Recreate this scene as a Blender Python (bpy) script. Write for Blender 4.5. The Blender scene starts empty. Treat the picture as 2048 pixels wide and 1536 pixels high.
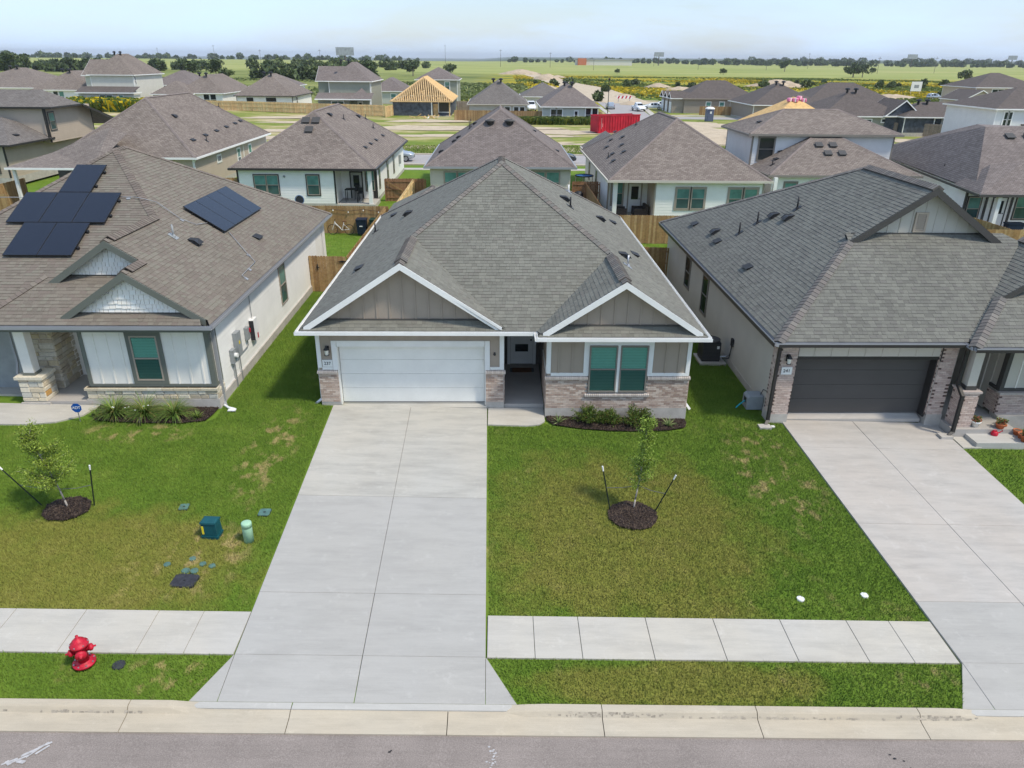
import bpy, bmesh, math, random
import numpy as np
from mathutils import Vector, Matrix
random.seed(7); np.random.seed(7)
R_ = math.radians
scene = bpy.context.scene
COL = scene.collection

# ------------------------------------------------------------------ camera
cam_d = bpy.data.cameras.new('camera'); cam = bpy.data.objects.new('camera', cam_d); COL.objects.link(cam)
cam_d.sensor_width = 36.0; cam_d.lens = 36.0*1447.3/2048; cam_d.clip_start = 0.1; cam_d.clip_end = 30000
_p, _yw, _rl = R_(24.374), R_(1.126), R_(-0.505)
_f = Vector((math.sin(_yw)*math.cos(_p), math.cos(_yw)*math.cos(_p), -math.sin(_p)))
_r = Vector((math.cos(_yw), -math.sin(_yw), 0)); _d = _f.cross(_r)
_r2 = _r*math.cos(_rl)+_d*math.sin(_rl); _d2 = -_r*math.sin(_rl)+_d*math.cos(_rl)
cam.matrix_world = Matrix(((_r2.x, -_d2.x, -_f.x, 0), (_r2.y, -_d2.y, -_f.y, 0), (_r2.z, -_d2.z, -_f.z, 10.944), (0, 0, 0, 1)))
scene.camera = cam

# ------------------------------------------------------------------ sky, sun, exposure
SUN_EL, SUN_AZ = R_(56), R_(120)           # azimuth clockwise from +Y (away from camera)
world = bpy.data.worlds.new('World'); scene.world = world; world.use_nodes = True
wn = world.node_tree; wn.nodes.clear()
w_out = wn.nodes.new('ShaderNodeOutputWorld'); w_bg = wn.nodes.new('ShaderNodeBackground')
sky = wn.nodes.new('ShaderNodeTexSky'); sky.sky_type = 'NISHITA'; sky.sun_disc = False
sky.sun_elevation = SUN_EL; sky.sun_rotation = SUN_AZ; sky.altitude = 100; sky.air_density = 1.0; sky.dust_density = 1.0; sky.ozone_density = 1.5
# thin high cloud veil over the whole dome
w_tc = wn.nodes.new('ShaderNodeTexCoord'); w_map = wn.nodes.new('ShaderNodeMapping'); w_map.inputs['Scale'].default_value = (1.2, 1.2, 6.0)
w_no = wn.nodes.new('ShaderNodeTexNoise'); w_no.inputs['Scale'].default_value = 2.2; w_no.inputs['Detail'].default_value = 7; w_no.inputs['Roughness'].default_value = 0.58
w_rp = wn.nodes.new('ShaderNodeValToRGB'); w_rp.color_ramp.elements[0].position = 0.40; w_rp.color_ramp.elements[0].color = (0.30, 0.30, 0.30, 1)
w_rp.color_ramp.elements[1].position = 0.72; w_rp.color_ramp.elements[1].color = (0.92, 0.92, 0.92, 1)
w_mix = wn.nodes.new('ShaderNodeMixRGB'); w_mix.inputs['Color2'].default_value = (4.9, 6.5, 9.1, 1)
wn.links.new(w_tc.outputs['Generated'], w_map.inputs['Vector']); wn.links.new(w_map.outputs['Vector'], w_no.inputs['Vector'])
wn.links.new(w_no.outputs['Fac'], w_rp.inputs['Fac']); wn.links.new(w_rp.outputs['Color'], w_mix.inputs['Fac'])
wn.links.new(sky.outputs['Color'], w_mix.inputs['Color1']); wn.links.new(w_mix.outputs['Color'], w_bg.inputs['Color'])
w_bg.inputs['Strength'].default_value = 0.128
wn.links.new(w_bg.outputs['Background'], w_out.inputs['Surface'])
sun_d = bpy.data.lights.new('sun', 'SUN'); sun_d.energy = 2.85; sun_d.angle = R_(6.0); sun_d.color = (1.0, 0.91, 0.76)
sun = bpy.data.objects.new('sun', sun_d); COL.objects.link(sun); sun.location = (20, -10, 40)
_sd = Vector((math.sin(SUN_AZ)*math.cos(SUN_EL), math.cos(SUN_AZ)*math.cos(SUN_EL), math.sin(SUN_EL)))
sun.rotation_euler = (-_sd).to_track_quat('-Z', 'Y').to_euler()
vs = scene.view_settings; vs.view_transform = 'Standard'; vs.look = 'None'; vs.exposure = 0.3; vs.gamma = 1.0; vs.use_curve_mapping = False
scene.cycles.use_denoising = True; scene.cycles.max_bounces = 6; scene.cycles.transparent_max_bounces = 10

# ------------------------------------------------------------------ materials
MATS = {}
def M(name): return MATS[name]
def newmat(name):
    m = bpy.data.materials.new(name); m.use_nodes = True; MATS[name] = m
    nt = m.node_tree; b = nt.nodes['Principled BSDF']; b.inputs['Specular IOR Level'].default_value = 0.3
    return m, nt, b
def mul(c, k): return tuple(min(1.0, x*k) for x in c[:3])+(1,)
def rgba(c): return tuple(c[:3])+(1,)
def noise(nt, scale, detail=4, rough=0.6, vec=None, stretch=None):
    n = nt.nodes.new('ShaderNodeTexNoise'); n.inputs['Scale'].default_value = scale; n.inputs['Detail'].default_value = detail; n.inputs['Roughness'].default_value = rough
    if vec is None: vec = nt.nodes.new('ShaderNodeNewGeometry').outputs['Position']
    if stretch:
        mp = nt.nodes.new('ShaderNodeMapping'); mp.inputs['Scale'].default_value = stretch; nt.links.new(vec, mp.inputs['Vector']); vec = mp.outputs['Vector']
    nt.links.new(vec, n.inputs['Vector']); return n.outputs['Fac']
def ramp(nt, fac, stops):
    r = nt.nodes.new('ShaderNodeValToRGB'); el = r.color_ramp.elements
    while len(el) < len(stops): el.new(0.5)
    for e, (p, c) in zip(el, stops): e.position = p; e.color = rgba(c) if not isinstance(c, float) else (c, c, c, 1)
    nt.links.new(fac, r.inputs['Fac']); return r.outputs['Color']
def mixc(nt, fac, a, b, mode='MIX'):
    x = nt.nodes.new('ShaderNodeMixRGB'); x.blend_type = mode
    for s, v in (('Fac', fac), ('Color1', a), ('Color2', b)):
        if hasattr(v, 'links'): nt.links.new(v, x.inputs[s])
        elif isinstance(v, (int, float)): x.inputs[s].default_value = v
        else: x.inputs[s].default_value = rgba(v)
    return x.outputs['Color']
def bump(nt, b, h, strength=0.3, dist=0.02):
    n = nt.nodes.new('ShaderNodeBump'); n.inputs['Strength'].default_value = strength; n.inputs['Distance'].default_value = dist
    nt.links.new(h, n.inputs['Height']); nt.links.new(n.outputs['Normal'], b.inputs['Normal'])
def simple(name, c, rough=0.7, var=0.12, scale=3.0, metal=0.0, fine=0.0, spec=0.3):
    m, nt, b = newmat(name)
    col = ramp(nt, noise(nt, scale), [(0.3, mul(c, 1-var)), (0.7, mul(c, 1+var))])
    if fine: col = mixc(nt, 1.0, col, ramp(nt, noise(nt, 60, 2), [(0.3, 1-fine), (0.7, 1+fine*0.4)]), 'MULTIPLY')
    nt.links.new(col, b.inputs['Base Color']); b.inputs['Roughness'].default_value = rough; b.inputs['Metallic'].default_value = metal; b.inputs['Specular IOR Level'].default_value = spec
    return m
def attrmat(name, rough=0.9, fine=0.25, fscale=70, bmp=0.0, low=0.12, lscale=0.5):
    m, nt, b = newmat(name)
    a = nt.nodes.new('ShaderNodeAttribute'); a.attribute_name = 'Col'
    col = mixc(nt, 1.0, a.outputs['Color'], ramp(nt, noise(nt, fscale, 3, 0.7), [(0.25, 1-fine), (0.75, 1.0)]), 'MULTIPLY')
    col = mixc(nt, 1.0, col, ramp(nt, noise(nt, lscale, 3), [(0.3, 1-low), (0.7, 1.0)]), 'MULTIPLY')
    nt.links.new(col, b.inputs['Base Color']); b.inputs['Roughness'].default_value = rough
    if bmp: bump(nt, b, noise(nt, fscale, 3), bmp, 0.01)
    return m
attrmat('shingle', 0.95, 0.35, 55, 0.3)
attrmat('brick', 0.9, 0.35, 45, 0.3); attrmat('stone', 0.9, 0.28, 14, 0.6)
attrmat('picket', 0.85, 0.4, 9, 0.2, 0.25, 1.2)
attrmat('leaf', 0.6, 0.2, 3, 0, 0.1)
def paint(name, c, rough=0.55, var=0.05): return simple(name, c, rough, var, 1.2, 0, 0.06)
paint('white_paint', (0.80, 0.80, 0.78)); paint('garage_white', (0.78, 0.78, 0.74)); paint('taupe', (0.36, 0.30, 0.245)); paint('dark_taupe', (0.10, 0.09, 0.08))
paint('off_white_board', (0.82, 0.79, 0.735)); paint('green_grey_trim', (0.145, 0.155, 0.135)); paint('greige', (0.53, 0.50, 0.445)); paint('black_trim', (0.035, 0.033, 0.032), 0.4)
paint('charcoal_door', (0.075, 0.072, 0.07), 0.5); paint('white_siding', (0.83, 0.82, 0.785)); paint('tan_siding', (0.47, 0.39, 0.31)); paint('beige_siding', (0.56, 0.52, 0.44)); paint('cool_white', (0.66, 0.67, 0.67))
paint('sage', (0.29, 0.30, 0.25)); paint('pale_sage', (0.50, 0.52, 0.47)); paint('cream', (0.62, 0.60, 0.53)); paint('taupe_far', (0.30, 0.255, 0.215)); paint('tan_trim', (0.35, 0.30, 0.25)); paint('bronze_frame', (0.22, 0.20, 0.175)); paint('grey_door', (0.42, 0.42, 0.41))
paint('dark_grey_trim', (0.07, 0.066, 0.062)); paint('gutter_grey', (0.30, 0.31, 0.33), 0.35)
simple('house_wrap', (0.07, 0.08, 0.10), 0.7, 0.5, 1.6)
simple('osb', (0.62, 0.40, 0.17), 0.85, 0.18, 2.5); simple('lumber', (0.68, 0.47, 0.24), 0.8, 0.2, 2.0)
simple('black_metal', (0.02, 0.02, 0.022), 0.45, 0.2); simple('black_plastic', (0.03, 0.032, 0.037), 0.5, 0.2); simple('galvanised', (0.42, 0.43, 0.45), 0.4, 0.15, 8, 0.7); simple('grey_box', (0.28, 0.30, 0.31), 0.5, 0.1)
simple('red_paint', (0.52, 0.012, 0.035), 0.5, 0.28, 9, 0, 0.3, 0.35); simple('container_red', (0.42, 0.012, 0.03), 0.6, 0.3, 0.8)
simple('teal_plastic', (0.008, 0.075, 0.09), 0.5, 0.2, 5); simple('pale_green_plastic', (0.34, 0.55, 0.38), 0.5, 0.08); simple('green_lid', (0.085, 0.17, 0.15), 0.7, 0.25, 6); simple('meter_lid', (0.035, 0.036, 0.045), 0.8, 0.3, 9)
simple('yellow_sticker', (0.75, 0.6, 0.03), 0.6, 0.05); simple('white_plastic', (0.78, 0.78, 0.76), 0.45, 0.08); simple('blue_sign', (0.01, 0.08, 0.33), 0.4, 0.05); simple('ink', (0.02, 0.02, 0.02), 0.7, 0.05)
simple('terracotta', (0.50, 0.15, 0.06), 0.85, 0.2, 9); simple('bark', (0.25, 0.20, 0.16), 0.95, 0.35, 12); simple('pale_bark', (0.38, 0.34, 0.30), 0.95, 0.3, 12); simple('rubber', (0.018, 0.018, 0.018), 0.8, 0.2); simple('alloy', (0.45, 0.46, 0.47), 0.3, 0.1, 3, 0.8)
simple('wicker', (0.055, 0.042, 0.036), 0.85, 0.4, 18); simple('cushion', (0.07, 0.068, 0.075), 0.9, 0.15); simple('pink_wrap', (0.72, 0.22, 0.36), 0.6, 0.35, 3); simple('mat_fibre', (0.16, 0.075, 0.04), 0.95, 0.3, 20); simple('blue_fabric', (0.03, 0.12, 0.30), 0.8, 0.2); simple('bin_blue', (0.012, 0.022, 0.045), 0.5, 0.2); simple('bin_green', (0.01, 0.04, 0.03), 0.5, 0.2)
simple('soil', (0.15, 0.10, 0.07), 0.95, 0.3, 3); simple('chalk', (0.44, 0.43, 0.43), 0.9, 0.2, 12)
simple('car_silver', (0.46, 0.50, 0.54), 0.25, 0.04, 2, 0.6, 0, 0.6); simple('car_white', (0.78, 0.79, 0.8), 0.25, 0.03, 2, 0, 0, 0.6); simple('car_dark', (0.05, 0.055, 0.07), 0.25, 0.05, 2, 0.3, 0, 0.6); simple('lamp_red', (0.4, 0.01, 0.01), 0.3, 0.05)
simple('blind', (0.74, 0.76, 0.72), 0.6, 0.04); simple('interior', (0.03, 0.03, 0.03), 0.9, 0.1); simple('potty_blue', (0.10, 0.12, 0.19), 0.5, 0.1); simple('concrete_wall', (0.46, 0.43, 0.39), 0.9, 0.15, 2.5, 0, 0.15)
simple('mortar', (0.46, 0.42, 0.38), 0.95, 0.1, 8); simple('stone_mortar', (0.55, 0.50, 0.43), 0.95, 0.1, 8); simple('underlay', (0.06, 0.058, 0.055), 0.95, 0.1); simple('cap_vent', (0.028, 0.028, 0.03), 0.6, 0.2)
simple('dirt_mound', (0.44, 0.35, 0.25), 0.95, 0.2, 0.6); simple('hose', (0.0, 0.35, 0.42), 0.5, 0.1); simple('bike_white', (0.75, 0.74, 0.73), 0.35, 0.04); simple('billboard_face', (0.30, 0.32, 0.35), 0.6, 0.3, 0.4); simple('pole_wood', (0.12, 0.10, 0.085), 0.9, 0.2)
simple('steel_green', (0.02, 0.03, 0.022), 0.6, 0.3, 20); simple('rope', (0.12, 0.12, 0.13), 0.9, 0.1); simple('bulb', (0.7, 0.68, 0.6), 0.3, 0.05); simple('copper_line', (0.03, 0.03, 0.03), 0.6, 0.1)
# window glass: tinted coated pane (upper) and the same behind insect screen (lower)
def glassmat(name, tint, gl, alpha):
    m, nt, b = newmat(name); nt.nodes.remove(b); out = nt.nodes['Material Output']
    tr = nt.nodes.new('ShaderNodeBsdfTransparent'); tr.inputs['Color'].default_value = rgba(tint)
    df = nt.nodes.new('ShaderNodeBsdfDiffuse'); df.inputs['Color'].default_value = rgba(gl)
    g = nt.nodes.new('ShaderNodeBsdfGlossy'); g.inputs['Roughness'].default_value = 0.02
    fr = nt.nodes.new('ShaderNodeFresnel'); fr.inputs['IOR'].default_value = 1.5
    m0 = nt.nodes.new('ShaderNodeMixShader'); m0.inputs['Fac'].default_value = alpha; nt.links.new(tr.outputs[0], m0.inputs[1]); nt.links.new(df.outputs[0], m0.inputs[2])
    mx = nt.nodes.new('ShaderNodeMixShader'); nt.links.new(fr.outputs[0], mx.inputs['Fac']); nt.links.new(m0.outputs[0], mx.inputs[1]); nt.links.new(g.outputs[0], mx.inputs[2]); nt.links.new(mx.outputs[0], out.inputs['Surface'])
glassmat('glass_clear_teal', (0.60, 0.96, 0.85), (0.16, 0.42, 0.35), 0.45)
glassmat('glass_screened', (0.36, 0.68, 0.62), (0.05, 0.115, 0.105), 0.5)
def opaque_glass(name, c):
    m, nt, b = newmat(name); nt.links.new(ramp(nt, noise(nt, 1.3, 2), [(0.3, mul(c, 0.7)), (0.7, mul(c, 1.25))]), b.inputs['Base Color']); b.inputs['Roughness'].default_value = 0.06; b.inputs['Specular IOR Level'].default_value = 0.5
opaque_glass('pane_teal', (0.12, 0.27, 0.235)); opaque_glass('pane_teal_screen', (0.05, 0.10, 0.095)); opaque_glass('pane_dark', (0.02, 0.026, 0.028)); opaque_glass('car_glass', (0.015, 0.018, 0.02))
def solar_mat():
    m, nt, b = newmat('solar_cell')
    ge = nt.nodes.new('ShaderNodeTexCoord'); br = nt.nodes.new('ShaderNodeTexBrick'); br.offset = 0
    uv = nt.nodes.new('ShaderNodeUVMap'); nt.links.new(uv.outputs[0], br.inputs['Vector'])
    br.inputs['Color1'].default_value = (0.006, 0.009, 0.02, 1); br.inputs['Color2'].default_value = (0.008, 0.011, 0.024, 1); br.inputs['Mortar'].default_value = (0.004, 0.005, 0.01, 1)
    br.inputs['Scale'].default_value = 1.0; br.inputs['Brick Width'].default_value = 0.16; br.inputs['Row Height'].default_value = 0.08; br.inputs['Mortar Size'].default_value = 0.004
    nt.links.new(br.outputs['Color'], b.inputs['Base Color']); b.inputs['Roughness'].default_value = 0.22; b.inputs['Specular IOR Level'].default_value = 0.45
solar_mat()
def concrete(name, base, warm, stain=0.25, sc=0.6):
    m, nt, b = newmat(name)
    c = mixc(nt, noise(nt, sc, 5, 0.65), mul(base, 0.93), mul(base, 1.06))
    c = mixc(nt, ramp(nt, noise(nt, 0.33, 4, 0.6, None, (1.0, 0.55, 1)), [(0.36, 0.0), (0.66, 0.95)]), c, warm)
    c = mixc(nt, ramp(nt, noise(nt, 1.4, 5, 0.7, None, (0.5, 2.2, 1)), [(0.42, 0.0), (0.8, stain)]), c, mul(base, 0.55))
    c = mixc(nt, 1.0, c, ramp(nt, noise(nt, 9, 3, 0.6, None, (0.12, 6, 1)), [(0.3, 0.94), (0.7, 1.0)]), 'MULTIPLY')
    c = mixc(nt, 1.0, c, ramp(nt, noise(nt, 90, 2), [(0.2, 0.88), (0.6, 1.0)]), 'MULTIPLY')
    c = mixc(nt, ramp(nt, noise(nt, 2.6, 6, 0.8), [(0.57, 0.0), (0.75, 0.5)]), c, mul(base, 1.25))
    c = mixc(nt, ramp(nt, noise(nt, 7.0, 4, 0.75), [(0.66, 0.0), (0.8, stain)]), c, mul(base, 0.6))
    nt.links.new(c, b.inputs['Base Color']); b.inputs['Roughness'].default_value = 0.9; bump(nt, b, noise(nt, 120, 2), 0.15, 0.004)
concrete('concrete_new', (0.425, 0.412, 0.385), (0.415, 0.398, 0.365), 0.36)
concrete('concrete_old', (0.465, 0.45, 0.41), (0.485, 0.455, 0.395), 0.62)
concrete('concrete_walk', (0.49, 0.468, 0.425), (0.52, 0.48, 0.405), 0.45)
concrete('concrete_pink', (0.475, 0.452, 0.42), (0.485, 0.44, 0.39), 0.5)
concrete('concrete_kerb', (0.50, 0.445, 0.355), (0.50, 0.43, 0.325), 0.5)
concrete('concrete_lip', (0.50, 0.485, 0.45), (0.48, 0.46, 0.42), 0.4)
concrete('concrete_porch', (0.40, 0.38, 0.355), (0.44, 0.40, 0.36), 0.25)
def asphalt():
    m, nt, b = newmat('asphalt')
    c = ramp(nt, noise(nt, 45, 4, 0.75), [(0.25, (0.175, 0.146, 0.130)), (0.5, (0.262, 0.224, 0.200)), (0.78, (0.40, 0.35, 0.32))])
    c = mixc(nt, 1.0, c, ramp(nt, noise(nt, 0.8, 5), [(0.3, 0.85), (0.7, 1.08)]), 'MULTIPLY')
    c = mixc(nt, 1.0, c, ramp(nt, noise(nt, 3, 4, 0.7, None, (0.1, 2.5, 1)), [(0.3, 0.9), (0.75, 1.06)]), 'MULTIPLY')
    nt.links.new(c, b.inputs['Base Color']); b.inputs['Roughness'].default_value = 0.95; bump(nt, b, noise(nt, 120, 3), 0.5, 0.006)
asphalt(); simple('asphalt_far', (0.34, 0.32, 0.31), 0.95, 0.08, 0.5)
def mathn(nt, op, a, b=None, clamp=False):
    n = nt.nodes.new('ShaderNodeMath'); n.operation = op; n.use_clamp = clamp
    for i, v in enumerate((a, b)):
        if v is None: continue
        if hasattr(v, 'links'): nt.links.new(v, n.inputs[i])
        else: n.inputs[i].default_value = v
    return n.outputs[0]
def lawn_color(nt):
    pos = nt.nodes.new('ShaderNodeNewGeometry').outputs['Position']
    sp = nt.nodes.new('ShaderNodeSeparateXYZ'); nt.links.new(pos, sp.inputs[0]); X, Y = sp.outputs[0], sp.outputs[1]
    green = ramp(nt, noise(nt, 1.1, 5, 0.65, pos), [(0.25, (0.098, 0.180, 0.020)), (0.55, (0.138, 0.224, 0.028)), (0.8, (0.195, 0.268, 0.044))])
    olive = ramp(nt, noise(nt, 1.5, 6, 0.7, pos), [(0.25, (0.180, 0.212, 0.036)), (0.55, (0.225, 0.230, 0.048)), (0.82, (0.28, 0.258, 0.074))])
    # thin, half dormant turf fills the middle of the front lawns
    dx = mathn(nt, 'DIVIDE', mathn(nt, 'SUBTRACT', X, 3.3), 4.3); dy = mathn(nt, 'DIVIDE', mathn(nt, 'SUBTRACT', Y, 15.6), 4.6)
    r1 = mathn(nt, 'ADD', mathn(nt, 'MULTIPLY', dx, dx), mathn(nt, 'MULTIPLY', dy, dy))
    dx2 = mathn(nt, 'DIVIDE', mathn(nt, 'ADD', X, 10.0), 5.0); dy2 = mathn(nt, 'DIVIDE', mathn(nt, 'SUBTRACT', Y, 14.2), 2.6)
    r2 = mathn(nt, 'ADD', mathn(nt, 'MULTIPLY', dx2, dx2), mathn(nt, 'MULTIPLY', dy2, dy2))
    dx3 = mathn(nt, 'DIVIDE', mathn(nt, 'SUBTRACT', X, 3.6), 3.6); dy3 = mathn(nt, 'DIVIDE', mathn(nt, 'SUBTRACT', Y, 10.8), 0.7)
    r3 = mathn(nt, 'ADD', mathn(nt, 'MULTIPLY', dx3, dx3), mathn(nt, 'MULTIPLY', dy3, dy3))
    r = mathn(nt, 'MINIMUM', mathn(nt, 'MINIMUM', r1, r2), r3)
    r = mathn(nt, 'ADD', r, mathn(nt, 'MULTIPLY', mathn(nt, 'SUBTRACT', noise(nt, 0.9, 4, 0.6, pos), 0.5), 1.8))
    dry = ramp(nt, r, [(0.35, 1.0), (0.95, 0.0)])
    c = mixc(nt, dry, green, olive)
    # bleached patches
    st = ramp(nt, noise(nt, 0.75, 5, 0.7, pos, (1.3, 0.6, 1)), [(0.60, 0.0), (0.76, 0.6)])
    st2 = ramp(nt, noise(nt, 4, 3, 0.6, pos, (0.5, 1.6, 1)), [(0.42, 0.0), (0.62, 1.0)])
    c = mixc(nt, mathn(nt, 'MULTIPLY', st, st2), c, (0.56, 0.42, 0.19))
    for cx_, cy_, rx_e, ry_e in ((8.3, 18.6, 1.5, 3.4), (-11.4, 20.3, 1.9, 0.7), (-7.2, 14.4, 1.2, 1.6), (-6.5, 10.9, 1.1, 0.7), (8.9, 11.0, 0.7, 0.4), (-7.0, 19.5, 0.9, 3.0)):
        ex = mathn(nt, 'DIVIDE', mathn(nt, 'SUBTRACT', X, cx_), rx_e); ey = mathn(nt, 'DIVIDE', mathn(nt, 'SUBTRACT', Y, cy_), ry_e)
        re = mathn(nt, 'ADD', mathn(nt, 'MULTIPLY', ex, ex), mathn(nt, 'MULTIPLY', ey, ey))
        mk_ = mathn(nt, 'MULTIPLY', ramp(nt, re, [(0.3, 1.0), (1.0, 0.0)]), ramp(nt, noise(nt, 2.6, 4, 0.6, pos, (1.0, 0.7, 1)), [(0.52, 0.0), (0.62, 0.75)]))
        c = mixc(nt, mk_, c, (0.48, 0.365, 0.17))
    return c, X, Y, pos
def lawn_mats():
    m, nt, b = newmat('grass_blade'); c, X, Y, pos = lawn_color(nt)
    hs = nt.nodes.new('ShaderNodeAttribute'); hs.attribute_name = 'Col'
    c = mixc(nt, 1.0, c, hs.outputs['Color'], 'MULTIPLY'); nt.links.new(c, b.inputs['Base Color']); b.inputs['Roughness'].default_value = 0.75; b.inputs['Specular IOR Level'].default_value = 0.15
    gn = nt.nodes.new('ShaderNodeNewGeometry'); va = nt.nodes.new('ShaderNodeVectorMath'); va.operation = 'MULTIPLY_ADD'; va.inputs[1].default_value = (0.45, 0.45, 0.45); va.inputs[2].default_value = (0, 0, 0.9)
    vn = nt.nodes.new('ShaderNodeVectorMath'); vn.operation = 'NORMALIZE'; nt.links.new(gn.outputs['Normal'], va.inputs[0]); nt.links.new(va.outputs[0], vn.inputs[0]); nt.links.new(vn.outputs[0], b.inputs['Normal'])
    m, nt, b = newmat('ground'); c, X, Y, pos = lawn_color(nt)
    c = mixc(nt, 1.0, c, ramp(nt, noise(nt, 40, 3, 0.7, pos), [(0.3, 0.85), (0.7, 1.0)]), 'MULTIPLY')
    weeds = ramp(nt, noise(nt, 0.13, 7, 0.72, pos, (0.5, 1.3, 1)), [(0.36, (0.13, 0.185, 0.03)), (0.47, (0.20, 0.235, 0.05)), (0.54, (0.33, 0.30, 0.12)), (0.62, (0.50, 0.41, 0.27))])
    wild = ramp(nt, noise(nt, 0.035, 7, 0.72, pos), [(0.33, (0.085, 0.135, 0.02)), (0.46, (0.145, 0.18, 0.025)), (0.53, (0.40, 0.30, 0.012)), (0.60, (0.17, 0.20, 0.03)), (0.70, (0.42, 0.35, 0.22))])
    hay = ramp(nt, noise(nt, 0.012, 6, 0.65, pos, (0.5, 1.6, 1)), [(0.33, (0.20, 0.24, 0.06)), (0.5, (0.29, 0.315, 0.095)), (0.66, (0.37, 0.355, 0.14))])
    def step(v, a, b2): 
        mr = nt.nodes.new('ShaderNodeMapRange'); mr.inputs['From Min'].default_value = a; mr.inputs['From Max'].default_value = b2; nt.links.new(v, mr.inputs['Value']); return mr.outputs[0]
    yj = mathn(nt, 'ADD', Y, mathn(nt, 'MULTIPLY', mathn(nt, 'SUBTRACT', noise(nt, 0.02, 4, 0.6, pos), 0.5), 70))
    mead = ramp(nt, noise(nt, 0.02, 6, 0.7, pos), [(0.33, (0.11, 0.14, 0.035)), (0.5, (0.19, 0.215, 0.06)), (0.66, (0.28, 0.28, 0.10))])
    xj = mathn(nt, 'ADD', X, mathn(nt, 'MULTIPLY', mathn(nt, 'SUBTRACT', noise(nt, 0.03, 3, 0.6, pos), 0.5), 40))
    far = mixc(nt, step(yj, 165, 195), weeds, mixc(nt, step(xj, -14, 4), mead, wild))
    far = mixc(nt, step(mathn(nt, 'ADD', yj, mathn(nt, 'MULTIPLY', mathn(nt, 'MAXIMUM', mathn(nt, 'SUBTRACT', X, 60.0), 0.0), 0.35)), 480, 560), far, hay)
    far = mixc(nt, step(yj, 2000, 2600), far, (0.06, 0.085, 0.035))
    gstrip = mathn(nt, 'MULTIPLY', step(yj, 91, 92), step(mathn(nt, 'ADD', Y, mathn(nt, 'MULTIPLY', noise(nt, 0.12, 4, 0.6, pos), 12)), 112, 107))
    far = mixc(nt, mathn(nt, 'MULTIPLY', gstrip, 0.85), far, ramp(nt, noise(nt, 0.5, 5, 0.7, pos), [(0.3, (0.13, 0.20, 0.03)), (0.6, (0.20, 0.26, 0.045)), (0.75, (0.36, 0.33, 0.12))]))
    c = mixc(nt, step(Y, 88, 90), c, far)
    nt.links.new(c, b.inputs['Base Color']); b.inputs['Roughness'].default_value = 0.95; b.inputs['Specular IOR Level'].default_value = 0.1
lawn_mats()
simple('mulch_base', (0.035, 0.024, 0.02), 0.95, 0.4, 14); attrmat('mulch_chip', 0.9, 0.3, 30)
def far_shingle(name, c1, c2, mort):
    m, nt, b = newmat(name); uv = nt.nodes.new('ShaderNodeUVMap'); br = nt.nodes.new('ShaderNodeTexBrick'); nt.links.new(uv.outputs[0], br.inputs['Vector'])
    br.inputs['Color1'].default_value = rgba(c1); br.inputs['Color2'].default_value = rgba(c2); br.inputs['Mortar'].default_value = rgba(mort); br.inputs['Scale'].default_value = 1.0
    br.inputs['Brick Width'].default_value = 0.28; br.inputs['Row Height'].default_value = 0.145; br.inputs['Mortar Size'].default_value = 0.012; br.inputs['Bias'].default_value = 0.0
    c = mixc(nt, 1.0, br.outputs['Color'], ramp(nt, noise(nt, 2.2, 6, 0.8), [(0.25, 0.78), (0.75, 1.12)]), 'MULTIPLY')
    c = mixc(nt, 1.0, c, ramp(nt, noise(nt, 0.25, 3), [(0.3, 0.9), (0.7, 1.05)]), 'MULTIPLY')
    nt.links.new(c, b.inputs['Base Color']); b.inputs['Roughness'].default_value = 0.95; bump(nt, b, br.outputs['Fac'], -0.5, 0.02)
far_shingle('roof_brown', (0.271, 0.229, 0.196), (0.183, 0.149, 0.13), (0.099, 0.081, 0.07))
far_shingle('roof_mauve', (0.239, 0.202, 0.187), (0.168, 0.14, 0.13), (0.097, 0.081, 0.072))
far_shingle('roof_grey', (0.212, 0.192, 0.177), (0.153, 0.136, 0.125), (0.09, 0.08, 0.073))
far_shingle('roof_dark', (0.153, 0.127, 0.116), (0.113, 0.094, 0.084), (0.068, 0.057, 0.053))

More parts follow.
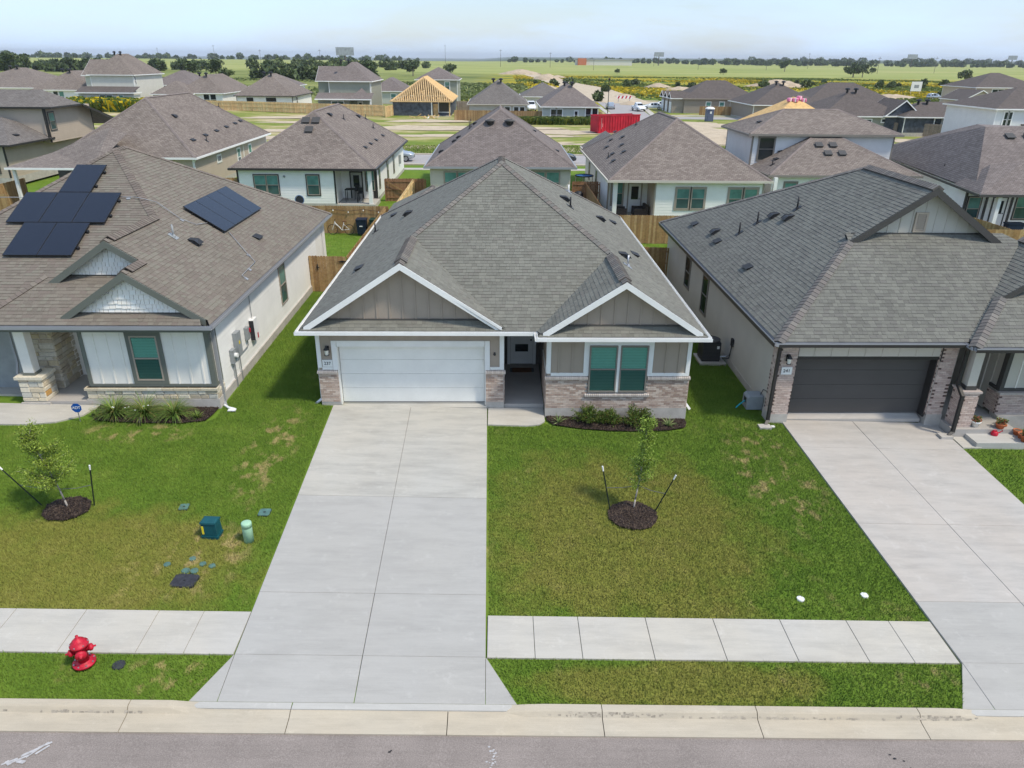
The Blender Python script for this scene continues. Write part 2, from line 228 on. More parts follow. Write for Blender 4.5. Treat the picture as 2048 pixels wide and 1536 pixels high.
# ------------------------------------------------------------------ helpers
WPOS = {}
def wpos(o): return WPOS.get(o.name, Vector((0, 0, 0))) if o else Vector((0, 0, 0))
def tag(o, label=None, cat=None, group=None, kind=None):
    for k, v in (('label', label), ('category', cat), ('group', group), ('kind', kind)):
        if v: o[k] = v
    return o
def empty(name, loc, label=None, cat=None, group=None, kind=None, parent=None, rz=0):
    o = bpy.data.objects.new(name, None); COL.objects.link(o); o.empty_display_size = 0.3
    loc = Vector(loc); o.location = loc-wpos(parent); WPOS[o.name] = loc; o.rotation_euler.z = rz
    if parent: o.parent = parent
    return tag(o, label, cat, group, kind)
V = Vector
class MB:
    def __init__(s): s.v = []; s.f = []; s.c = []; s.uv = {}; s.col = None
    def poly(s, pts, col=None, uv=None):
        n = len(s.v); s.v += [tuple(p) for p in pts]; s.f.append(list(range(n, n+len(pts)))); s.c.append(col or s.col or (1, 1, 1))
        if uv: s.uv[len(s.f)-1] = uv
        return s
    def _add(s, vs, fs, col=None):
        n = len(s.v); s.v += [tuple(p) for p in vs]; c = col or s.col or (1, 1, 1)
        for f in fs: s.f.append([n+i for i in f]); s.c.append(c)
        return s
    def ob(s, o, a, b, c, col=None):
        o, a, b, c = V(o), V(a), V(b), V(c)
        if a.cross(b).dot(c) < 0: a, b = b, a
        vs = [o, o+a, o+a+b, o+b, o+c, o+a+c, o+a+b+c, o+b+c]
        return s._add(vs, [(3, 2, 1, 0), (4, 5, 6, 7), (0, 1, 5, 4), (1, 2, 6, 5), (2, 3, 7, 6), (3, 0, 4, 7)], col)
    def box(s, x0, y0, z0, x1, y1, z1, col=None):
        x0, x1 = sorted((x0, x1)); y0, y1 = sorted((y0, y1)); z0, z1 = sorted((z0, z1))
        return s.ob((x0, y0, z0), (x1-x0, 0, 0), (0, y1-y0, 0), (0, 0, z1-z0), col)
    def prism(s, pts, vec, col=None):
        pts = [V(p) for p in pts]; vec = V(vec); n = len(pts)
        nor = V((0, 0, 0))
        for i in range(n): nor += pts[i].cross(pts[(i+1) % n])
        if nor.dot(vec) > 0: pts = pts[::-1]
        fs = [tuple(range(n)), tuple(range(2*n-1, n-1, -1))]+[((i+1) % n, i, n+i, n+(i+1) % n) for i in range(n)]
        return s._add(pts+[p+vec for p in pts], fs, col)
    def cyl(s, p0, p1, r0, r1=None, n=10, col=None, caps=True):
        p0, p1 = V(p0), V(p1); r1 = r0 if r1 is None else r1; d = (p1-p0).normalized()
        a = d.orthogonal().normalized(); b = d.cross(a)
        vs = []
        for p, r in ((p0, r0), (p1, r1)):
            for i in range(n): t = 2*math.pi*i/n; vs.append(p+a*(r*math.cos(t))+b*(r*math.sin(t)))
        fs = [(i, (i+1) % n, n+(i+1) % n, n+i) for i in range(n)]
        if caps: fs += [tuple(range(n-1, -1, -1)), tuple(range(n, 2*n))]
        return s._add(vs, fs, col)
    def tube(s, pts, r, n=6, col=None):
        for a, b in zip(pts[:-1], pts[1:]): s.cyl(a, b, r, r, n, col)
        return s
    def lathe(s, c, prof, n=16, col=None, axis=None):
        c = V(c); ax = V(axis or (0, 0, 1)).normalized(); a = ax.orthogonal().normalized(); b = ax.cross(a); vs = []; m = len(prof)
        for r, h in prof:
            for i in range(n): t = 2*math.pi*i/n; vs.append(c+ax*h+a*(r*math.cos(t))+b*(r*math.sin(t)))
        fs = [(j*n+i, j*n+(i+1) % n, (j+1)*n+(i+1) % n, (j+1)*n+i) for j in range(m-1) for i in range(n)]
        fs += [tuple(range(n-1, -1, -1)), tuple(range((m-1)*n, m*n))]
        return s._add(vs, fs, col)
    def torus(s, c, axis, R, r, n=20, m=6):
        c = V(c); ax = V(axis).normalized(); a = ax.orthogonal().normalized(); b = ax.cross(a); vs = []
        for i in range(n):
            t = 2*math.pi*i/n; d = a*math.cos(t)+b*math.sin(t)
            for j in range(m): u = 2*math.pi*j/m; vs.append(c+d*(R+r*math.cos(u))+ax*(r*math.sin(u)))
        fs = [(i*m+j, ((i+1) % n)*m+j, ((i+1) % n)*m+(j+1) % m, i*m+(j+1) % m) for i in range(n) for j in range(m)]
        return s._add(vs, fs)
    def mesh(s, name, mat, org, smooth=False):
        me = bpy.data.meshes.new(name); o = V(org)
        me.from_pydata([tuple(V(p)-o) for p in s.v], [], s.f)
        if mat: me.materials.append(M(mat))
        if any(c != (1, 1, 1) for c in s.c):
            ca = me.color_attributes.new('Col', 'FLOAT_COLOR', 'CORNER'); arr = np.ones((len(me.loops), 4), np.float32); k = 0
            for f, c in zip(s.f, s.c): arr[k:k+len(f), :3] = c; k += len(f)
            ca.data.foreach_set('color', arr.ravel())
        if s.uv:
            ul = me.uv_layers.new(name='UVMap'); k = 0
            for i, f in enumerate(s.f):
                for j in range(len(f)):
                    if i in s.uv: ul.data[k].uv = s.uv[i][j]
                    k += 1
        if smooth: me.polygons.foreach_set('use_smooth', [True]*len(me.polygons))
        return me
    def build(s, name, mat, parent=None, smooth=False, kind=None, label=None, cat=None, group=None, local=False):
        if local: org = V((0, 0, 0))
        else:
            xs, ys, zs = zip(*s.v); org = V(((min(xs)+max(xs))/2, (min(ys)+max(ys))/2, min(zs)))
        o = bpy.data.objects.new(name, s.mesh(name, mat, org, smooth)); COL.objects.link(o)
        if local: o.location = (0, 0, 0); WPOS[o.name] = wpos(parent)
        else: o.location = org-wpos(parent); WPOS[o.name] = org
        if parent: o.parent = parent
        return tag(o, label, cat, group, kind)
def inst(name, me, mat4, parent=None):
    o = bpy.data.objects.new(name, me); COL.objects.link(o)
    m = mat4.copy(); m.translation = m.translation-wpos(parent); o.matrix_basis = m; WPOS[o.name] = mat4.translation.copy()
    if parent: o.parent = parent
    return o
def copy_tree(o, loc=None, rz=None, parent=None):
    c = o.copy(); COL.objects.link(c)
    if parent: c.parent = parent
    if loc is not None: c.location = loc; WPOS[c.name] = V(loc)
    if rz is not None: c.rotation_euler.z = rz
    for ch in o.children: copy_tree(ch, parent=c)
    return c
def boxes(name, mat, parent, lst):
    for b in lst: MB().box(*b).build(name, mat, parent)
def box(name, mat, parent, x0, y0, z0, x1, y1, z1, **k): return MB().box(x0, y0, z0, x1, y1, z1).build(name, mat, parent, **k)
def frame(p, u, v, n):
    m = Matrix.Identity(4)
    for i, a in enumerate((u, v, n)):
        for j in range(3): m[j][i] = a[j]
    m.translation = V(p); return m
def np_tris(name, verts, mat, cols=None, parent=None, per=3):
    """verts: (n*per,3) array of loose polygons"""
    n = len(verts)//per; me = bpy.data.meshes.new(name); org = V(verts.reshape(-1, 3).mean(0)) if parent else V((0, 0, 0))
    vv = verts-np.array(org)
    me.vertices.add(n*per); me.vertices.foreach_set('co', vv.astype(np.float32).ravel())
    me.loops.add(n*per); me.loops.foreach_set('vertex_index', np.arange(n*per, dtype=np.int32))
    me.polygons.add(n); me.polygons.foreach_set('loop_start', np.arange(0, n*per, per, dtype=np.int32)); me.polygons.foreach_set('loop_total', np.full(n, per, np.int32))
    me.materials.append(M(mat)); me.update()
    if cols is not None:
        ca = me.color_attributes.new('Col', 'FLOAT_COLOR', 'CORNER'); a = np.ones((n*per, 4), np.float32); a[:, :3] = np.repeat(cols, per, 0); ca.data.foreach_set('color', a.ravel())
    o = bpy.data.objects.new(name, me); COL.objects.link(o); o.location = org-wpos(parent); WPOS[o.name] = org
    if parent: o.parent = parent
    return o
def text_part(name, txt, size, mat, m4, parent, depth=0.006):
    cu = bpy.data.curves.new('lettering', 'FONT'); cu.body = txt; cu.size = size; cu.extrude = depth; cu.align_x = 'CENTER'; cu.align_y = 'CENTER'
    t = bpy.data.objects.new('lettering', cu); COL.objects.link(t); bpy.context.view_layer.update()
    me = bpy.data.meshes.new_from_object(t); bpy.data.objects.remove(t); me.materials.clear(); me.materials.append(M(mat))
    return inst(name, me, m4, parent)

# ------------------------------------------------------------------ terrain
def clampx(x): return max(-22.0, min(26.0, x))
def P(x, y): return -.8802-.024*clampx(x)+.034*y
def sm(t): t = max(0, min(1, t)); return t*t*(3-2*t)
def hgt(x, y):
    if y < 10.2: return P(x, 10.2)-.30
    if y < 22.5: return P(x, y)
    a = P(x, 22.5); b = 0.0
    if y > 100: b = sm((y-100)/60)*max(0, min(1.25, -x*0.0125))
    if y > 420: b -= 0
    if y > 1500: b = -30*sm((y-1500)/2500)*sm((-x+250)/600)
    return a+(b-a)*sm((y-30)/26)
xs = sorted(set([-9000, -6000, -4000, -2600, -1800, -1200, -800, -550, -400, -300, -220, -160, -130, -100, -80, -65, -52, -40, -32, -26]+[i for i in range(-22, 27)]+[30, 36, 44, 54, 66, 80, 100, 130, 170, 220, 300, 400, 550, 800, 1200, 1800, 2600, 4000, 6000, 9000]))
ys = sorted(set([-400, -200, -100, -60, -40, -25, -15, -8, -3, 2, 6, 9.0, 10.199, 10.201]+[10.6+.6*i for i in range(20)]+list(range(23, 60, 2))+[62, 66, 70, 75, 80, 85, 90, 95, 100, 108, 116, 124, 132, 140, 150, 160, 170, 185, 200, 220, 250, 280, 320, 360, 410, 470, 540, 620, 720, 850, 1000, 1200, 1500, 1800, 2200, 2700, 3300, 4000, 5000, 6500, 9000, 13000]))
gm = MB(); gm.v = [(x, y, hgt(x, y)-0.045 if y < 60 else hgt(x, y)) for y in ys for x in xs]; nx = len(xs)
gm.f = [[j*nx+i, j*nx+i+1, (j+1)*nx+i+1, (j+1)*nx+i] for j in range(len(ys)-1) for i in range(nx-1)]; gm.c = [(1, 1, 1)]*len(gm.f)
gm.build('ground', 'ground', None, True, 'structure', local=True)

# front street
st = MB(); sx = [-200, -60, -22, 26, 60, 200]
for a, b in zip(sx[:-1], sx[1:]): st.poly([(a, -2.0, P(a, 10)-.15), (b, -2.0, P(b, 10)-.15), (b, 9.68, P(b, 10)-.165), (a, 9.68, P(a, 10)-.165)])
street = st.build('front_street', 'asphalt', None, kind='structure')
# chalk scrawl and dark oil drips on the asphalt
mk = MB()
for (ax, ay, bx, by) in [(-8.75, 8.98, -8.55, 9.1), (-8.62, 9.02, -8.35, 9.2), (-8.5, 9.16, -8.3, 9.3), (-8.42, 9.12, -8.2, 9.42), (-8.3, 9.33, -8.12, 9.45), (-8.7, 9.05, -8.6, 8.98), (-8.28, 9.2, -8.14, 9.36), (-8.52, 9.05, -8.38, 9.02)]:
    for k in range(3):
        o = random.uniform(-.02, .02); d = V((bx-ax, by-ay, 0)); n = V((-d.y, d.x, 0)).normalized()*random.uniform(.012, .026); z = P(ax, 10)-.159+.0012*k+.0004*len(mk.f)
        mk.poly([V((ax+o, ay+o, z))-n, V((bx+o, by+o, z))-n, V((bx+o, by+o, z))+n, V((ax+o, ay+o, z))+n])
for i in range(30):
    ax, ay = -.1+random.gauss(0, .06), 9.2+random.gauss(0, .14); z = P(ax, 10)-.160+.0003*i; r = random.uniform(.008, .03)
    mk.poly([(ax+r*math.cos(t), ay+.7*r*math.sin(t), z) for t in (0, 1.2, 2.5, 3.8, 5.0)])
mk.build('chalk_mark', 'chalk', street)
ol = MB()
for ax, ay, r in [(7.0, 8.98, .09), (7.15, 8.93, .05), (7.35, 9.25, .035), (7.5, 9.2, .025), (7.3, 9.33, .025), (7.55, 9.05, .03), (-2.0, 9.3, .03), (-1.97, 9.33, .02)]:
    z = P(ax, 10)-.1595; ol.poly([(ax+r*math.cos(t)*random.uniform(.7, 1.3), ay+.6*r*math.sin(t), z) for t in np.linspace(0, 6.28, 9)[:-1]])
ol.build('oil_drip', 'black_metal', street)

# kerb and gutter, cast in 3 m segments
kerb = empty('kerb', (0, 10, P(0, 10)), kind='structure')
def kerb_seg(x0, x1, drive):
    # profile (y, dz) from back of kerb to asphalt
    full = [(10.255, -.25), (10.255, 0.012), (10.13, 0.008), (10.10, -.015), (10.04, -.105), (9.98, -.118), (9.66, -.145), (9.66, -.3)]
    low = [(10.255, -.25), (10.255, -.045), (10.13, -.06), (10.10, -.068), (10.04, -.098), (9.98, -.118), (9.66, -.145), (9.66, -.3)]
    m = MB(); N = max(2, int((x1-x0)/.35)); rows = []
    for i in range(N+1):
        x = x0+(x1-x0)*i/N; t = drive(x)
        rows.append([(x, f[0], P(x, 10.2)+f[1]*(1-t)+l[1]*t) for f, l in zip(full, low)])
    k = len(full); m.v = [p for r in rows for p in r]
    m.f = [[i*k+j, (i+1)*k+j, (i+1)*k+j+1, i*k+j+1] for i in range(N) for j in range(k-1)]+[list(range(k)), [N*k+j for j in range(k-1, -1, -1)]]
    m.c = [(1, 1, 1)]*len(m.f); m.build('kerb_segment', 'concrete_kerb', kerb)
def drv(x): return max(sm((x+6.3)/.7)*sm((.75-x)/.7), sm((x-8.9)/.7)*sm((16.2-x)/.7))
jx = [-25.4, -22.3, -19.25, -16.2, -13.15, -10.1, -7.05, -3.99, -.98, 2.0, 5.03, 8.25, 11.3, 14.3, 17.4, 20.4, 23.5]
for a, b in zip(jx[:-1], jx[1:]): kerb_seg(a+.008, b-.008, drv)

# tyre scuffs on the kerb face and a seam of darker dashes along its foot
def kerb_mark(x0, x1, n, ya, yb):
    m = MB()
    for i in range(n):
        x = random.triangular(x0, x1); y = random.uniform(ya, yb); t = (10.10-y)/.06; z = P(x, 10.2)-.015-.09*max(0, min(1, t))+.004+.00005*i; w = random.uniform(.015, .09); h_ = random.uniform(.004, .012)
        m.poly([(x, y-h_, z-.0135*h_/.009*1.0), (x+w, y-h_, z-.0135*h_/.009-.024*w), (x+w, y+h_, z+.0135*h_/.009-.024*w), (x, y+h_, z+.0135*h_/.009)])
    m.build('scuff_and_seam', 'kerb_mark', kerb)
simple('kerb_mark', (0.33, 0.29, 0.235), 0.9, 0.4, 9)
kerb_mark(.9, 3.4, 60, 10.05, 10.09); kerb_mark(7.6, 9.4, 60, 10.05, 10.09); kerb_mark(-9.5, -6.4, 40, 10.045, 10.06); kerb_mark(3.3, 7.8, 60, 10.045, 10.06); kerb_mark(-14, -9, 30, 10.045, 10.06)
# concrete slabs
def slab(name, mat, parent, pts, dz=0.0, thick=.12, gap=.006, zf=P):
    c = V((sum(p[0] for p in pts)/len(pts), sum(p[1] for p in pts)/len(pts), 0)); top = []
    for p in pts:
        d = V((p[0], p[1], 0))-c; d = d*(1-gap/max(d.length, .1)*1.2); q = c+d; top.append((q.x, q.y, zf(q.x, q.y)+dz))
    m = MB(); n = len(top); ins = []
    for t in top:
        d = (V((c.x, c.y, 0))-V((t[0], t[1], 0))).normalized()*.008; ins.append((t[0]+d.x, t[1]+d.y, t[2]))
    m.v = ins+[(t[0], t[1], t[2]-.008) for t in top]+[(t[0], t[1], t[2]-thick) for t in top]
    m.f = [list(range(n))]+[[n+i, n+(i+1) % n, (i+1) % n, i] for i in range(n)]+[[2*n+i, 2*n+(i+1) % n, n+(i+1) % n, n+i] for i in range(n)]
    m.c = [(1, 1, 1)]*len(m.f); return m.build(name, mat, parent)
sw = empty('sidewalk', (0, 12, P(0, 12)), kind='structure')
lj = [-22.3, -19.2, -16.2, -13.15, -12.1, -10.6, -9.08, -7.5, -6.52, -5.49]
for a, b in zip(lj[:-1], lj[1:]): slab('slab', 'concrete_walk', sw, [(a, 11.41), (b, 11.41), (b, 12.63), (a, 12.63)])
rj = [-.25, .76, 1.76, 3.285, 4.815, 6.34, 7.86, 8.835, 9.8]
for a, b in zip(rj[:-1], rj[1:]): slab('slab', 'concrete_walk', sw, [(a, 11.40), (b, 11.40), (b, 12.61), (a, 12.61)])
for a, b in zip([15.35, 16.9, 18.4, 20], [16.9, 18.4, 20, 24]): slab('slab', 'concrete_walk', sw, [(a, 11.40), (b, 11.40), (b, 12.61), (a, 12.61)])
dB = empty('driveway', (-3, 16, P(-3, 16)), kind='structure')
def lx(y): return -5.66+(22.2-y)*.0185
def rx_(y): return -.41+(22.4-y)*.0125
def mx_(y): return -3.02+(22.4-y)*.0172
for (ya, yb, mt) in [(22.36, 17.06, 'concrete_old'), (17.06, 13.24, 'concrete_new'), (13.24, 11.40, 'concrete_new')]:
    slab('slab', mt, dB, [(lx(yb), yb), (mx_(yb), yb), (mx_(ya), ya), (lx(ya), ya)], .012); slab('slab', mt, dB, [(mx_(yb), yb), (rx_(yb), yb), (rx_(ya), ya), (mx_(ya), ya)], .012)
def Pd(x, y): return P(x, y)-.05*sm((11.4-y)/1.1)
yb, ya = 10.27, 11.40
slab('slab', 'concrete_new', dB, [(lx(yb), yb), (mx_(yb), yb), (mx_(ya), ya), (lx(ya), ya)], .012, zf=Pd); slab('slab', 'concrete_new', dB, [(mx_(yb), yb), (rx_(yb), yb), (rx_(ya), ya), (mx_(ya), ya)], .012, zf=Pd)
slab('slab', 'concrete_new', dB, [(-5.98, 10.27), (lx(yb), yb), (lx(ya), ya)], .012, gap=.003, zf=Pd); slab('slab', 'concrete_new', dB, [(rx_(yb), yb), (.36, 10.27), (rx_(ya), ya)], .012, gap=.003, zf=Pd)
for a, b in ((-5.95, -3.99), (-3.98, .33)):
    slab('lip', 'concrete_lip', dB, [(a+(.18 if a < -5 else 0), 10.12), (b-(.18 if b > 0 else 0), 10.12), (b, 10.262), (a, 10.262)], -.033, .05, .002)
slab('garage_apron', 'concrete_old', dB, [(-5.44, 22.37), (-.42, 22.37), (-.42, 22.56), (-5.44, 22.56)], 0, zf=lambda x, y: -.075+(y-22.37)*.3)
walk = empty('walkway', (.5, 21.8, P(.5, 21.8)), kind='structure')
slab('slab', 'concrete_walk', walk, [(-.38, 21.22), (.9, 21.2), (1.35, 21.3), (1.54, 21.55), (1.54, 22.46), (-.38, 22.40)], .014)
dC = empty('driveway', (12.3, 16, P(12.3, 16)), kind='structure')
def clx(y): return 9.66+(22-y)*.017
def cmx(y): return 12.16+(22-y)*.019
def crx(y): return 15.07-(22-y)*.004
for (ya, yb, mt) in [(21.98, 20.2, 'concrete_pink'), (20.2, 16.22, 'concrete_pink'), (16.22, 13.24, 'concrete_pink'), (13.24, 11.40, 'concrete_new')]:
    slab('slab', mt, dC, [(clx(yb), yb), (cmx(yb), yb), (cmx(ya), ya), (clx(ya), ya)], .012); slab('slab', mt, dC, [(cmx(yb), yb), (crx(yb), yb), (crx(ya), ya), (cmx(ya), ya)], .012)
yb, ya = 10.27, 11.40
slab('slab', 'concrete_new', dC, [(clx(yb), yb), (crx(yb), yb), (crx(ya), ya), (clx(ya), ya)], .012, zf=Pd); slab('slab', 'concrete_new', dC, [(9.2, 10.27), (clx(yb), yb), (clx(ya), ya)], .012, gap=.003, zf=Pd)
slab('slab', 'concrete_new', dC, [(crx(yb), yb), (15.7, 10.27), (crx(ya), ya)], .012, gap=.003, zf=Pd)
slab('lip', 'concrete_lip', dC, [(9.4, 10.12), (15.5, 10.12), (15.7, 10.262), (9.2, 10.262)], -.033, .05, .002)
slab('garage_apron', 'concrete_pink', dC, [(9.82, 22.0), (14.52, 22.0), (14.52, 22.3), (9.82, 22.3)], 0, zf=lambda x, y: -.33+(y-22.0)*.35)
slab('slab', 'concrete_walk', dC, [(15.1, 20.35), (15.75, 20.38), (15.75, 21.7), (15.1, 21.7)], .014)
wA = empty('walkway', (-15, 21, .2), kind='structure')
slab('slab', 'concrete_walk', wA, [(-22, 20.45), (-15.0, 20.62), (-14.2, 20.8), (-13.55, 21.3), (-13.35, 21.98), (-22, 21.98)], .014)

# rear street behind the second row, and the side street with parked cars
box('rear_street', 'asphalt_far', None, -200, 82.5, -.3, 300, 91.2, .035, kind='structure')
MB().box(-200, 91.2, -.3, 300, 91.7, .13).box(-200, 82.0, -.3, 300, 82.5, .13).build('rear_kerb', 'concrete_kerb', None, kind='structure')
MB().box(-200, 78.4, -.3, 300, 79.7, .05).build('rear_sidewalk', 'concrete_walk', None, kind='structure')
MB().prism([(22.0, 140, 0), (29.5, 140, 0), (31, 158, 0), (35.5, 206, 0), (26, 206, 0), (24.3, 170, 0)], (0, 0, .04)).build('side_street', 'asphalt_far', None, kind='structure')
MB().prism([(29.5, 149, 0), (66, 148, 0), (66, 154, 0), (30.4, 155, 0)], (0, 0, .055)).build('cross_street', 'asphalt_far', None, kind='structure')
MB().prism([(31.2, 158.6, 0), (32.4, 158.6, 0), (37.5, 206, 0), (36.4, 206, 0)], (0, 0, .09)).prism([(31.0, 157.2, 0), (66, 156.1, 0), (66, 157.3, 0), (31.1, 158.55, 0)], (0, 0, .09)).prism([(22.1, 150, 0), (23.2, 150, 0), (24.6, 190, 0), (23.6, 190, 0)], (0, 0, .09)).build('corner_sidewalk', 'concrete_walk', None, kind='structure')
# bare soil of the unbuilt lots
def patch(name, mat, cx, cy, rx, ry, z=.03, n=26, rough=.25):
    pts = []
    for i in range(n): t = 2*math.pi*i/n; k = 1+random.uniform(-rough, rough); pts.append((cx+rx*k*math.cos(t), cy+ry*k*math.sin(t), hgt(cx, cy)+z))
    return MB().poly(pts).build(name, mat, None, kind='structure')
def soilmat(name, c1, c2, g):
    m, nt, b = newmat(name); c = ramp(nt, noise(nt, 0.5, 6, 0.75), [(0.3, c1), (0.55, c2), (0.68, c2), (0.8, g)]); nt.links.new(c, b.inputs['Base Color']); b.inputs['Roughness'].default_value = 0.95
soilmat('bare_soil', (0.36, 0.28, 0.20), (0.52, 0.43, 0.31), (0.20, 0.19, 0.07))
for cx, cy, rx, ry in [(-28, 110, 12, 3), (-8, 99, 8, 2), (10, 97, 9, 2.4), (-2, 114, 16, 2.2), (-40, 141, 12, 2.5), (24, 128, 8, 3), (58, 104, 10, 3.5), (70, 102, 8, 3), (-14, 126, 22, 4.5), (6, 121, 12, 4), (-14, 139, 9, 3), (2, 104, 9, 2.6), (-33, 119, 9, 2.5), (-34, 133, 8, 2), (21, 103, 9, 4), (37, 118, 12, 12), (33, 137, 10, 6), (28, 110, 7, 7), (60, 96, 9, 3), (50, 84.6, 0.1, .1), (36, 205, 10, 8), (27, 213, 14, 6), (62, 110, 5, 4), (95, 185, 22, 7), (66, 178, 6, 3)]:
    patch('bare_soil', 'bare_soil', cx, cy, rx, ry, random.uniform(.03, .05))
MB().prism([(22, 205, 0), (40, 205, 0), (41, 300, 0), (36, 345, 0), (29, 480, 0), (23, 700, 0), (14, 700, 0), (17, 480, 0), (22, 340, 0), (24, 270, 0)], (0, 0, .06)).build('dirt_track', 'bare_soil', None, kind='structure')

# ------------------------------------------------------------------ roofs
CAMP = V((0, 0, 10.944))
def plane_axes(pts, nrm=None):
    pts = [V(p) for p in pts]; n = V((0, 0, 0))
    for i in range(len(pts)): n += pts[i].cross(pts[(i+1) % len(pts)])
    n.normalize()
    if n.z < 0: n = -n
    u = V((0, 0, 1)).cross(n).normalized(); v = n.cross(u); return u, v, n       # u level, v up the slope
SH_W = (.12, .17, .22, .28); SH_E = .145
class Shingles:
    """collects every shingle of one roof: the 300 that show largest become parts, the rest one stuff mesh"""
    def __init__(s, pal): s.pal = pal; s.c = []; s.cut = MB(); s.meshes = {}
    def plane(s, pts, cls=1.0, front=1.0):
        u, v, n = plane_axes(pts); o = min((V(p) for p in pts), key=lambda p: p.z)
        P2 = [((V(p)-o).dot(u), (V(p)-o).dot(v)) for p in pts]; vm = max(p[1] for p in P2)
        def scan(h):
            r = []
            for (a, b), (c, d) in zip(P2, P2[1:]+P2[:1]):
                if (b <= h) != (d <= h): r.append(a+(c-a)*(h-b)/(d-b))
            r.sort(); return list(zip(r[::2], r[1::2]))
        k = 0; h = 0.0
        while h < vm-.01:
            e = min(SH_E, vm-h); lo, hi = scan(h+1e-3), scan(h+e-1e-3)
            if len(lo) != len(hi): md = scan(h+e/2); lo = hi = md
            for (a0, b0), (a1, b1) in zip(lo, hi):
                x = min(a0, a1)-random.uniform(0, .3); end = max(b0, b1)
                while x < end:
                    wi = random.choices(range(4), (2, 3, 3, 2))[0]; w = SH_W[wi]; ci = random.choices(range(len(s.pal)), [2, 3, 4, 4, 3, 2][:len(s.pal)])[0]
                    inside = x >= max(a0, a1) and x+w <= min(b0, b1) and e > SH_E-1e-6
                    p = o+u*x+v*h
                    if inside: s.c.append((front*(p-CAMP).length_squared, p, u, v, n, wi, ci))
                    else:
                        l0, r0 = max(x, a0), min(x+w, b0); l1, r1 = max(x, a1), min(x+w, b1)
                        if r0 > l0 or r1 > l1:
                            l0, r0 = (l0, max(l0, r0)); l1, r1 = (l1, max(l1, r1)); l0 = min(max(l0, a0), b0); r0 = min(r0, b0); l1 = min(max(l1, a1), b1); r1 = min(max(r1, l1), b1)
                            q = [o+u*l0+v*h+n*.017, o+u*r0+v*h+n*.017, o+u*r1+v*(h+e)+n*.004, o+u*l1+v*(h+e)+n*.004]
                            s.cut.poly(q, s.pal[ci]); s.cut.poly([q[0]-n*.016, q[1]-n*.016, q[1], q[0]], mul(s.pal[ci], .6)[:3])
                    x += w
            h += SH_E
    def shape(s, wi, ci):
        if (wi, ci) not in s.meshes:
            w = SH_W[wi]-.004; c = s.pal[ci]; m = MB(); e = SH_E; t = .012+.006*(ci % 2)
            q = [(0, 0, t), (w, 0, t), (w, e+.01, .004), (0, e+.01, .004)]
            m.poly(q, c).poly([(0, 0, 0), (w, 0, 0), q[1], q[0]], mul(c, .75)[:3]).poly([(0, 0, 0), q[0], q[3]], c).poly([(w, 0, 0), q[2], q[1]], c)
            s.meshes[wi, ci] = m.mesh('shingle', 'shingle', (0, 0, 0))
        return s.meshes[wi, ci]
    def finish(s, roof, n_ind=300):
        s.c.sort(key=lambda t: t[0])
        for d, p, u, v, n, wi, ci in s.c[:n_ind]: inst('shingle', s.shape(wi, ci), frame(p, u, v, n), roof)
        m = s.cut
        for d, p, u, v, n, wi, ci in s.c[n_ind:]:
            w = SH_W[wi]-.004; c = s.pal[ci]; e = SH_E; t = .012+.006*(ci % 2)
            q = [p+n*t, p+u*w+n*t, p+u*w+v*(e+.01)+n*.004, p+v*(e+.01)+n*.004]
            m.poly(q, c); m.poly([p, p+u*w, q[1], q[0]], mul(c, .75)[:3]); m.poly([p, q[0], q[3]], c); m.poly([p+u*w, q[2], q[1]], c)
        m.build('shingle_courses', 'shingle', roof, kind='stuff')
def caps(roof, p0, p1, n1, n2, pal, width=.15, lift=.02, expo=.17, name='ridge_cap'):
    """overlapping cap shingles bent over a hip or ridge, one object each"""
    p0, p1 = V(p0), V(p1); d = (p1-p0); L = d.length; d.normalize(); n1, n2 = V(n1).normalized(), V(n2).normalized(); nm = (n1+n2).normalized()
    a = n1.cross(d); a = a if a.dot(n2) < 0 else -a; b = n2.cross(d); b = b if b.dot(n1) < 0 else -b
    ms = []
    for c in pal:
        m = MB(); e = expo+.03; y0, y1 = lift+.022, lift+.006
        A0, B0, C0 = a*width+n1*y0, nm*(y0+.01), b*width+n2*y0; A1, B1, C1 = a*width+n1*y1+d*e, nm*(y1+.01)+d*e, b*width+n2*y1+d*e
        m.poly([A0, B0, B1, A1], c).poly([B0, C0, C1, B1], c).poly([A0-n1*y0, B0-nm*y0, B0, A0], mul(c, .6)[:3]).poly([B0-nm*y0, C0-n2*y0, C0, B0], mul(c, .6)[:3])
        m.poly([A0-n1*y0, A0, A1, A1-n1*y1], mul(c, .5)[:3]).poly([C0, C0-n2*y0, C1-n2*y1, C1], mul(c, .5)[:3])
        ms.append(m.mesh(name, 'shingle', (0, 0, 0)))
    k = int(L/expo)
    for i in range(k): inst(name, random.choice(ms), Matrix.Translation(p0+d*(i*L/k)), roof)
def deck(parent, planes, name='roof', mat='underlay'):
    m = MB()
    for pts in planes:
        u, v, n = plane_axes(pts); m.poly([V(p)-n*.004 for p in pts]); m.poly([V(p)-n*.09 for p in pts][::-1])
    return m.build(name, mat, parent)
def gutter(parent, p0, p1, out, mat, d=.12, h=.105, lid=None):
    """open-topped trough along an eave; p0-p1 is the roof edge, out the horizontal outward direction"""
    p0, p1, o = V(p0), V(p1), V(out); z = V((0, 0, 1)); m = MB(); L = p1-p0; q = p0-z*(h+.01)
    m.ob(q, L, o*.012, z*h).ob(q+o*(d-.012), L, o*.012, z*h).ob(q+o*.012, L, o*(d-.024), z*.012)
    return m.build('gutter', mat, parent)
def fascia(parent, p0, p1, out, mat, h=.16, t=.03):
    p0, p1, o = V(p0), V(p1), V(out); m = MB(); m.ob(p0-o*(t+.002)-V((0, 0, h+.03)), p1-p0, o*t, V((0, 0, h))); return m.build('fascia', mat, parent)
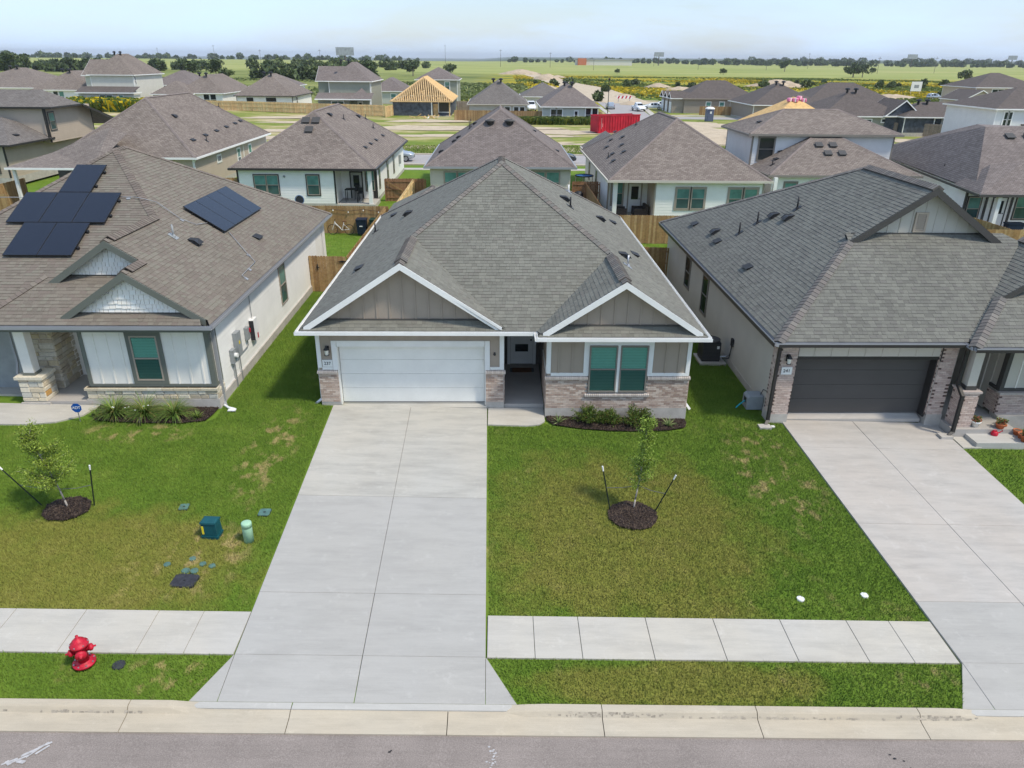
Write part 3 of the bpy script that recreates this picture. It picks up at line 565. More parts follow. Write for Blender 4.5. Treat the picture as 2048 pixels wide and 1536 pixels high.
def rake(parent, foot, peak, out, mat, h=.21, t=.035, soff=.4):
    foot, peak, o = V(foot), V(peak), V(out); m = MB(); z = V((0, 0, 1)); dn = -z*h
    m.ob(foot+dn, peak-foot, o*t, z*h); r = m.build('rake_board', mat, parent)
    m = MB(); m.ob(foot+dn*.6-o*soff, peak-foot, o*(soff-.004), z*.02); m.build('soffit', mat, parent); return r
# roof furniture, all sitting on a roof plane
def on_plane(pl, x, y): return V((x, y, pl[0]*x+pl[1]*y+pl[2]))
def pl_axes(pl):
    n = V((-pl[0], -pl[1], 1)).normalized(); u = V((0, 0, 1)).cross(n).normalized(); return u, n.cross(u), n
def slit_vent(roof, pl, x, y, w=.5):
    p = on_plane(pl, x, y); u, v, n = pl_axes(pl); m = MB(); d = .26
    m.prism([p-u*w/2+n*.02, p-u*w/2+n*.09-v*.02, p-u*w/2+v*d+n*.02], u*w); o = m.build('roof_vent', 'cap_vent', roof)
    m2 = MB(); t = n*.012; m2.prism([p-u*(w/2+.02)+n*.10-v*.04, p-u*(w/2+.02)+n*.112-v*.04, p-u*(w/2+.02)+v*(d+.03)+n*.033, p-u*(w/2+.02)+v*(d+.03)+n*.021], u*(w+.04)); m2.build('hood', M_VENT[0], o); return o
def box_vent(roof, pl, x, y, w=.42):
    p = on_plane(pl, x, y); u, v, n = pl_axes(pl); m = MB()
    m.prism([p-u*w*.42+n*.01, p-u*w*.42+n*.13-v*.02, p-u*w*.42+n*.15+v*.16, p-u*w*.42+v*.36+n*.02], u*w*.84); o = m.build('roof_vent', 'black_plastic', roof)
    m2 = MB(); m2.prism([p-u*w/2+n*.12-v*.05, p-u*w*.5+n*.15+v*.17, p-u*w*.35+v*.42+n*.025, p+u*w*.35+v*.42+n*.025, p+u*w*.5+n*.15+v*.17, p+u*w/2+n*.12-v*.05], n*.018); m2.build('hood', 'cap_vent', o); return o
def pipe_vent(roof, pl, x, y, h=.42, mat='black_metal'):
    p = on_plane(pl, x, y); u, v, n = pl_axes(pl); m = MB(); m.cyl(p-V((0, 0, .05)), p+V((0, 0, h)), .035, .035, 10); o = m.build('vent_pipe', mat, roof, True)
    m2 = MB(); m2.ob(p-u*.13-v*.16+n*.018, u*.26, v*.36, n*.012).cyl(p+n*.02, p+V((0, 0, .1)), .075, .04, 10); m2.build('flashing', mat if mat in ('black_metal', 'grey_box') else 'galvanised', o); return o
M_VENT = ['cap_vent']
def panel_vent(roof, pl, x, y, w=.5):
    p = on_plane(pl, x, y); u, v, n = pl_axes(pl); m = MB(); m.ob(p-u*w/2-v*w/2+n*.02, u*w, v*w, n*.09).ob(p-u*w*.58-v*w*.58+n*.12, u*w*1.16, v*w*1.16, n*.03); return m.build('roof_vent', 'dark_grey_trim', roof)

# ------------------------------------------------------------------ walls
def planks(parent, a, b, z0, z1, out, mat, e=.18):
    """lap siding: one board per course, all sharing one mesh"""
    a, b, o = V((a[0], a[1], 0)), V((b[0], b[1], 0)), V((out[0], out[1], 0)); L = b-a; m = MB(); z = V((0, 0, 1))
    m.prism([o*.002, o*.022, o*.010+z*e, o*.002+z*e], L); me = m.mesh('siding_plank', mat, (0, 0, 0)); n = int(round((z1-z0)/e)); e2 = (z1-z0)/n
    for i in range(n): inst('siding_plank', me, Matrix.Translation(a+z*(z0+i*e2)), parent)
def battens(parent, a, b, z0, ztop, out, mat, step=.4, w=.05, t=.022, off=.2):
    a, b, o = V((a[0], a[1], 0)), V((b[0], b[1], 0)), V((out[0], out[1], 0)); L = (b-a).length; d = (b-a)/L; s = off
    while s < L-.03:
        zt = ztop(s) if callable(ztop) else ztop; zb = z0(s) if callable(z0) else z0
        if zt-zb > .06: MB().ob(a+d*(s-w/2)+V((0, 0, zb)), d*w, o*t, V((0, 0, zt-zb))).build('batten', mat, parent)
        s += step
def window(parent, a, out, w, h, z, fmat='bronze_frame', trim=None, tw=.1, real=False, mull=True, split=.5, blinds=True, panes=('pane_teal', 'pane_teal_screen'), label=None):
    """double hung window; a = (x,y) of its lower-left corner on the wall face as seen from outside"""
    o = V((out[0], out[1], 0)); d = V((-out[1], out[0], 0)); a = V((a[0], a[1], z)); zz = V((0, 0, 1)); fw = .05
    p = a+o*.004; m = MB(); t = o*.055
    m.ob(p, d*fw, t, zz*h).ob(p+d*(w-fw), d*fw, t, zz*h).ob(p+d*fw, d*(w-2*fw), t, zz*fw).ob(p+d*fw+zz*(h-fw), d*(w-2*fw), t, zz*fw)
    if mull: m.ob(p+d*fw+zz*(h*split-.025), d*(w-2*fw), o*.048, zz*.05)
    win = m.build('window', fmat, parent, label=label)
    parts = [(fw, h*split-.025 if mull else h-fw, 1)]+([(h*split+.025, h-fw, 0)] if mull else [])
    for z0, z1, k in parts:
        MB().poly([p+d*fw+zz*z0+o*(.034-.006*k), p+d*(w-fw)+zz*z0+o*(.034-.006*k), p+d*(w-fw)+zz*z1+o*(.034-.006*k), p+d*fw+zz*z1+o*(.034-.006*k)]).build('pane', (('glass_clear_teal', 'glass_screened') if real else panes)[k], win)
    if real:
        m = MB(); n = int((h-2*fw)/.055)
        for i in range(n): q = p+d*(fw+.004)+zz*(fw+i*.055)+o*.006; m.poly([q, q+d*(w-2*fw-.008), q+d*(w-2*fw-.008)+zz*.053+o*.008, q+zz*.053+o*.008])
        m.build('blind', 'blind', win)
        MB().poly([p+d*fw+o*.002+zz*fw, p+d*(w-fw)+o*.002+zz*fw, p+d*(w-fw)+o*.002+zz*(h-fw), p+d*fw+o*.002+zz*(h-fw)]).build('unlit_room_sheet', 'interior', win)  # flat sheet coloured dark to stand for the unlit room behind the blind
    if trim:
        m = MB(); q = a+o*.003; t = o*.045
        m.ob(q-d*tw-zz*tw, d*tw, t, zz*(h+2*tw)).ob(q+d*w-zz*tw, d*tw, t, zz*(h+2*tw)).ob(q-zz*tw, d*w, t, zz*tw*.98).ob(q+zz*h, d*w, t, zz*tw); m.build('window_trim', trim, win)
    return win
def bricks(parent, zones, pal, mortar, bw=.2, bh=.067, limit=300, name='brick', quoin=None, depth=.018):
    """running bond on vertical faces; zones = (a_xy, b_xy, z0, z1, out, holes[(s0,s1,z0,z1)])"""
    out_all = []; base = MB()
    for (a, b, z0, z1, out, holes) in zones:
        a, b, o = V((a[0], a[1], 0)), V((b[0], b[1], 0)), V((out[0], out[1], 0)); L = (b-a).length; d = (b-a)/L; n = max(1, int(round((z1-z0)/bh))); h = (z1-z0)/n
        for r in range(n):
            s = -(bw/2 if r % 2 else 0)
            while s < L-.005:
                s0, s1 = max(0, s), min(L, s+bw); zc = z0+(r+.5)*h
                if s1-s0 > .03 and not any(h0-.02 < (s0+s1)/2 < h1+.02 and q0 < zc < q1 for h0, h1, q0, q1 in holes):
                    c = random.choice(pal)
                    if quoin and s1-s0 < .13 and random.random() < .55: c = quoin
                    out_all.append((a+d*s0+V((0, 0, z0+r*h)), d, o, s1-s0-.01, h-.01, c))
                s += bw
    out_all.sort(key=lambda t: (t[0]-CAMP).length); cache = {}
    for p, d, o, w, h, c in out_all[:limit]:
        k = (round(w, 2), round(h, 3), c, tuple(d))
        if k not in cache: m = MB(); m.ob((0, 0, 0), d*k[0], o*depth, V((0, 0, h)), c); cache[k] = m.mesh(name, 'brick' if name == 'brick' else 'stone', (0, 0, 0))
        inst(name, cache[k], Matrix.Translation(p), parent)
    if len(out_all) > limit:
        m = MB()
        for p, d, o, w, h, c in out_all[limit:]: m.ob(p, d*w, o*depth, V((0, 0, h)), c)
        m.build('brick_field' if name == 'brick' else 'stone_field', 'brick' if name == 'brick' else 'stone', parent, kind='stuff')
def stones(parent, zones, pal, rows=(.13, .2)):
    for (a, b, z0, z1, out) in zones:
        a, b, o = V((a[0], a[1], 0)), V((b[0], b[1], 0)), V((out[0], out[1], 0)); L = (b-a).length; d = (b-a)/L; z = z0
        while z < z1-.02:
            h = min(random.uniform(*rows), z1-z); h = z1-z if z1-z-h < .07 else h; s = 0
            while s < L-.02:
                w = random.uniform(.2, .55); w = L-s if L-s-w < .12 else w; t = random.uniform(.02, .045); c = random.choices(pal, [6, 5, 5, 3, 1, 2][:len(pal)])[0]
                m = MB(); p = a+d*(s+.006)+V((0, 0, z+.006)); ww, hh = d*(w-.012), V((0, 0, h-.012)); g = .018
                b0 = [p, p+ww, p+ww+hh, p+hh]; ji = lambda: o*random.uniform(-.006, .006)
                f0 = [p+d*g+V((0, 0, g))+o*t+ji(), p+ww-d*g+V((0, 0, g))+o*t+ji(), p+ww+hh-d*g-V((0, 0, g))+o*t+ji(), p+hh+d*g-V((0, 0, g))+o*t+ji()]
                m.poly(f0, c)
                for i in range(4): m.poly([b0[i], b0[(i+1) % 4], f0[(i+1) % 4], f0[i]], c)
                m.build('stone', 'stone', parent); s += w
            z += h
def wall_lantern(parent, x, y, z, sgn=-1):
    m = MB(); m.box(x-.06, y-.02, z-.1, x+.06, y, z+.14); o = m.build('wall_lantern', 'black_metal', parent)
    MB().lathe((x, y-.14, z-.16), [(.05, 0), (.085, .02), (.085, .03), (.02, .03)], 8).lathe((x, y-.14, z+.05), [(.10, 0), (.03, .1), (.012, .13)], 8).box(x-.012, y-.14, z+.12, x+.012, y-.02, z+.145).build('housing', 'black_metal', o)
    MB().lathe((x, y-.14, z-.13), [(.055, 0), (.07, .17)], 8).build('lamp_glass', 'bulb', o)
def downspout(parent, pts, mat, w=.045):
    m = MB()
    for a, b in zip(pts[:-1], pts[1:]):
        a, b = V(a), V(b); d = (b-a); s = V((1, 0, 0)) if abs(d.normalized().x) < .9 else V((0, 0, 1)); s = (s-d.normalized()*s.dot(d.normalized())).normalized(); t = d.normalized().cross(s)
        m.ob(a-s*w-t*w-d.normalized()*w*.5, s*2*w, t*2*w, d+d.normalized()*w)
    return m.build('downspout', mat, parent)

# ================================================================== middle house, number 237
PAL_B = [(0.191, 0.187, 0.16), (0.205, 0.201, 0.173), (0.217, 0.214, 0.184), (0.229, 0.227, 0.195), (0.244, 0.24, 0.205), (0.213, 0.204, 0.178)]
CAP_B = [(0.21, 0.188, 0.171), (0.235, 0.205, 0.184), (0.192, 0.175, 0.161), (0.255, 0.233, 0.206), (0.2, 0.193, 0.176)]
hB = empty('house', (0, 30, 0), 'taupe board and batten house with white trim, white garage door and grey roof, number 237', 'house')
xl, xr, ze, yf, yb_, s_, sf = -6.45, 6.65, 2.85, 21.98, 40.6, .66, .58
xm = (xl+xr)/2; zr = ze+s_*(xr-xm); ya_ = yf+(zr-ze)/sf; yr = ya_+1.45
g1x = -3.1; g1z = ze+s_*(g1x-xl); g1y = yf+(g1z-ze)/sf; g1r = 2*g1x-xl
g2l = 1.23; g2x = (g2l+xr)/2; g2z = ze+s_*(xr-g2x); g2y = yf+(g2z-ze)/sf; yw = 21.45
k1, k2 = 22.05, 21.52                          # rake planes
Lp = [(xl, yf+.02, ze), (xl, yb_, ze), (xm, yr, zr), (xm, ya_, zr), (g1x, g1y, g1z), (g1x, k1, g1z), (xl+.1, k1, ze+.066)]
Rp = [(xr, yw+.02, ze), (xr-.1, k2, ze+.066), (g2x, k2, g2z), (g2x, g2y, g2z), (xm, ya_, zr), (xm, yr, zr), (xr, yb_, ze)]
Fp = [(g1r, yf, ze), (g2l, yf, ze), (g2x, g2y, g2z), (xm, ya_, zr), (g1x, g1y, g1z)]
G1 = [(g1x, k1, g1z), (g1x, g1y, g1z), (g1r, yf, ze), (g1r-.04, k1, ze+.03)]
G2 = [(g2x, k2, g2z), (g2l+.04, k2, ze+.03), (g2l, yf, ze), (g2x, g2y, g2z)]
Bp = [(xl, yb_, ze), (xr, yb_, ze), (xm, yr, zr)]
S1 = [(xl+.02, yf, ze), (g1r+.0, yf, ze), (g1r-.25, 22.43, ze+sf*.45), (xl+.42, 22.43, ze+sf*.45)]
S2 = [(g2l, yw, ze), (xr-.02, yw, ze), (xr-.42, 21.9, ze+sf*.45), (g2l+.42, 21.9, ze+sf*.45)]
# low hip over the rear patio
E1 = [(-6.3, 44.0, ze), (-6.3, 38.0, ze), (-3.7, 40.6, ze+1.5), (-3.7, 41.4, ze+1.5)]; E2 = [(-6.3, 44, ze), (-3.7, 41.4, ze+1.5), (-1.1, 44, ze)]; E3 = [(-6.3, 38, ze), (-1.1, 38, ze), (-3.7, 40.6, ze+1.5)]; E4 = [(-1.1, 38, ze), (-1.1, 44, ze), (-3.7, 41.4, ze+1.5), (-3.7, 40.6, ze+1.5)]
rB = deck(hB, [Lp, Rp, Fp, G1, G2, Bp, S1, S2, E1, E2, E3, E4])
sh = Shingles(PAL_B)
for pts, fr in ((S1, .5), (S2, .5), (Fp, .8), (G1, 1), (G2, 1), (Rp, 1.3), (Lp, 1.3), (Bp, 9), (E1, 9), (E3, 9), (E4, 9), (E2, 9)): sh.plane(pts, front=fr)
sh.finish(rB)
nL, nR, nF = V((-s_, 0, 1)), V((s_, 0, 1)), V((0, -sf, 1)); nBk = V((0, (zr-ze)/(yb_-yr), 1))
caps(rB, (g1x, g1y, g1z), (xm, ya_, zr), nL, nF, CAP_B); caps(rB, (g2x, g2y, g2z), (xm, ya_, zr), nR, nF, CAP_B); caps(rB, (xm, ya_, zr), (xm, yr, zr), nL, nR, CAP_B)
caps(rB, (xl, yb_, ze), (xm, yr, zr), nL, nBk, CAP_B); caps(rB, (xr, yb_, ze), (xm, yr, zr), nR, nBk, CAP_B)
for gx, ga, gb, gz in ((g1x, k1-.02, g1y-.2, g1z), (g2x, k2-.02, g2y-.2, g2z)):
    MB().prism([(gx-.17, ga+.35, gz-.112), (gx, ga+.35, gz), (gx+.17, ga+.35, gz-.112), (gx+.17, ga+.35, gz-.05), (gx, ga+.35, gz+.06), (gx-.17, ga+.35, gz-.05)], (0, gb-ga-.35, 0)).build('ridge_vent', 'cap_vent', rB)
    caps(rB, (gx, ga, gz), (gx, ga+.36, gz), nL, nR, CAP_B); caps(rB, (gx, ga+.33, gz), (gx, gb, gz), nL, nR, CAP_B, .2, .06)
caps(rB, (-6.3, 38, ze), (-3.7, 40.6, ze+1.5), V((-.58, 0, 1)), V((0, -.58, 1)), CAP_B); caps(rB, (-3.7, 40.6, ze+1.5), (-3.7, 41.4, ze+1.5), V((-.58, 0, 1)), V((.58, 0, 1)), CAP_B)
plL, plR = (s_, 0, ze-s_*xl), (-s_, 0, ze+s_*xr)
for x, y in ((-5.34, 36.56), (-5.31, 26.5)): slit_vent(rB, plL, x, y)
box_vent(rB, plL, -4.23, 32.9); pipe_vent(rB, plL, -5.95, 34.8)
for x, y in ((2.9, 31.1), (4.73, 32.9), (4.78, 26.4)): box_vent(rB, plR, x, y)
for x, y in ((5.6, 35.2), (5.62, 29.0)): slit_vent(rB, plR, x, y)
pipe_vent(rB, plR, 2.92, 30.0); pipe_vent(rB, plR, 4.5, 24.7, .4, 'galvanised'); pipe_vent(rB, plR, 3.3, 35.1, .35, 'white_plastic')
# eaves
gutter(hB, (xl-.12, yf, ze), (g2l+.06, yf, ze), (0, -1, 0), 'white_paint'); gutter(hB, (g2l-.06, yw, ze), (xr+.12, yw, ze), (0, -1, 0), 'white_paint')
gutter(hB, (xl, yf, ze), (xl, yb_, ze), (-1, 0, 0), 'white_paint'); gutter(hB, (xr, yw, ze), (xr, yb_, ze), (1, 0, 0), 'white_paint'); gutter(hB, (g2l, yw-.1, ze), (g2l, yf, ze), (-1, 0, 0), 'white_paint', .1)
boxes('soffit', 'white_paint', hB, [(xl+.01, yf+.02, ze-.16, .6, 22.42, ze-.13), (.17, 22.42, ze-.161, 1.54, 26.0, ze-.131), (g2l+.01, yw+.02, ze-.163, xr-.02, 21.89, ze-.133), (xl+.01, 22.44, ze-.16, -6.07, 40.5, ze-.13), (6.34, 22, ze-.16, xr-.01, 40.5, ze-.13)])
rake(hB, (xl+.16, k1, ze+.11), (g1x, k1, g1z+.0), (0, -1, 0), 'white_paint'); rake(hB, (g1r-.16, k1, ze+.11), (g1x, k1, g1z), (0, -1, 0), 'white_paint')
rake(hB, (g2l+.16, k2, ze+.11), (g2x, k2, g2z), (0, -1, 0), 'white_paint'); rake(hB, (xr-.16, k2, ze+.11), (g2x, k2, g2z), (0, -1, 0), 'white_paint')
zg = ze+sf*.45-.02
MB().prism([(xl+.5, 22.43, zg), (g1r-.4, 22.43, zg), (g1x, 22.43, g1z-.12)], (0, .1, 0)).build('gable_wall', 'taupe', hB); MB().prism([(g2l+.5, 21.9, zg), (xr-.5, 21.9, zg), (g2x, 21.9, g2z-.12)], (0, .1, 0)).build('gable_wall', 'taupe', hB)
battens(hB, (xl+.5, 22.43), (g1r-.4, 22.43), zg, lambda s: g1z-.12-abs(xl+.5+s-g1x)*s_-.03, (0, -1), 'taupe', .42, .045, .024, .3); battens(hB, (g2l+.5, 21.9), (xr-.5, 21.9), zg, lambda s: g2z-.12-abs(g2l+.5+s-g2x)*s_-.03, (0, -1), 'taupe', .42, .045, .024, .28)
boxes('flashing', 'dark_grey_trim', hB, [(xl+.5, 22.36, zg-.02, g1r-.4, 22.425, zg+.03), (g2l+.5, 21.83, zg-.02, xr-.5, 21.895, zg+.03)])
# body
fl = MB(); fl.box(-6.03, 22.5, .115, -.50+.65, 40.2, ze-.14); fl.box(1.60, 22.0, .15, 6.28, 40.2, ze-.141); fl.box(.16, 26.05, .02, 1.6, 30, ze-.142)
fl = MB(); fl.box(-6.03, 22.78, .0, .15, 40.2, ze-.14).box(-6.03, 22.45, .0, -5.39, 22.775, ze-.14).box(-.47, 22.45, .0, .15, 22.775, ze-.14).box(-5.39, 22.45, 2.14, -.47, 22.775, ze-.141)
fl.box(1.58, 21.92, .1, 6.29, 40.2, ze-.142).box(.15, 26.06, .0, 1.58, 30, ze-.143); fl.build('wall', 'taupe', hB)
boxes('foundation', 'concrete_wall', hB, [(-6.06, 22.42, -.6, -5.40, 23, .12), (-.47, 22.42, -.6, .17, 23, .115), (-6.05, 23, -.6, -5.8, 40.2, .118), (1.55, 21.88, -.7, 6.34, 22.2, .14), (6.1, 22.2, -.7, 6.335, 40.2, .138)])
MB().box(-5.4, 22.60, -.3, -.47, 23, .005).build('garage_sill', 'concrete_old', hB)
MB().box(.18, 22.47, -.3, 1.54, 26.05, .01).build('porch_floor', 'concrete_porch', hB)
# garage door with four sections
gd = box('garage_door', 'garage_white', hB, -5.37, 22.66, .02, -.49, 22.70, 2.13)
for i in range(4):
    MB().box(-5.35, 22.625, .03+i*.525, -.51, 22.657, .03+i*.525+.517).build('panel', 'garage_white', gd)
MB().box(-5.36, 22.62, .012, -.50, 22.66, .03).build('weather_seal', 'black_plastic', gd)
t = .03; yt = 22.445-t
boxes('garage_trim', 'white_paint', hB, [(-5.56, yt, 1.30, -5.39, 22.448, 2.34), (-.47, yt, 1.30, -.31, 22.448, 2.34), (-5.38, yt+.002, 2.155, -.48, 22.447, 2.34)])
boxes('door_jamb', 'garage_white', hB, [(-5.41, 22.43, 0.0, -5.37, 22.64, 2.15), (-.49, 22.43, 0.0, -.45, 22.64, 2.15), (-5.38, 22.43, 2.12, -.48, 22.64, 2.152)])
boxes('corner_trim', 'white_paint', hB, [(-6.06, yt, 1.38, -5.93, 22.449, ze-.15), (.02, yt, 1.38, .165, 22.449, ze-.15), (-6.061, 22.45, 1.38, -6.03, 22.58, ze-.15), (.152, 22.45, 1.38, .17, 22.6, ze-.152), (-5.92, yt+.002, 1.31, -5.57, 22.447, 1.40), (-.30, yt+.002, 1.31, .165, 22.447, 1.40)])
battens(hB, (-5.9, 22.45), (0.0, 22.45), 2.35, ze-.15, (0, -1), 'taupe', .5, .045, .024, .33)
tw_ = 21.918
boxes('corner_trim', 'white_paint', hB, [(1.57, tw_-.03, 1.40, 1.70, tw_, ze-.15), (6.17, tw_-.03, 1.40, 6.30, tw_, ze-.15), (1.71, tw_-.028, 1.32, 2.80, tw_-.001, 1.42), (5.02, tw_-.028, 1.32, 6.29, tw_-.001, 1.42), (1.555, 21.92, 1.33, 1.579, 24, 1.42), (1.553, 21.92, 1.33, 1.578, 22.05, ze-.15), (6.291, 21.92, 1.33, 6.31, 22.1, ze-.15)])
battens(hB, (1.7, tw_), (6.2, tw_), lambda s: 2.52 if 1.05 < s < 3.4 else 1.42, ze-.15, (0, -1), 'taupe', .44, .045, .024, .26)
for wx in (2.96, 3.97): window(hB, (wx, 21.90), (0, -1), .92, 1.66, .74, 'bronze_frame', None, real=True)
boxes('window_trim', 'white_paint', hB, [(2.78, tw_-.034, 1.32, 2.955, tw_-.001, 2.54), (4.895, tw_-.034, 1.32, 5.06, tw_-.001, 2.54), (2.956, tw_-.032, 2.405, 4.894, tw_-.001, 2.54), (3.87, tw_-.06, .74, 3.985, tw_-.001, 2.404)])
PALBR = [(0.643, 0.499, 0.41), (0.712, 0.575, 0.482), (0.548, 0.41, 0.331), (0.766, 0.639, 0.542), (0.453, 0.332, 0.271), (0.602, 0.472, 0.398)]
boxes('mortar_bed', 'mortar', hB, [(-6.06, 22.425, .12, -5.41, 22.45, 1.25), (-.45, 22.425, .12, .162, 22.45, 1.25), (.15, 22.45, .12, .168, 24.2, 1.25), (-6.05, 22.45, .12, -6.02, 23.0, 1.25), (1.56, 21.895, .14, 2.93, 21.92, 1.28), (4.92, 21.895, .14, 6.31, 21.92, 1.28), (2.931, 21.896, .14, 4.919, 21.92, .66), (1.558, 21.92, .14, 1.58, 24, 1.28), (6.29, 21.92, .14, 6.315, 22.6, 1.28)])
bricks(hB, [((-6.06, 22.425), (-5.41, 22.425), .12, 1.19, (0, -1), []), ((-.45, 22.425), (.165, 22.425), .12, 1.19, (0, -1), []), ((1.56, 21.895), (6.32, 21.895), .14, 1.21, (0, -1), [(1.33, 3.36, .60, 2)]),
            ((.168, 22.42), (.168, 24.2), .12, 1.19, (1, 0), []), ((6.315, 21.9), (6.315, 22.6), .14, 1.21, (1, 0), []), ((1.558, 23.9), (1.558, 21.9), .14, 1.21, (-1, 0), [])], PALBR, 'mortar')
PALSILL = [(0.60, 0.54, 0.49), (0.55, 0.49, 0.44), (0.64, 0.58, 0.53)]
def rowlock(parent, x0, x1, y, z, dz=.075, step=.068):
    x = x0; ms = []
    for c in PALSILL:
        m = MB(); m.prism([(0, .05, 0), (0, -.055, -.03), (0, -.055, -.03+.06), (0, .05, dz)], (step-.01, 0, 0), c); ms.append(m.mesh('sill_brick', 'brick', (0, 0, 0)))
    while x < x1-.03: inst('sill_brick', random.choice(ms), Matrix.Translation(V((x, y, z))), parent); x += step
rowlock(hB, -6.10, -5.41, 22.40, 1.215); rowlock(hB, -.45, .21, 22.40, 1.215); rowlock(hB, 1.52, 2.92, 21.87, 1.235); rowlock(hB, 4.93, 6.36, 21.87, 1.235); rowlock(hB, 2.86, 5.0, 21.87, .625)
wall_lantern(hB, -5.70, 22.445, 2.02)
pq = box('number_plaque', 'white_plastic', hB, -5.90, 22.40, 1.42, -5.57, 22.444, 1.66)
text_part('numeral', '237', .155, 'ink', frame((-5.735, 22.397, 1.54), V((1, 0, 0)), V((0, 0, 1)), V((0, -1, 0))), pq)
MB().lathe((-.15, 22.44, 1.83), [(.035, 0), (.045, .02), (.03, .1)], 8, axis=(0, -.2, 1)).build('doorbell_camera', 'black_plastic', hB)
# front door
fd = box('front_door', 'white_paint', hB, .44, 26.0, .04, 1.30, 26.045, 2.08)
boxes('door_casing', 'white_paint', fd, [(.32, 25.97, .02, .43, 26.055, 2.2), (1.31, 25.97, .02, 1.42, 26.055, 2.2), (.431, 25.97, 2.09, 1.309, 26.055, 2.2)])
for z in (.55, 1.18, 1.72): MB().box(.62, 25.985, z, 1.12, 25.999, z+.30).build('pane', 'pane_dark', fd)
MB().box(1.2, 25.95, 1.0, 1.25, 25.999, 1.06).box(1.2, 25.96, 1.18, 1.25, 25.999, 1.23).build('door_handle', 'black_metal', fd)
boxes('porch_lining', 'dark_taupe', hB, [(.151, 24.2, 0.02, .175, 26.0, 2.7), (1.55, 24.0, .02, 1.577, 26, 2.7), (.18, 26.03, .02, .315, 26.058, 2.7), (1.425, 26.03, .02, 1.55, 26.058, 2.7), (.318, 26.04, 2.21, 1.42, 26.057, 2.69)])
mt = MB(); mt.box(.50, 25.2, .012, 1.24, 25.6, .03)
mat_ = mt.build('door_mat', 'mat_fibre', None, label='small brown doormat with dark fringe before the white front door', cat='doormat')
fr = MB()
for i in range(6): fr.box(.41, 25.22+i*.068, .013, .499, 25.25+i*.068, .024).box(1.241, 25.22+i*.068, .013, 1.33, 25.25+i*.068, .024)
fr.build('fringe', 'black_plastic', mat_)
for sx, x0 in ((-1, -6.06), (1, 6.34)):
    downspout(hB, [(x0+sx*.02, 22.7, ze-.2), (x0+sx*.05, 22.7, .1), (x0+sx*.3, 22.55, -.08 if sx < 0 else -.22)], 'white_paint', .04)

# ================================================================== left house with solar panels
PAL_A = [(0.204, 0.176, 0.145), (0.22, 0.19, 0.156), (0.235, 0.204, 0.168), (0.25, 0.222, 0.182), (0.22, 0.183, 0.154), (0.242, 0.222, 0.179)]
CAP_A = [(0.213, 0.176, 0.151), (0.236, 0.193, 0.164), (0.198, 0.166, 0.141), (0.253, 0.218, 0.181)]
hA = empty('house', (-15, 30, .3), 'white house with brown roof, stone wainscot and grey-green trim, solar panels on top', 'house')
xr, xl, ze, yf, yb_ = -9.15, -22.05, 3.12, 21.7, 39.6; s_, sf = .66, .475
xm = (xl+xr)/2; zr = ze+s_*(xr-xm); ya_ = 31.0; yr = 31.8; dA = zr-sf*ya_           # main front plane z = sf*y + dA
def zf_(y): return sf*y+dA
gx1, gz1 = -11.65, ze+s_*(xr+11.65); gx2, gz2 = -12.68, ze+s_*(xr+12.68); k1, k2 = 21.95, 23.25
gy2 = (gz2-dA)/sf
Rp = [(xr, yf+.02, ze), (xr-.1, k1, ze+.066), (gx1, k1, gz1), (gx1, k2+.02, gz1), (gx2, k2, gz2), (gx2, gy2, gz2), (xm, ya_, zr), (xm, yr, zr), (xr, yb_, ze)]
# porch wing front plane (steeper, lower) and main front plane behind it
sw_ = .60
wz = lambda y: ze+sw_*(y-yf)
Wp = [(-16.6, yf, ze), (-9.4, yf, ze), (-9.6, 22.16, wz(22.16)), (-11.2, 22.16, wz(22.16)), (-11.2, 23.55, wz(23.55)), (-15.0, 23.55, wz(23.55))]
yfm = (ze-dA)/sf
Mp = [(xl, yfm, ze), (-16.7, yfm, ze), (-15.0, (wz(23.4)-dA)/sf-.2, wz(23.4)-.1), (gx2-.3, k2+.35, zf_(k2+.35)), (gx2, gy2, gz2), (xm, ya_, zr)]
Gl1 = [(gx1, k1, gz1), (-14.0, k1, gz1-s_*2.35), (-14.0, 24.2, gz1-s_*2.35), (gx1, 24.2, gz1)]
Gl2 = [(gx2, k2, gz2), (-15.05, k2, gz2-s_*2.37), (-15.05, 25.6, gz2-s_*2.37), (gx2, gy2+.1, gz2)]
Sk1 = [(-14.0, yf, ze), (xr-.02, yf, ze), (xr-.42, 22.16, wz(22.16)), (-13.8, 22.16, wz(22.16))]
Lp = [(xl, yb_, ze), (xl, yfm, ze), (xm, ya_, zr), (xm, yr, zr)]; Bp = [(xl, yb_, ze), (xr, yb_, ze), (xm, yr, zr)]
rA = deck(hA, [Rp, Wp, Mp, Gl1, Gl2, Lp, Bp])
sh = Shingles(PAL_A)
for pts, fr in ((Wp, .6), (Mp, 1), (Rp, .9), (Bp, 9), (Lp, 9)): sh.plane(pts, front=fr)
sh.finish(rA)
nL, nR, nF, nW = V((-s_, 0, 1)), V((s_, 0, 1)), V((0, -sf, 1)), V((0, -sw_, 1)); nBk = V((0, (zr-ze)/(yb_-yr), 1))
caps(rA, (gx2, gy2, gz2), (xm, ya_, zr), nR, nF, CAP_A); caps(rA, (xl, yfm, ze), (xm, ya_, zr), nL, nF, CAP_A); caps(rA, (xm, ya_, zr), (xm, yr, zr), nL, nR, CAP_A); caps(rA, (xr, yb_, ze), (xm, yr, zr), nR, nBk, CAP_A)
caps(rA, (-16.6, yf, ze), (-15.0, 23.5, wz(23.5)), V((-.6, 0, 1)), nW, CAP_A)
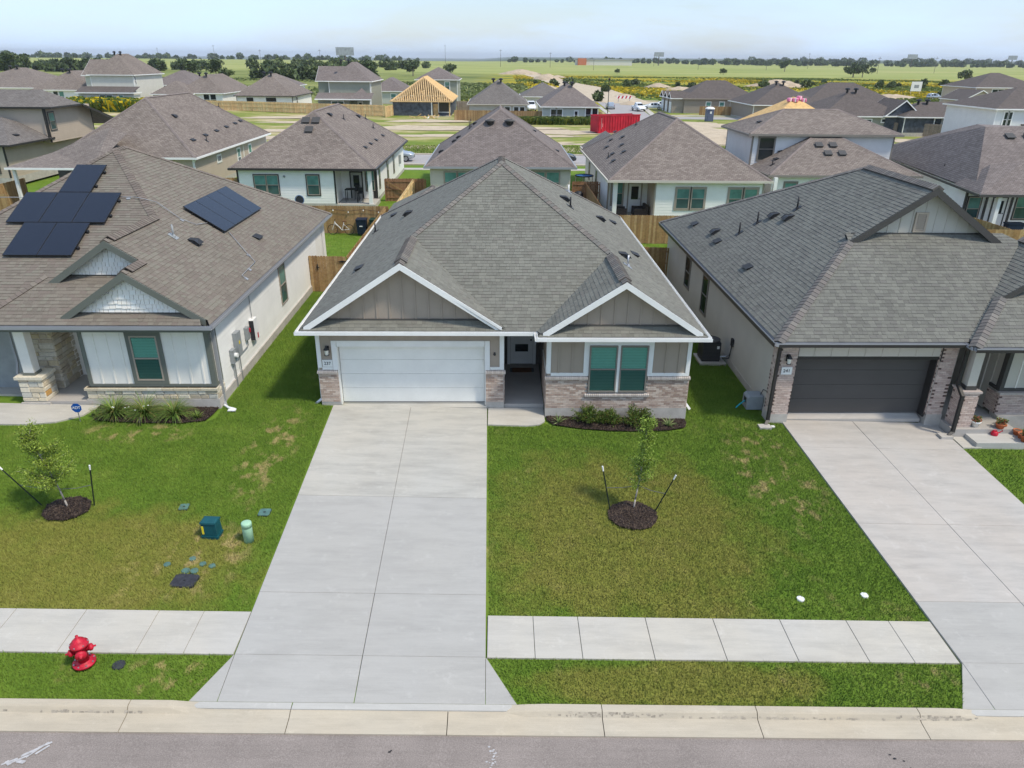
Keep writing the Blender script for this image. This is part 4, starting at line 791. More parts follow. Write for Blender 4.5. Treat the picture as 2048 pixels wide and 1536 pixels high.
for gx, ga, gb, gz in ((gx1, k1-.02, k2, gz1), (gx2, k2-.02, gy2, gz2)):
    MB().prism([(gx-.17, ga+.3, gz-.112), (gx, ga+.3, gz), (gx+.17, ga+.3, gz-.112), (gx+.17, ga+.3, gz-.05), (gx, ga+.3, gz+.06), (gx-.17, ga+.3, gz-.05)], (0, gb-ga-.35, 0)).build('ridge_vent', 'cap_vent', rA)
    caps(rA, (gx, ga, gz), (gx, ga+.33, gz), nL, nR, CAP_A); caps(rA, (gx, ga+.3, gz), (gx, gb, gz), nL, nR, CAP_A, .2, .06)
plA = (-s_, 0, ze+s_*xr); plM = (0, sf, dA)
pipe_vent(rA, plA, -11.8, 26.3, .45, 'grey_box'); box_vent(rA, plA, -11.15, 26.8); slit_vent(rA, plA, -10.16, 30.7)
gutter(hA, (xl, yf, ze), (xr+.1, yf, ze), (0, -1, 0), 'gutter_grey'); gutter(hA, (xr, yf, ze), (xr, yb_, ze), (1, 0, 0), 'gutter_grey')
fascia(hA, (xl, yf, ze), (xr, yf, ze), (0, -1, 0), 'green_grey_trim', .2); fascia(hA, (xr, yf, ze), (xr, yb_, ze), (1, 0, 0), 'green_grey_trim', .2)
boxes('soffit', 'off_white_board', hA, [(-17, yf+.02, ze-.2, xr-.03, 22.15, ze-.17), (-9.44, 22.17, ze-.2, xr-.03, 39.5, ze-.17), (-15.9, 22.16, ze-.2, -13.6, 27, ze-.168)])
for gx, k, gz, lf, rt, yw_ in ((gx1, k1, gz1, -13.85, xr-.18, 22.16), (gx2, k2, gz2, -14.95, gx1-.1, 23.55)):
    zl, zr2 = gz-s_*(gx-lf), gz-s_*(rt-gx)
    rake(hA, (lf, k, zl), (gx, k, gz), (0, -1, 0), 'green_grey_trim', .24, .035, .2); rake(hA, (rt, k, zr2), (gx, k, gz), (0, -1, 0), 'green_grey_trim', .24, .035, .2)
# gable fields of staggered white shakes, each shake a piece
def shakes(parent, x0, x1, y, z0, apex_x, apex_z, slope):
    MB().prism([(x0, y, z0), (x1, y, z0), (min(x1, apex_x+.0), y, apex_z-.1)] if x1 >= apex_x else [(x0, y, z0), (x1, y, z0), (x1, y, apex_z-.1)], (0, .1, 0)).build('gable_wall', 'off_white_board', parent)
    z = z0; r = 0
    while z < apex_z-.2:
        hw = (apex_z-.2-z)/slope; a, b = max(x0, apex_x-hw), min(x1, apex_x+hw); x = a-(.06 if r % 2 else 0)
        while x < b-.02:
            w = random.choice((.12, .16, .2)); p0, p1 = max(a, x), min(b, x+w); dz = random.uniform(-.012, .02); zt = min(z+.17, apex_z-.14-slope*max(abs(p0-apex_x), abs(p1-apex_x)))
            if p1-p0 > .03 and zt-z > .03: MB().prism([(p0+.004, y-.004, z+dz), (p0+.004, y-.045, z+dz), (p0+.004, y-.012, zt), (p0+.004, y-.004, zt)], (p1-p0-.014, 0, 0)).build('shake', random.choice(['off_white_board', 'off_white_board', 'white_siding']), parent)
            x += w
        z += .155; r += 1
shakes(hA, -13.45, -9.95, 22.16, wz(22.16)-.02, gx1, gz1-.05, s_); shakes(hA, -14.4, gx1-.15, 23.55, wz(23.55)-.02, gx2, gz2-.05, s_)
boxes('flashing', 'dark_grey_trim', hA, [(-13.5, 22.1, wz(22.16)-.03, -9.9, 22.15, wz(22.16)+.02), (-14.5, 23.49, wz(23.55)-.03, gx1-.1, 23.54, wz(23.55)+.02)])
zb = .40; zt = .90
boxes('wall', 'off_white_board', hA, [(-13.6, 22.18, zb, -9.45, 39.2, ze-.2), (-15.02, 24.2, .3, -13.6, 39.2, ze-.19), (-21.6, 24.0, .3, -15.02, 39.2, ze-.18)])
boxes('foundation', 'concrete_wall', hA, [(-13.75, 22.02, -.3, -9.36, 22.6, zb), (-9.8, 22.6, -.4, -9.37, 39.2, .38)])
PALST = [(0.742, 0.653, 0.488), (0.678, 0.581, 0.423), (0.784, 0.714, 0.57), (0.615, 0.592, 0.515), (0.636, 0.367, 0.12), (0.583, 0.5, 0.368)]
boxes('stone_bed', 'stone_mortar', hA, [(-13.7, 22.06, zb, -9.42, 22.17, .80), (-9.5, 22.17, zb, -9.41, 22.75, .80)])
stones(hA, [((-13.72, 22.06), (-9.40, 22.06), zb, .72, (0, -1)), ((-9.41, 22.06), (-9.41, 22.75), zb, .72, (1, 0))], PALST)
x = -13.76                                           # stone cap course
while x < -9.4:
    w = min(random.uniform(.35, .6), -9.36-x); MB().box(x+.004, 21.99, .72, x+w-.004, 22.2, .80, random.choice(PALST[:3])).build('cap_stone', 'stone', hA); x += w
battens(hA, (-13.55, 22.18), (-9.5, 22.18), lambda s: 2.78 if 1.28 < s < 2.62 else zt, ze-.2, (0, -1), 'off_white_board', .42, .05, .024, .38)
boxes('corner_trim', 'green_grey_trim', hA, [(-13.6, 22.14, .805, -9.41, 22.179, zt), (-9.58, 22.142, zt, -9.41, 22.178, ze-.2), (-9.448, 22.18, .81, -9.41, 22.75, zt), (-9.449, 22.18, zt, -9.412, 22.3, ze-.2), (-9.447, 22.66, zt, -9.412, 22.76, ze-.2), (-13.62, 22.141, zt, -13.5, 22.2, ze-.2)])
window(hA, (-11.99, 22.18), (0, -1), .88, 1.58, 1.03, 'tan_trim', 'green_grey_trim', .13, real=True)
window(hA, (-9.45, 30.22), (1, 0), .92, 1.7, .98, 'tan_trim', None)
planks(hA, (-9.45, 22.77), (-9.45, 37.0), .38, ze-.2, (1, 0), 'white_siding', .2)
# porch: post on stone pier, stone garage wall end, dark porch wall
MB().box(-15.83, 22.0, -.2, -13.6, 27, .335).build('porch_floor', 'concrete_porch', hA)
MB().box(-15.9, 21.93, -.3, -14.95, 22.0, .30).build('foundation', 'concrete_wall', hA)
MB().box(-15.82, 22.02, .33, -15.08, 22.7, 1.2).build('pier_core', 'stone_mortar', hA)
stones(hA, [((-15.85, 22.02), (-15.05, 22.02), .32, 1.12, (0, -1)), ((-15.08, 22.02), (-15.08, 22.7), .32, 1.12, (1, 0))], PALST)
MB().box(-15.92, 21.94, 1.12, -15.0, 22.76, 1.22, PALST[2]).build('cap_stone', 'stone', hA)
pt = box('porch_post', 'off_white_board', hA, -15.66, 22.12, 1.30, -15.32, 22.46, ze-.2); MB().box(-15.69, 22.09, 1.22, -15.29, 22.49, 1.31).build('post_base', 'green_grey_trim', pt)
MB().box(-16.1, 23.03, .33, -15.04, 24.25, ze-.19).build('wall_core', 'stone_mortar', hA)
stones(hA, [((-15.9, 23.03), (-15.02, 23.03), .34, ze-.2, (0, -1)), ((-15.04, 23.03), (-15.04, 24.25), .34, ze-.2, (1, 0))], [(0.62, 0.55, 0.43), (0.55, 0.47, 0.35), (0.66, 0.60, 0.50), (0.60, 0.50, 0.33), (0.5, 0.42, 0.32)], (.12, .22))
MB().box(-15.03, 24.26, .335, -15.0, 27, ze-.2).build('porch_wall', 'greige', hA); battens(hA, (-15.0, 24.26), (-15.0, 27), .34, ze-.2, (1, 0), 'off_white_board', .42, .05, .024, .4)
MB().box(-21.6, 23.2, .3, -16.1, 23.26, 2.5).build('garage_door', 'grey_box', hA); MB().box(-21.6, 23.03, 2.5, -16.1, 23.3, ze-.19).build('garage_lintel', 'off_white_board', hA); MB().box(-21.6, 22.6, -.1, -16.1, 23.2, .3).build('garage_sill', 'concrete_old', hA)
downspout(hA, [(-9.38, 22.45, ze-.15), (-9.38, 22.45, .1), (-9.25, 22.2, .07)], 'gutter_grey'); downspout(hA, [(-15.92, 22.35, ze-.2), (-15.92, 22.35, 1.6), (-15.99, 22.3, 1.2)], 'gutter_grey', .035)
box('porch_post', 'off_white_board', hA, -9.75, 38.4, 0, -9.45, 38.7, ze-.2); MB().box(-15, 37.2, -.2, -9.4, 39.2, .1).build('patio_slab', 'concrete_porch', hA)
# service gear on the side wall
xw = -9.43
mb = box('meter_box', 'grey_box', hA, xw, 23.62, 1.0, xw+.14, 23.92, 1.5); MB().cyl((xw+.14, 23.77, 1.28), (xw+.24, 23.77, 1.28), .085, .085, 14).build('meter_dial', 'white_plastic', mb); MB().tube([(xw+.07, 23.77, 1.0), (xw+.07, 23.77, -.05)], .035).build('conduit', 'galvanised', mb)
eb = box('breaker_panel', 'grey_box', hA, xw, 24.12, 1.1, xw+.16, 24.52, 1.95); MB().box(xw+.161, 24.26, 1.5, xw+.166, 24.36, 1.62).build('warning_sticker', 'yellow_sticker', eb); MB().tube([(xw+.07, 24.35, 1.1), (xw+.07, 24.35, -.05)], .025).build('conduit', 'galvanised', eb)
sb = box('disconnect_switch', 'grey_box', hA, xw, 25.3, 1.25, xw+.13, 25.55, 1.72); MB().box(xw+.13, 25.5, 1.5, xw+.17, 25.56, 1.65).build('switch_lever', 'red_paint', sb); MB().tube([(xw+.05, 25.42, 1.25), (xw+.05, 25.42, 1.0), (xw+.05, 24.4, 1.0)], .018).build('conduit', 'galvanised', sb)
iv = box('inverter', 'white_plastic', hA, xw, 25.95, .98, xw+.16, 26.4, 1.8); MB().box(xw-.0, 25.93, 1.0, xw+.17, 25.949, 1.78).build('heat_sink', 'black_plastic', iv); MB().box(xw+.161, 26.25, .99, xw+.165, 26.36, 1.2).build('label_plate', 'red_paint', iv); MB().tube([(xw+.05, 26.2, 1.8), (xw+.05, 26.2, ze-.25)], .018).build('conduit', 'galvanised', iv)
# solar arrays
def solar_array(pl, cells, w, l, label, along):
    u, v, n = pl_axes(pl); x0, y0 = cells[0]; c = on_plane(pl, sum(a for a, b in cells)/len(cells), sum(b for a, b in cells)/len(cells))
    arr = empty('solar_array', c, label, 'solar panels', 'solar arrays on the brown roof')
    for (x, y) in cells:
        p = on_plane(pl, x, y)+n*.10; a, b = u*(w-.015), v*(l-.015); m = MB(); m.ob(p, a, b, n*.035); fo = m.build('solar_panel', 'black_metal', arr)
        m = MB(); q = p+n*.0365+u*.015+v*.015; aa, bb = u*(w-.045), v*(l-.045); m.poly([q, q+aa, q+aa+bb, q+bb], uv=[(0, 0), (w, 0), (w, l), (0, l)]); m.build('cell_sheet', 'solar_cell', fo)
    m = MB()
    for (x, y) in cells:
        p = on_plane(pl, x, y)
        for t in (.25, .75): m.ob(p+v*(l*t)+n*.03-u*.03, u*(w+.06), v*.04, n*.065); m.ob(p+v*(l*t-.03)+n*.0+u*(w+.01), u*.05, v*.1, n*.1)
    m.build('mounting_rail', 'black_metal', arr); return arr
lv = math.sqrt(1+sf*sf)
solar_array(plM, [(-16.6, 28.16), (-17.78, 26.5), (-16.6, 26.5), (-15.42, 26.5), (-17.1, 24.84), (-15.92, 24.84)], 1.18, 1.65*lv, 'T-shaped group of black solar panels on the front slope of the brown roof', 'x')
lr = math.sqrt(1+s_*s_)
solar_array(plA, [(-11.03, 29.05+1.22*i) for i in range(4)], 1.22, 1.5*lr, 'row of four black solar panels on the right slope of the brown roof', 'y')
# conduit over the roof
def rp(x, y, pl, h=.07): return on_plane(pl, x, y)+V((0, 0, h))
hip = V((-14.0, 28.75, 0)); 
cd = MB(); cd.tube([rp(-14.25, 27.95, plM), rp(-13.75, 27.95, plM), rp(-13.30, 27.75, plM, .14), rp(-13.0, 28.1, plA, .12), rp(-12.2, 28.0, plA), rp(-11.75, 28.3, plA), rp(-11.6, 29.1, plA)], .014)
cd.tube([rp(-10.95, 29.4, plA), rp(-9.95, 28.4, plA), rp(-9.6, 28.1, plA), rp(-9.55, 26.3, plA), rp(-9.4, 26.25, plA)], .014).tube([rp(-17.8, 27.9, plM), rp(-19.2, 27.9, plM), rp(-19.6, 27.6, plM)], .014)
cdo = cd.build('conduit_run', 'gutter_grey', rA, True)
for x, y, p in ((-13.95, 27.95, plM), (-12.15, 28.02, plA), (-9.95, 28.4, plA), (-9.57, 27.2, plA), (-9.42, 26.3, plA)):
    q = on_plane(p, x, y); u, v, n = pl_axes(p); MB().ob(q-u*.07-v*.07+n*.015, u*.14, v*.14, n*.03).build('junction_box', 'gutter_grey', cdo)

# ================================================================== right house, number 241
PAL_C = [(0.172, 0.169, 0.15), (0.186, 0.183, 0.163), (0.201, 0.199, 0.174), (0.213, 0.211, 0.185), (0.227, 0.225, 0.196), (0.19, 0.184, 0.166)]
CAP_C = [(0.191, 0.175, 0.164), (0.216, 0.192, 0.177), (0.176, 0.165, 0.154), (0.241, 0.222, 0.202)]
hC = empty('house', (15, 30, -.3), 'greige house with grey roof, black gutters and charcoal garage door, number 241', 'house')
xl, xr, ze, yf, yb_ = 8.9, 21.2, 2.71, 21.43, 39.8; s_, sf = .69, .64
xm = 15.05; zr = ze+s_*(xm-xl); k = 25.12; yr = 30.3
zh = ze+sf*(k-yf); xh = xl+(zh-ze)/s_                     # where the hip meets the gablet rake
xh2 = 2*xm-xh
Lp = [(xl, yf, ze), (xh, k, zh), (xm, k, zr), (xm, yr, zr), (xl, yb_, ze)]
wl = 15.0; yw = 21.0; wc = 18.6; wz_ = ze+s_*(wc-wl-.25)          # porch wing on the right
def zfr(y): return ze+sf*(y-yf)
vy = yf+(wz_-ze)/sf
Fp = [(xl, yf, ze), (wl+.25, yf, ze), (wc, vy, wz_), (xh2+.2, 25.5, zfr(25.5)), (xh-.0, 25.5, zfr(25.5)), (xh, k, zh)]
kw = 22.7; zk = ze+s_*(0)+.64*(kw-yw)
Wl = [(wl+.0, yw, ze), (wl+.0+(kw-yw)*.64/s_, kw, ze+.64*(kw-yw)), (wc, kw, wz_+.16), (wc, vy+.2, wz_+.16), (wl+.05, yf+.05, ze+.04)]
Wf = [(wl, yw, ze), (22, yw, ze), (22, 23.0, ze+.64*2.0), (wl+1.86, 23.0, ze+.64*2.0)]
Rp = [(xm, k, zr), (xh2, k, zh), (xr, 30, ze), (xr, yb_, ze), (xm, yr, zr)]; Bp = [(xl, yb_, ze), (xm, yr, zr), (xr, yb_, ze)]
Wr = [(wc, kw, wz_+.16), (22, kw, wz_+.16-s_*3.4), (22, 26, wz_+.16-s_*3.4), (wc, vy+.2, wz_+.16)]
rC = deck(hC, [Lp, Fp, Wl, Wf, Rp, Bp, Wr])
sh = Shingles(PAL_C)
for pts, fr in ((Wf, .8), (Fp, .7), (Lp, 1), (Wl, 1), (Rp, 9), (Bp, 9), (Wr, 9)): sh.plane(pts, front=fr)
sh.finish(rC)
nL, nR, nF = V((-s_, 0, 1)), V((s_, 0, 1)), V((0, -sf, 1)); nBk = V((0, (zr-ze)/(yb_-yr), 1))
caps(rC, (xl, yf, ze), (xh, k, zh), nL, nF, CAP_C, .19, .03); caps(rC, (xl, yb_, ze), (xm, yr, zr), nL, nBk, CAP_C); caps(rC, (wl, yw, ze), (wl+(kw-yw)*.64/s_, kw, ze+.64*(kw-yw)), nL, nF, CAP_C, .19, .03)
for gx, ga, gb, gz in ((xm, k-.02, yr, zr), (wc, kw, vy+.2, wz_+.16)):
    MB().prism([(gx-.17, ga+.2, gz-.118), (gx, ga+.2, gz), (gx+.17, ga+.2, gz-.118), (gx+.17, ga+.2, gz-.05), (gx, ga+.2, gz+.06), (gx-.17, ga+.2, gz-.05)], (0, gb-ga-.3, 0)).build('ridge_vent', 'cap_vent', rC); caps(rC, (gx, ga, gz), (gx, gb, gz), nL, nR, CAP_C, .2, .06)
plC = (s_, 0, ze-s_*xl)
for x, y in ((9.71, 36.2), (9.78, 32.3), (9.78, 27.9)): slit_vent(rC, plC, x, y)
for x, y in ((9.95, 33.5), (11.7, 31.2), (11.9, 30.1)): box_vent(rC, plC, x, y)
for x, y in ((10.6, 31.7), (11.3, 31.6), (12.5, 30.5)): pipe_vent(rC, plC, x, y, .5)
gutter(hC, (xl-.1, yf, ze), (15.0, yf, ze), (0, -1, 0), 'gutter_grey'); gutter(hC, (xl, yf, ze), (xl, yb_, ze), (-1, 0, 0), 'gutter_grey'); gutter(hC, (wl, yw, ze), (22, yw, ze), (0, -1, 0), 'gutter_grey'); gutter(hC, (wl, yw, ze), (wl, yf, ze), (-1, 0, 0), 'gutter_grey', .08)
fascia(hC, (xl, yf-.125, ze-.02), (15.0, yf-.125, ze-.02), (0, -1, 0), 'black_trim', .10, .02); fascia(hC, (wl, yw-.125, ze-.02), (22, yw-.125, ze-.02), (0, -1, 0), 'black_trim', .10, .02); fascia(hC, (xl-.125, yf, ze-.02), (xl-.125, yb_, ze-.02), (-1, 0, 0), 'black_trim', .13, .02)
boxes('soffit', 'greige', hC, [(xl+.02, yf+.02, ze-.19, wl+.3, 21.82, ze-.16), (xl+.02, 21.83, ze-.19, 9.28, 39.7, ze-.16), (wl+.31, yw+.02, ze-.192, 22, 24, ze-.162)])
rake(hC, (xh+.06, k, zh+.04), (xm, k, zr), (0, -1, 0), 'dark_grey_trim', .26, .04, .35); rake(hC, (xh2+.1, k, zh-.07), (xm, k, zr), (0, -1, 0), 'dark_grey_trim', .26, .04, .35)
rake(hC, (wl+(kw-yw)*.64/s_-.05, kw, ze+.64*(kw-yw)-.03), (wc, kw, wz_+.16), (0, -1, 0), 'dark_grey_trim', .24, .04, .3)
zw = zfr(25.5)-.02
xg = xl+(zw+.14-ze)/s_; MB().prism([(xg, 25.5, zw), (2*xm-xg, 25.5, zw), (xm, 25.5, zr-.15)], (0, .12, 0)).build('gable_wall', 'greige', hC)
battens(hC, (xh+.25, 25.5), (xh2-.25, 25.5), zw, lambda s: zr-.2-abs(xh+.25+s-xm)*s_, (0, -1), 'greige', .41, .035, .022, .42)
MB().box(xh+.2, 25.44, zw-.03, xh2-.2, 25.495, zw+.03).build('flashing', 'dark_grey_trim', hC)
gv = MB(); gv.box(14.70, 25.44, 5.35, 14.77, 25.49, 6.05).box(15.08, 25.44, 5.35, 15.15, 25.49, 6.05).box(14.77, 25.44, 5.35, 15.08, 25.49, 5.42).box(14.77, 25.44, 5.98, 15.08, 25.49, 6.05); gvo = gv.build('gable_vent', 'tan_siding', hC)
for i in range(8): MB().prism([(14.775, 25.485, 5.43+i*.07), (14.775, 25.44, 5.43+i*.07), (14.775, 25.44, 5.44+i*.07), (14.775, 25.485, 5.49+i*.07)], (.3, 0, 0)).build('louvre', 'tan_siding', gvo)
MB().prism([(16.9, 23.0, ze+1.26), (22, 23.0, ze+1.26), (22, 23.0, wz_), (wc, 23.0, wz_)], (0, .1, 0)).build('gable_wall', 'greige', hC)
zs = -.2
boxes('wall', 'greige', hC, [(9.3, 22.35, -.15, 15.05, 39.4, ze-.17), (9.3, 21.84, -.1, 9.79, 22.34, ze-.172), (14.56, 21.84, -.1, 15.06, 22.34, ze-.172), (9.79, 21.9, 2.05, 14.56, 22.34, ze-.173), (17.05, 22.1, 0.3, 22, 26, ze-.17), (15.06, 25.5, -.2, 17.05, 26, ze-.171)])
boxes('foundation', 'concrete_wall', hC, [(9.15, 21.80, -.9, 9.80, 22.4, -.05), (14.56, 21.80, -.9, 15.1, 22.4, -.06), (9.27, 22.4, -.9, 9.6, 39.4, -.12), (17.0, 21.75, -.8, 22, 22.2, -.1)])
planks(hC, (9.3, 39.4), (9.3, 22.35), -.12, ze-.19, (-1, 0), 'greige', .18)
boxes('mortar_bed', 'mortar', hC, [(9.17, 21.82, -.05, 9.79, 21.86, ze-.17), (9.165, 21.82, -.05, 9.30, 22.3, ze-.175), (14.56, 21.82, -.06, 15.08, 21.86, ze-.17), (14.535, 21.84, -.06, 14.57, 22.28, ze-.175)])
PALBC = [(0.7, 0.552, 0.479), (0.624, 0.483, 0.421), (0.761, 0.621, 0.546), (0.574, 0.437, 0.382), (0.662, 0.529, 0.464), (0.73, 0.574, 0.497)]
bricks(hC, [((9.165, 21.82), (9.795, 21.82), -.05, ze-.18, (0, -1), []), ((14.55, 21.82), (15.08, 21.82), -.06, ze-.18, (0, -1), []), ((9.165, 22.3), (9.165, 21.82), -.05, ze-.18, (-1, 0), []), ((14.535, 22.28), (14.535, 21.84), -.06, ze-.18, (-1, 0), []),
            ((15.22, 21.22), (15.76, 21.22), -.3, 1.0, (0, -1), []), ((15.22, 21.76), (15.22, 21.22), -.3, 1.0, (-1, 0), []), ((17.0, 21.95), (22, 21.95), -.1, .62, (0, -1), []), ((17.0, 22.6), (17.0, 21.95), -.1, .62, (-1, 0), [])], PALBC, 'mortar', quoin=(0.16, 0.11, 0.095))
boxes('pier_core', 'mortar', hC, [(15.22, 21.23, -.3, 15.75, 21.76, 1.0), (17.01, 21.96, -.1, 22, 22.1, .62), (17.01, 22.1, -.1, 17.05, 22.6, .62)])
boxes('pier_cap', 'brick', hC, [(15.17, 21.17, 1.0, 15.81, 21.81, 1.07, (0.56, 0.48, 0.44)), (16.95, 21.9, .62, 22, 22.1, .69, (0.56, 0.49, 0.45))])
pp = box('porch_post', 'greige', hC, 15.34, 21.34, 1.2, 15.64, 21.64, ze-.18); MB().box(15.31, 21.31, 1.072, 15.67, 21.67, 1.21).build('post_base', 'dark_grey_trim', pp)
MB().box(15.08, 21.05, -.9, 17.2, 25.5, -.24).build('porch_floor', 'concrete_porch', hC)
MB().box(17.02, 22.6, -.2, 17.05, 25.5, ze-.19).build('porch_wall', 'greige', hC); battens(hC, (17.02, 25.5), (17.02, 22.6), -.2, ze-.2, (-1, 0), 'off_white_board', .42, .04, .022, .4)
boxes('corner_trim', 'dark_grey_trim', hC, [(17.0, 22.05, .69, 17.14, 22.099, ze-.18), (17.14, 22.051, .69, 22, 22.098, .8), (16.985, 22.1, .69, 17.04, 22.6, .8), (16.99, 22.1, .8, 17.045, 22.25, ze-.18)]); battens(hC, (17.15, 22.1), (21, 22.1), .8, ze-.18, (0, -1), 'off_white_board', .45, .04, .022, .4)
gd = box('garage_door', 'charcoal_door', hC, 9.80, 22.27, -.2, 14.53, 22.31, 1.93)
for i in range(4): MB().box(9.82, 22.235, -.19+i*.53, 14.51, 22.267, -.19+i*.53+.522).build('panel', 'charcoal_door', gd)
boxes('garage_trim', 'black_trim', hC, [(9.80, 21.86, 1.93, 14.53, 22.26, 2.04), (9.80, 21.88, -.2, 9.83, 22.23, 1.929), (14.48, 21.9, -.2, 14.53, 22.23, 1.929)])
MB().box(9.80, 21.862, 2.041, 14.53, 21.90, ze-.18).build('lintel_board', 'greige', hC); battens(hC, (9.85, 21.862), (14.5, 21.862), 2.045, ze-.18, (0, -1), 'greige', .56, .03, .018, .5)
boxes('edge_trim', 'black_trim', hC, [(9.785, 21.80, -.05, 9.80, 21.87, ze-.18), (14.535, 21.80, 1.9, 14.56, 21.83, ze-.18)])
wall_lantern(hC, 9.46, 21.80, 2.0)
pq = box('number_plaque', 'white_plastic', hC, 9.31, 21.765, 1.43, 9.66, 21.80, 1.69); text_part('numeral', '241', .16, 'ink', frame((9.485, 21.762, 1.56), V((1, 0, 0)), V((0, 0, 1)), V((0, -1, 0))), pq)
window(hC, (9.3, 35.0), (-1, 0), .92, 1.5, .6, 'bronze_frame', 'bronze_frame', .06, panes=('pane_dark', 'pane_dark')); window(hC, (9.3, 31.75), (-1, 0), .92, 1.7, .35, 'bronze_frame', 'bronze_frame', .06, panes=('pane_dark', 'pane_dark'))
downspout(hC, [(9.0, 21.45, ze-.12), (9.12, 21.72, ze-.28), (9.12, 21.74, -.25), (9.02, 21.60, -.36)], 'black_trim', .05)
downspout(hC, [(14.98, 21.38, ze-.12), (15.14, 21.5, ze-.3), (15.14, 21.50, 1.2), (15.12, 21.1, .95), (15.12, 21.08, -.35), (14.95, 21.0, -.44)], 'black_trim', .05)
MB().box(8.75, 21.35, -.45, 9.15, 21.62, -.33).build('splash_block', 'concrete_wall', hC); MB().box(14.65, 20.85, -.55, 15.05, 21.15, -.42).build('splash_block', 'concrete_wall', hC)

# ================================================================== second and third row houses
def uvpoly(m, pts):
    u, v, n = plane_axes(pts); o = V(pts[0]); m.poly(pts, uv=[((V(p)-o).dot(u)+50, (V(p)-o).dot(v)+50) for p in pts])
def hip_planes(x0, x1, y0, y1, ze, s):
    w, d = x1-x0, y1-y0
    if w <= d:
        h = w/2; xm = (x0+x1)/2; z = ze+s*h; a, b = (xm, y0+h, z), (xm, y1-h, z)
        return [[(x0, y0, ze), (x1, y0, ze), a], [(x1, y0, ze), (x1, y1, ze), b, a], [(x1, y1, ze), (x0, y1, ze), b], [(x0, y1, ze), (x0, y0, ze), a, b]], a, b
    h = d/2; ym = (y0+y1)/2; z = ze+s*h; a, b = (x0+h, ym, z), (x1-h, ym, z)
    return [[(x0, y0, ze), (x1, y0, ze), b, a], [(x1, y0, ze), (x1, y1, ze), b], [(x1, y1, ze), (x0, y1, ze), a, b], [(x0, y1, ze), (x0, y0, ze), a]], a, b
def gable_planes(x0, x1, y0, y1, ze, s, axis):
    if axis == 'y': xm = (x0+x1)/2; z = ze+s*(x1-x0)/2; return [[(x0, y1, ze), (x0, y0, ze), (xm, y0, z), (xm, y1, z)], [(x1, y0, ze), (x1, y1, ze), (xm, y1, z), (xm, y0, z)]], (xm, y0, z), (xm, y1, z)
    ym = (y0+y1)/2; z = ze+s*(y1-y0)/2; return [[(x0, y0, ze), (x1, y0, ze), (x1, ym, z), (x0, ym, z)], [(x1, y1, ze), (x0, y1, ze), (x0, ym, z), (x1, ym, z)]], (x0, ym, z), (x1, ym, z)
def roof_block(parent, kind, x0, x1, y0, y1, ze, s, mat, fas, near=False, axis='y', wallmat=None, oh=.4):
    pls, a, b = hip_planes(x0, x1, y0, y1, ze, s) if kind == 'hip' else gable_planes(x0, x1, y0, y1, ze, s, axis)
    m = MB()
    for p in pls: uvpoly(m, p)
    r = m.build('roof', mat, parent)
    f = MB(); h = .16; t = .1
    f.box(x0-t, y0-t, ze-h, x1+t, y0, ze-.005).box(x1, y0, ze-h, x1+t, y1, ze-.006).box(x0-t, y0, ze-h, x0, y1, ze-.007).box(x0-t, y1, ze-h, x1+t, y1+t, ze-.008).box(x0, y0, ze-h, x1, y1, ze-h+.02)
    if kind != 'hip':
        if axis == 'y':
            for yy in (y0-.03, y1):
                f.ob((x0, yy, ze-.2), V((a[0]-x0, 0, a[2]-ze)), (0, .03, 0), (0, 0, .2)); f.ob((x1, yy, ze-.2), V((a[0]-x1, 0, a[2]-ze)), (0, .03, 0), (0, 0, .2))
        else:
            for xx in (x0-.03, x1):
                f.ob((xx, y0, ze-.2), V((0, a[1]-y0, a[2]-ze)), (.03, 0, 0), (0, 0, .2)); f.ob((xx, y1, ze-.2), V((0, a[1]-y1, a[2]-ze)), (.03, 0, 0), (0, 0, .2))
    f.build('gutter', fas, parent)
    if near:
        cm = MB(); 
        ends = ([((x0, y0, ze), a), ((x1, y0, ze), a), ((x1, y1, ze), b), ((x0, y1, ze), b)] if y1-y0 >= x1-x0 else [((x0, y0, ze), a), ((x1, y0, ze), b), ((x1, y1, ze), b), ((x0, y1, ze), a)]) if kind == 'hip' else []
        for p, q in ends+[(a, b)]:
            p, q = V(p), V(q); d = q-p; sd = V((-d.y, d.x, 0)).normalized()*.13
            cm.poly([p-sd+V((0, 0, -.03)), q-sd+V((0, 0, -.03)), q+V((0, 0, .05)), p+V((0, 0, .05))]); cm.poly([p+V((0, 0, .05)), q+V((0, 0, .05)), q+sd+V((0, 0, -.03)), p+sd+V((0, 0, -.03))])
        cm.build('hip_cap', 'cap_brown', r)
    if kind != 'hip' and wallmat:
        if axis == 'y':
            for yy in (y0+oh, y1-oh-.1): MB().prism([(x0+oh, yy, ze-.1), (x1-oh, yy, ze-.1), (a[0], yy, a[2]-.15)], (0, .1, 0)).build('gable_wall', wallmat, parent)
        else:
            for xx in (x0+oh, x1-oh-.1): MB().prism([(xx, y0+oh, ze-.1), (xx, y1-oh, ze-.1), (xx, a[1], a[2]-.15)], (.1, 0, 0)).build('gable_wall', wallmat, parent)
    return r, a, b
simple('cap_brown', (0.20, 0.165, 0.15), 0.95, 0.2, 2)
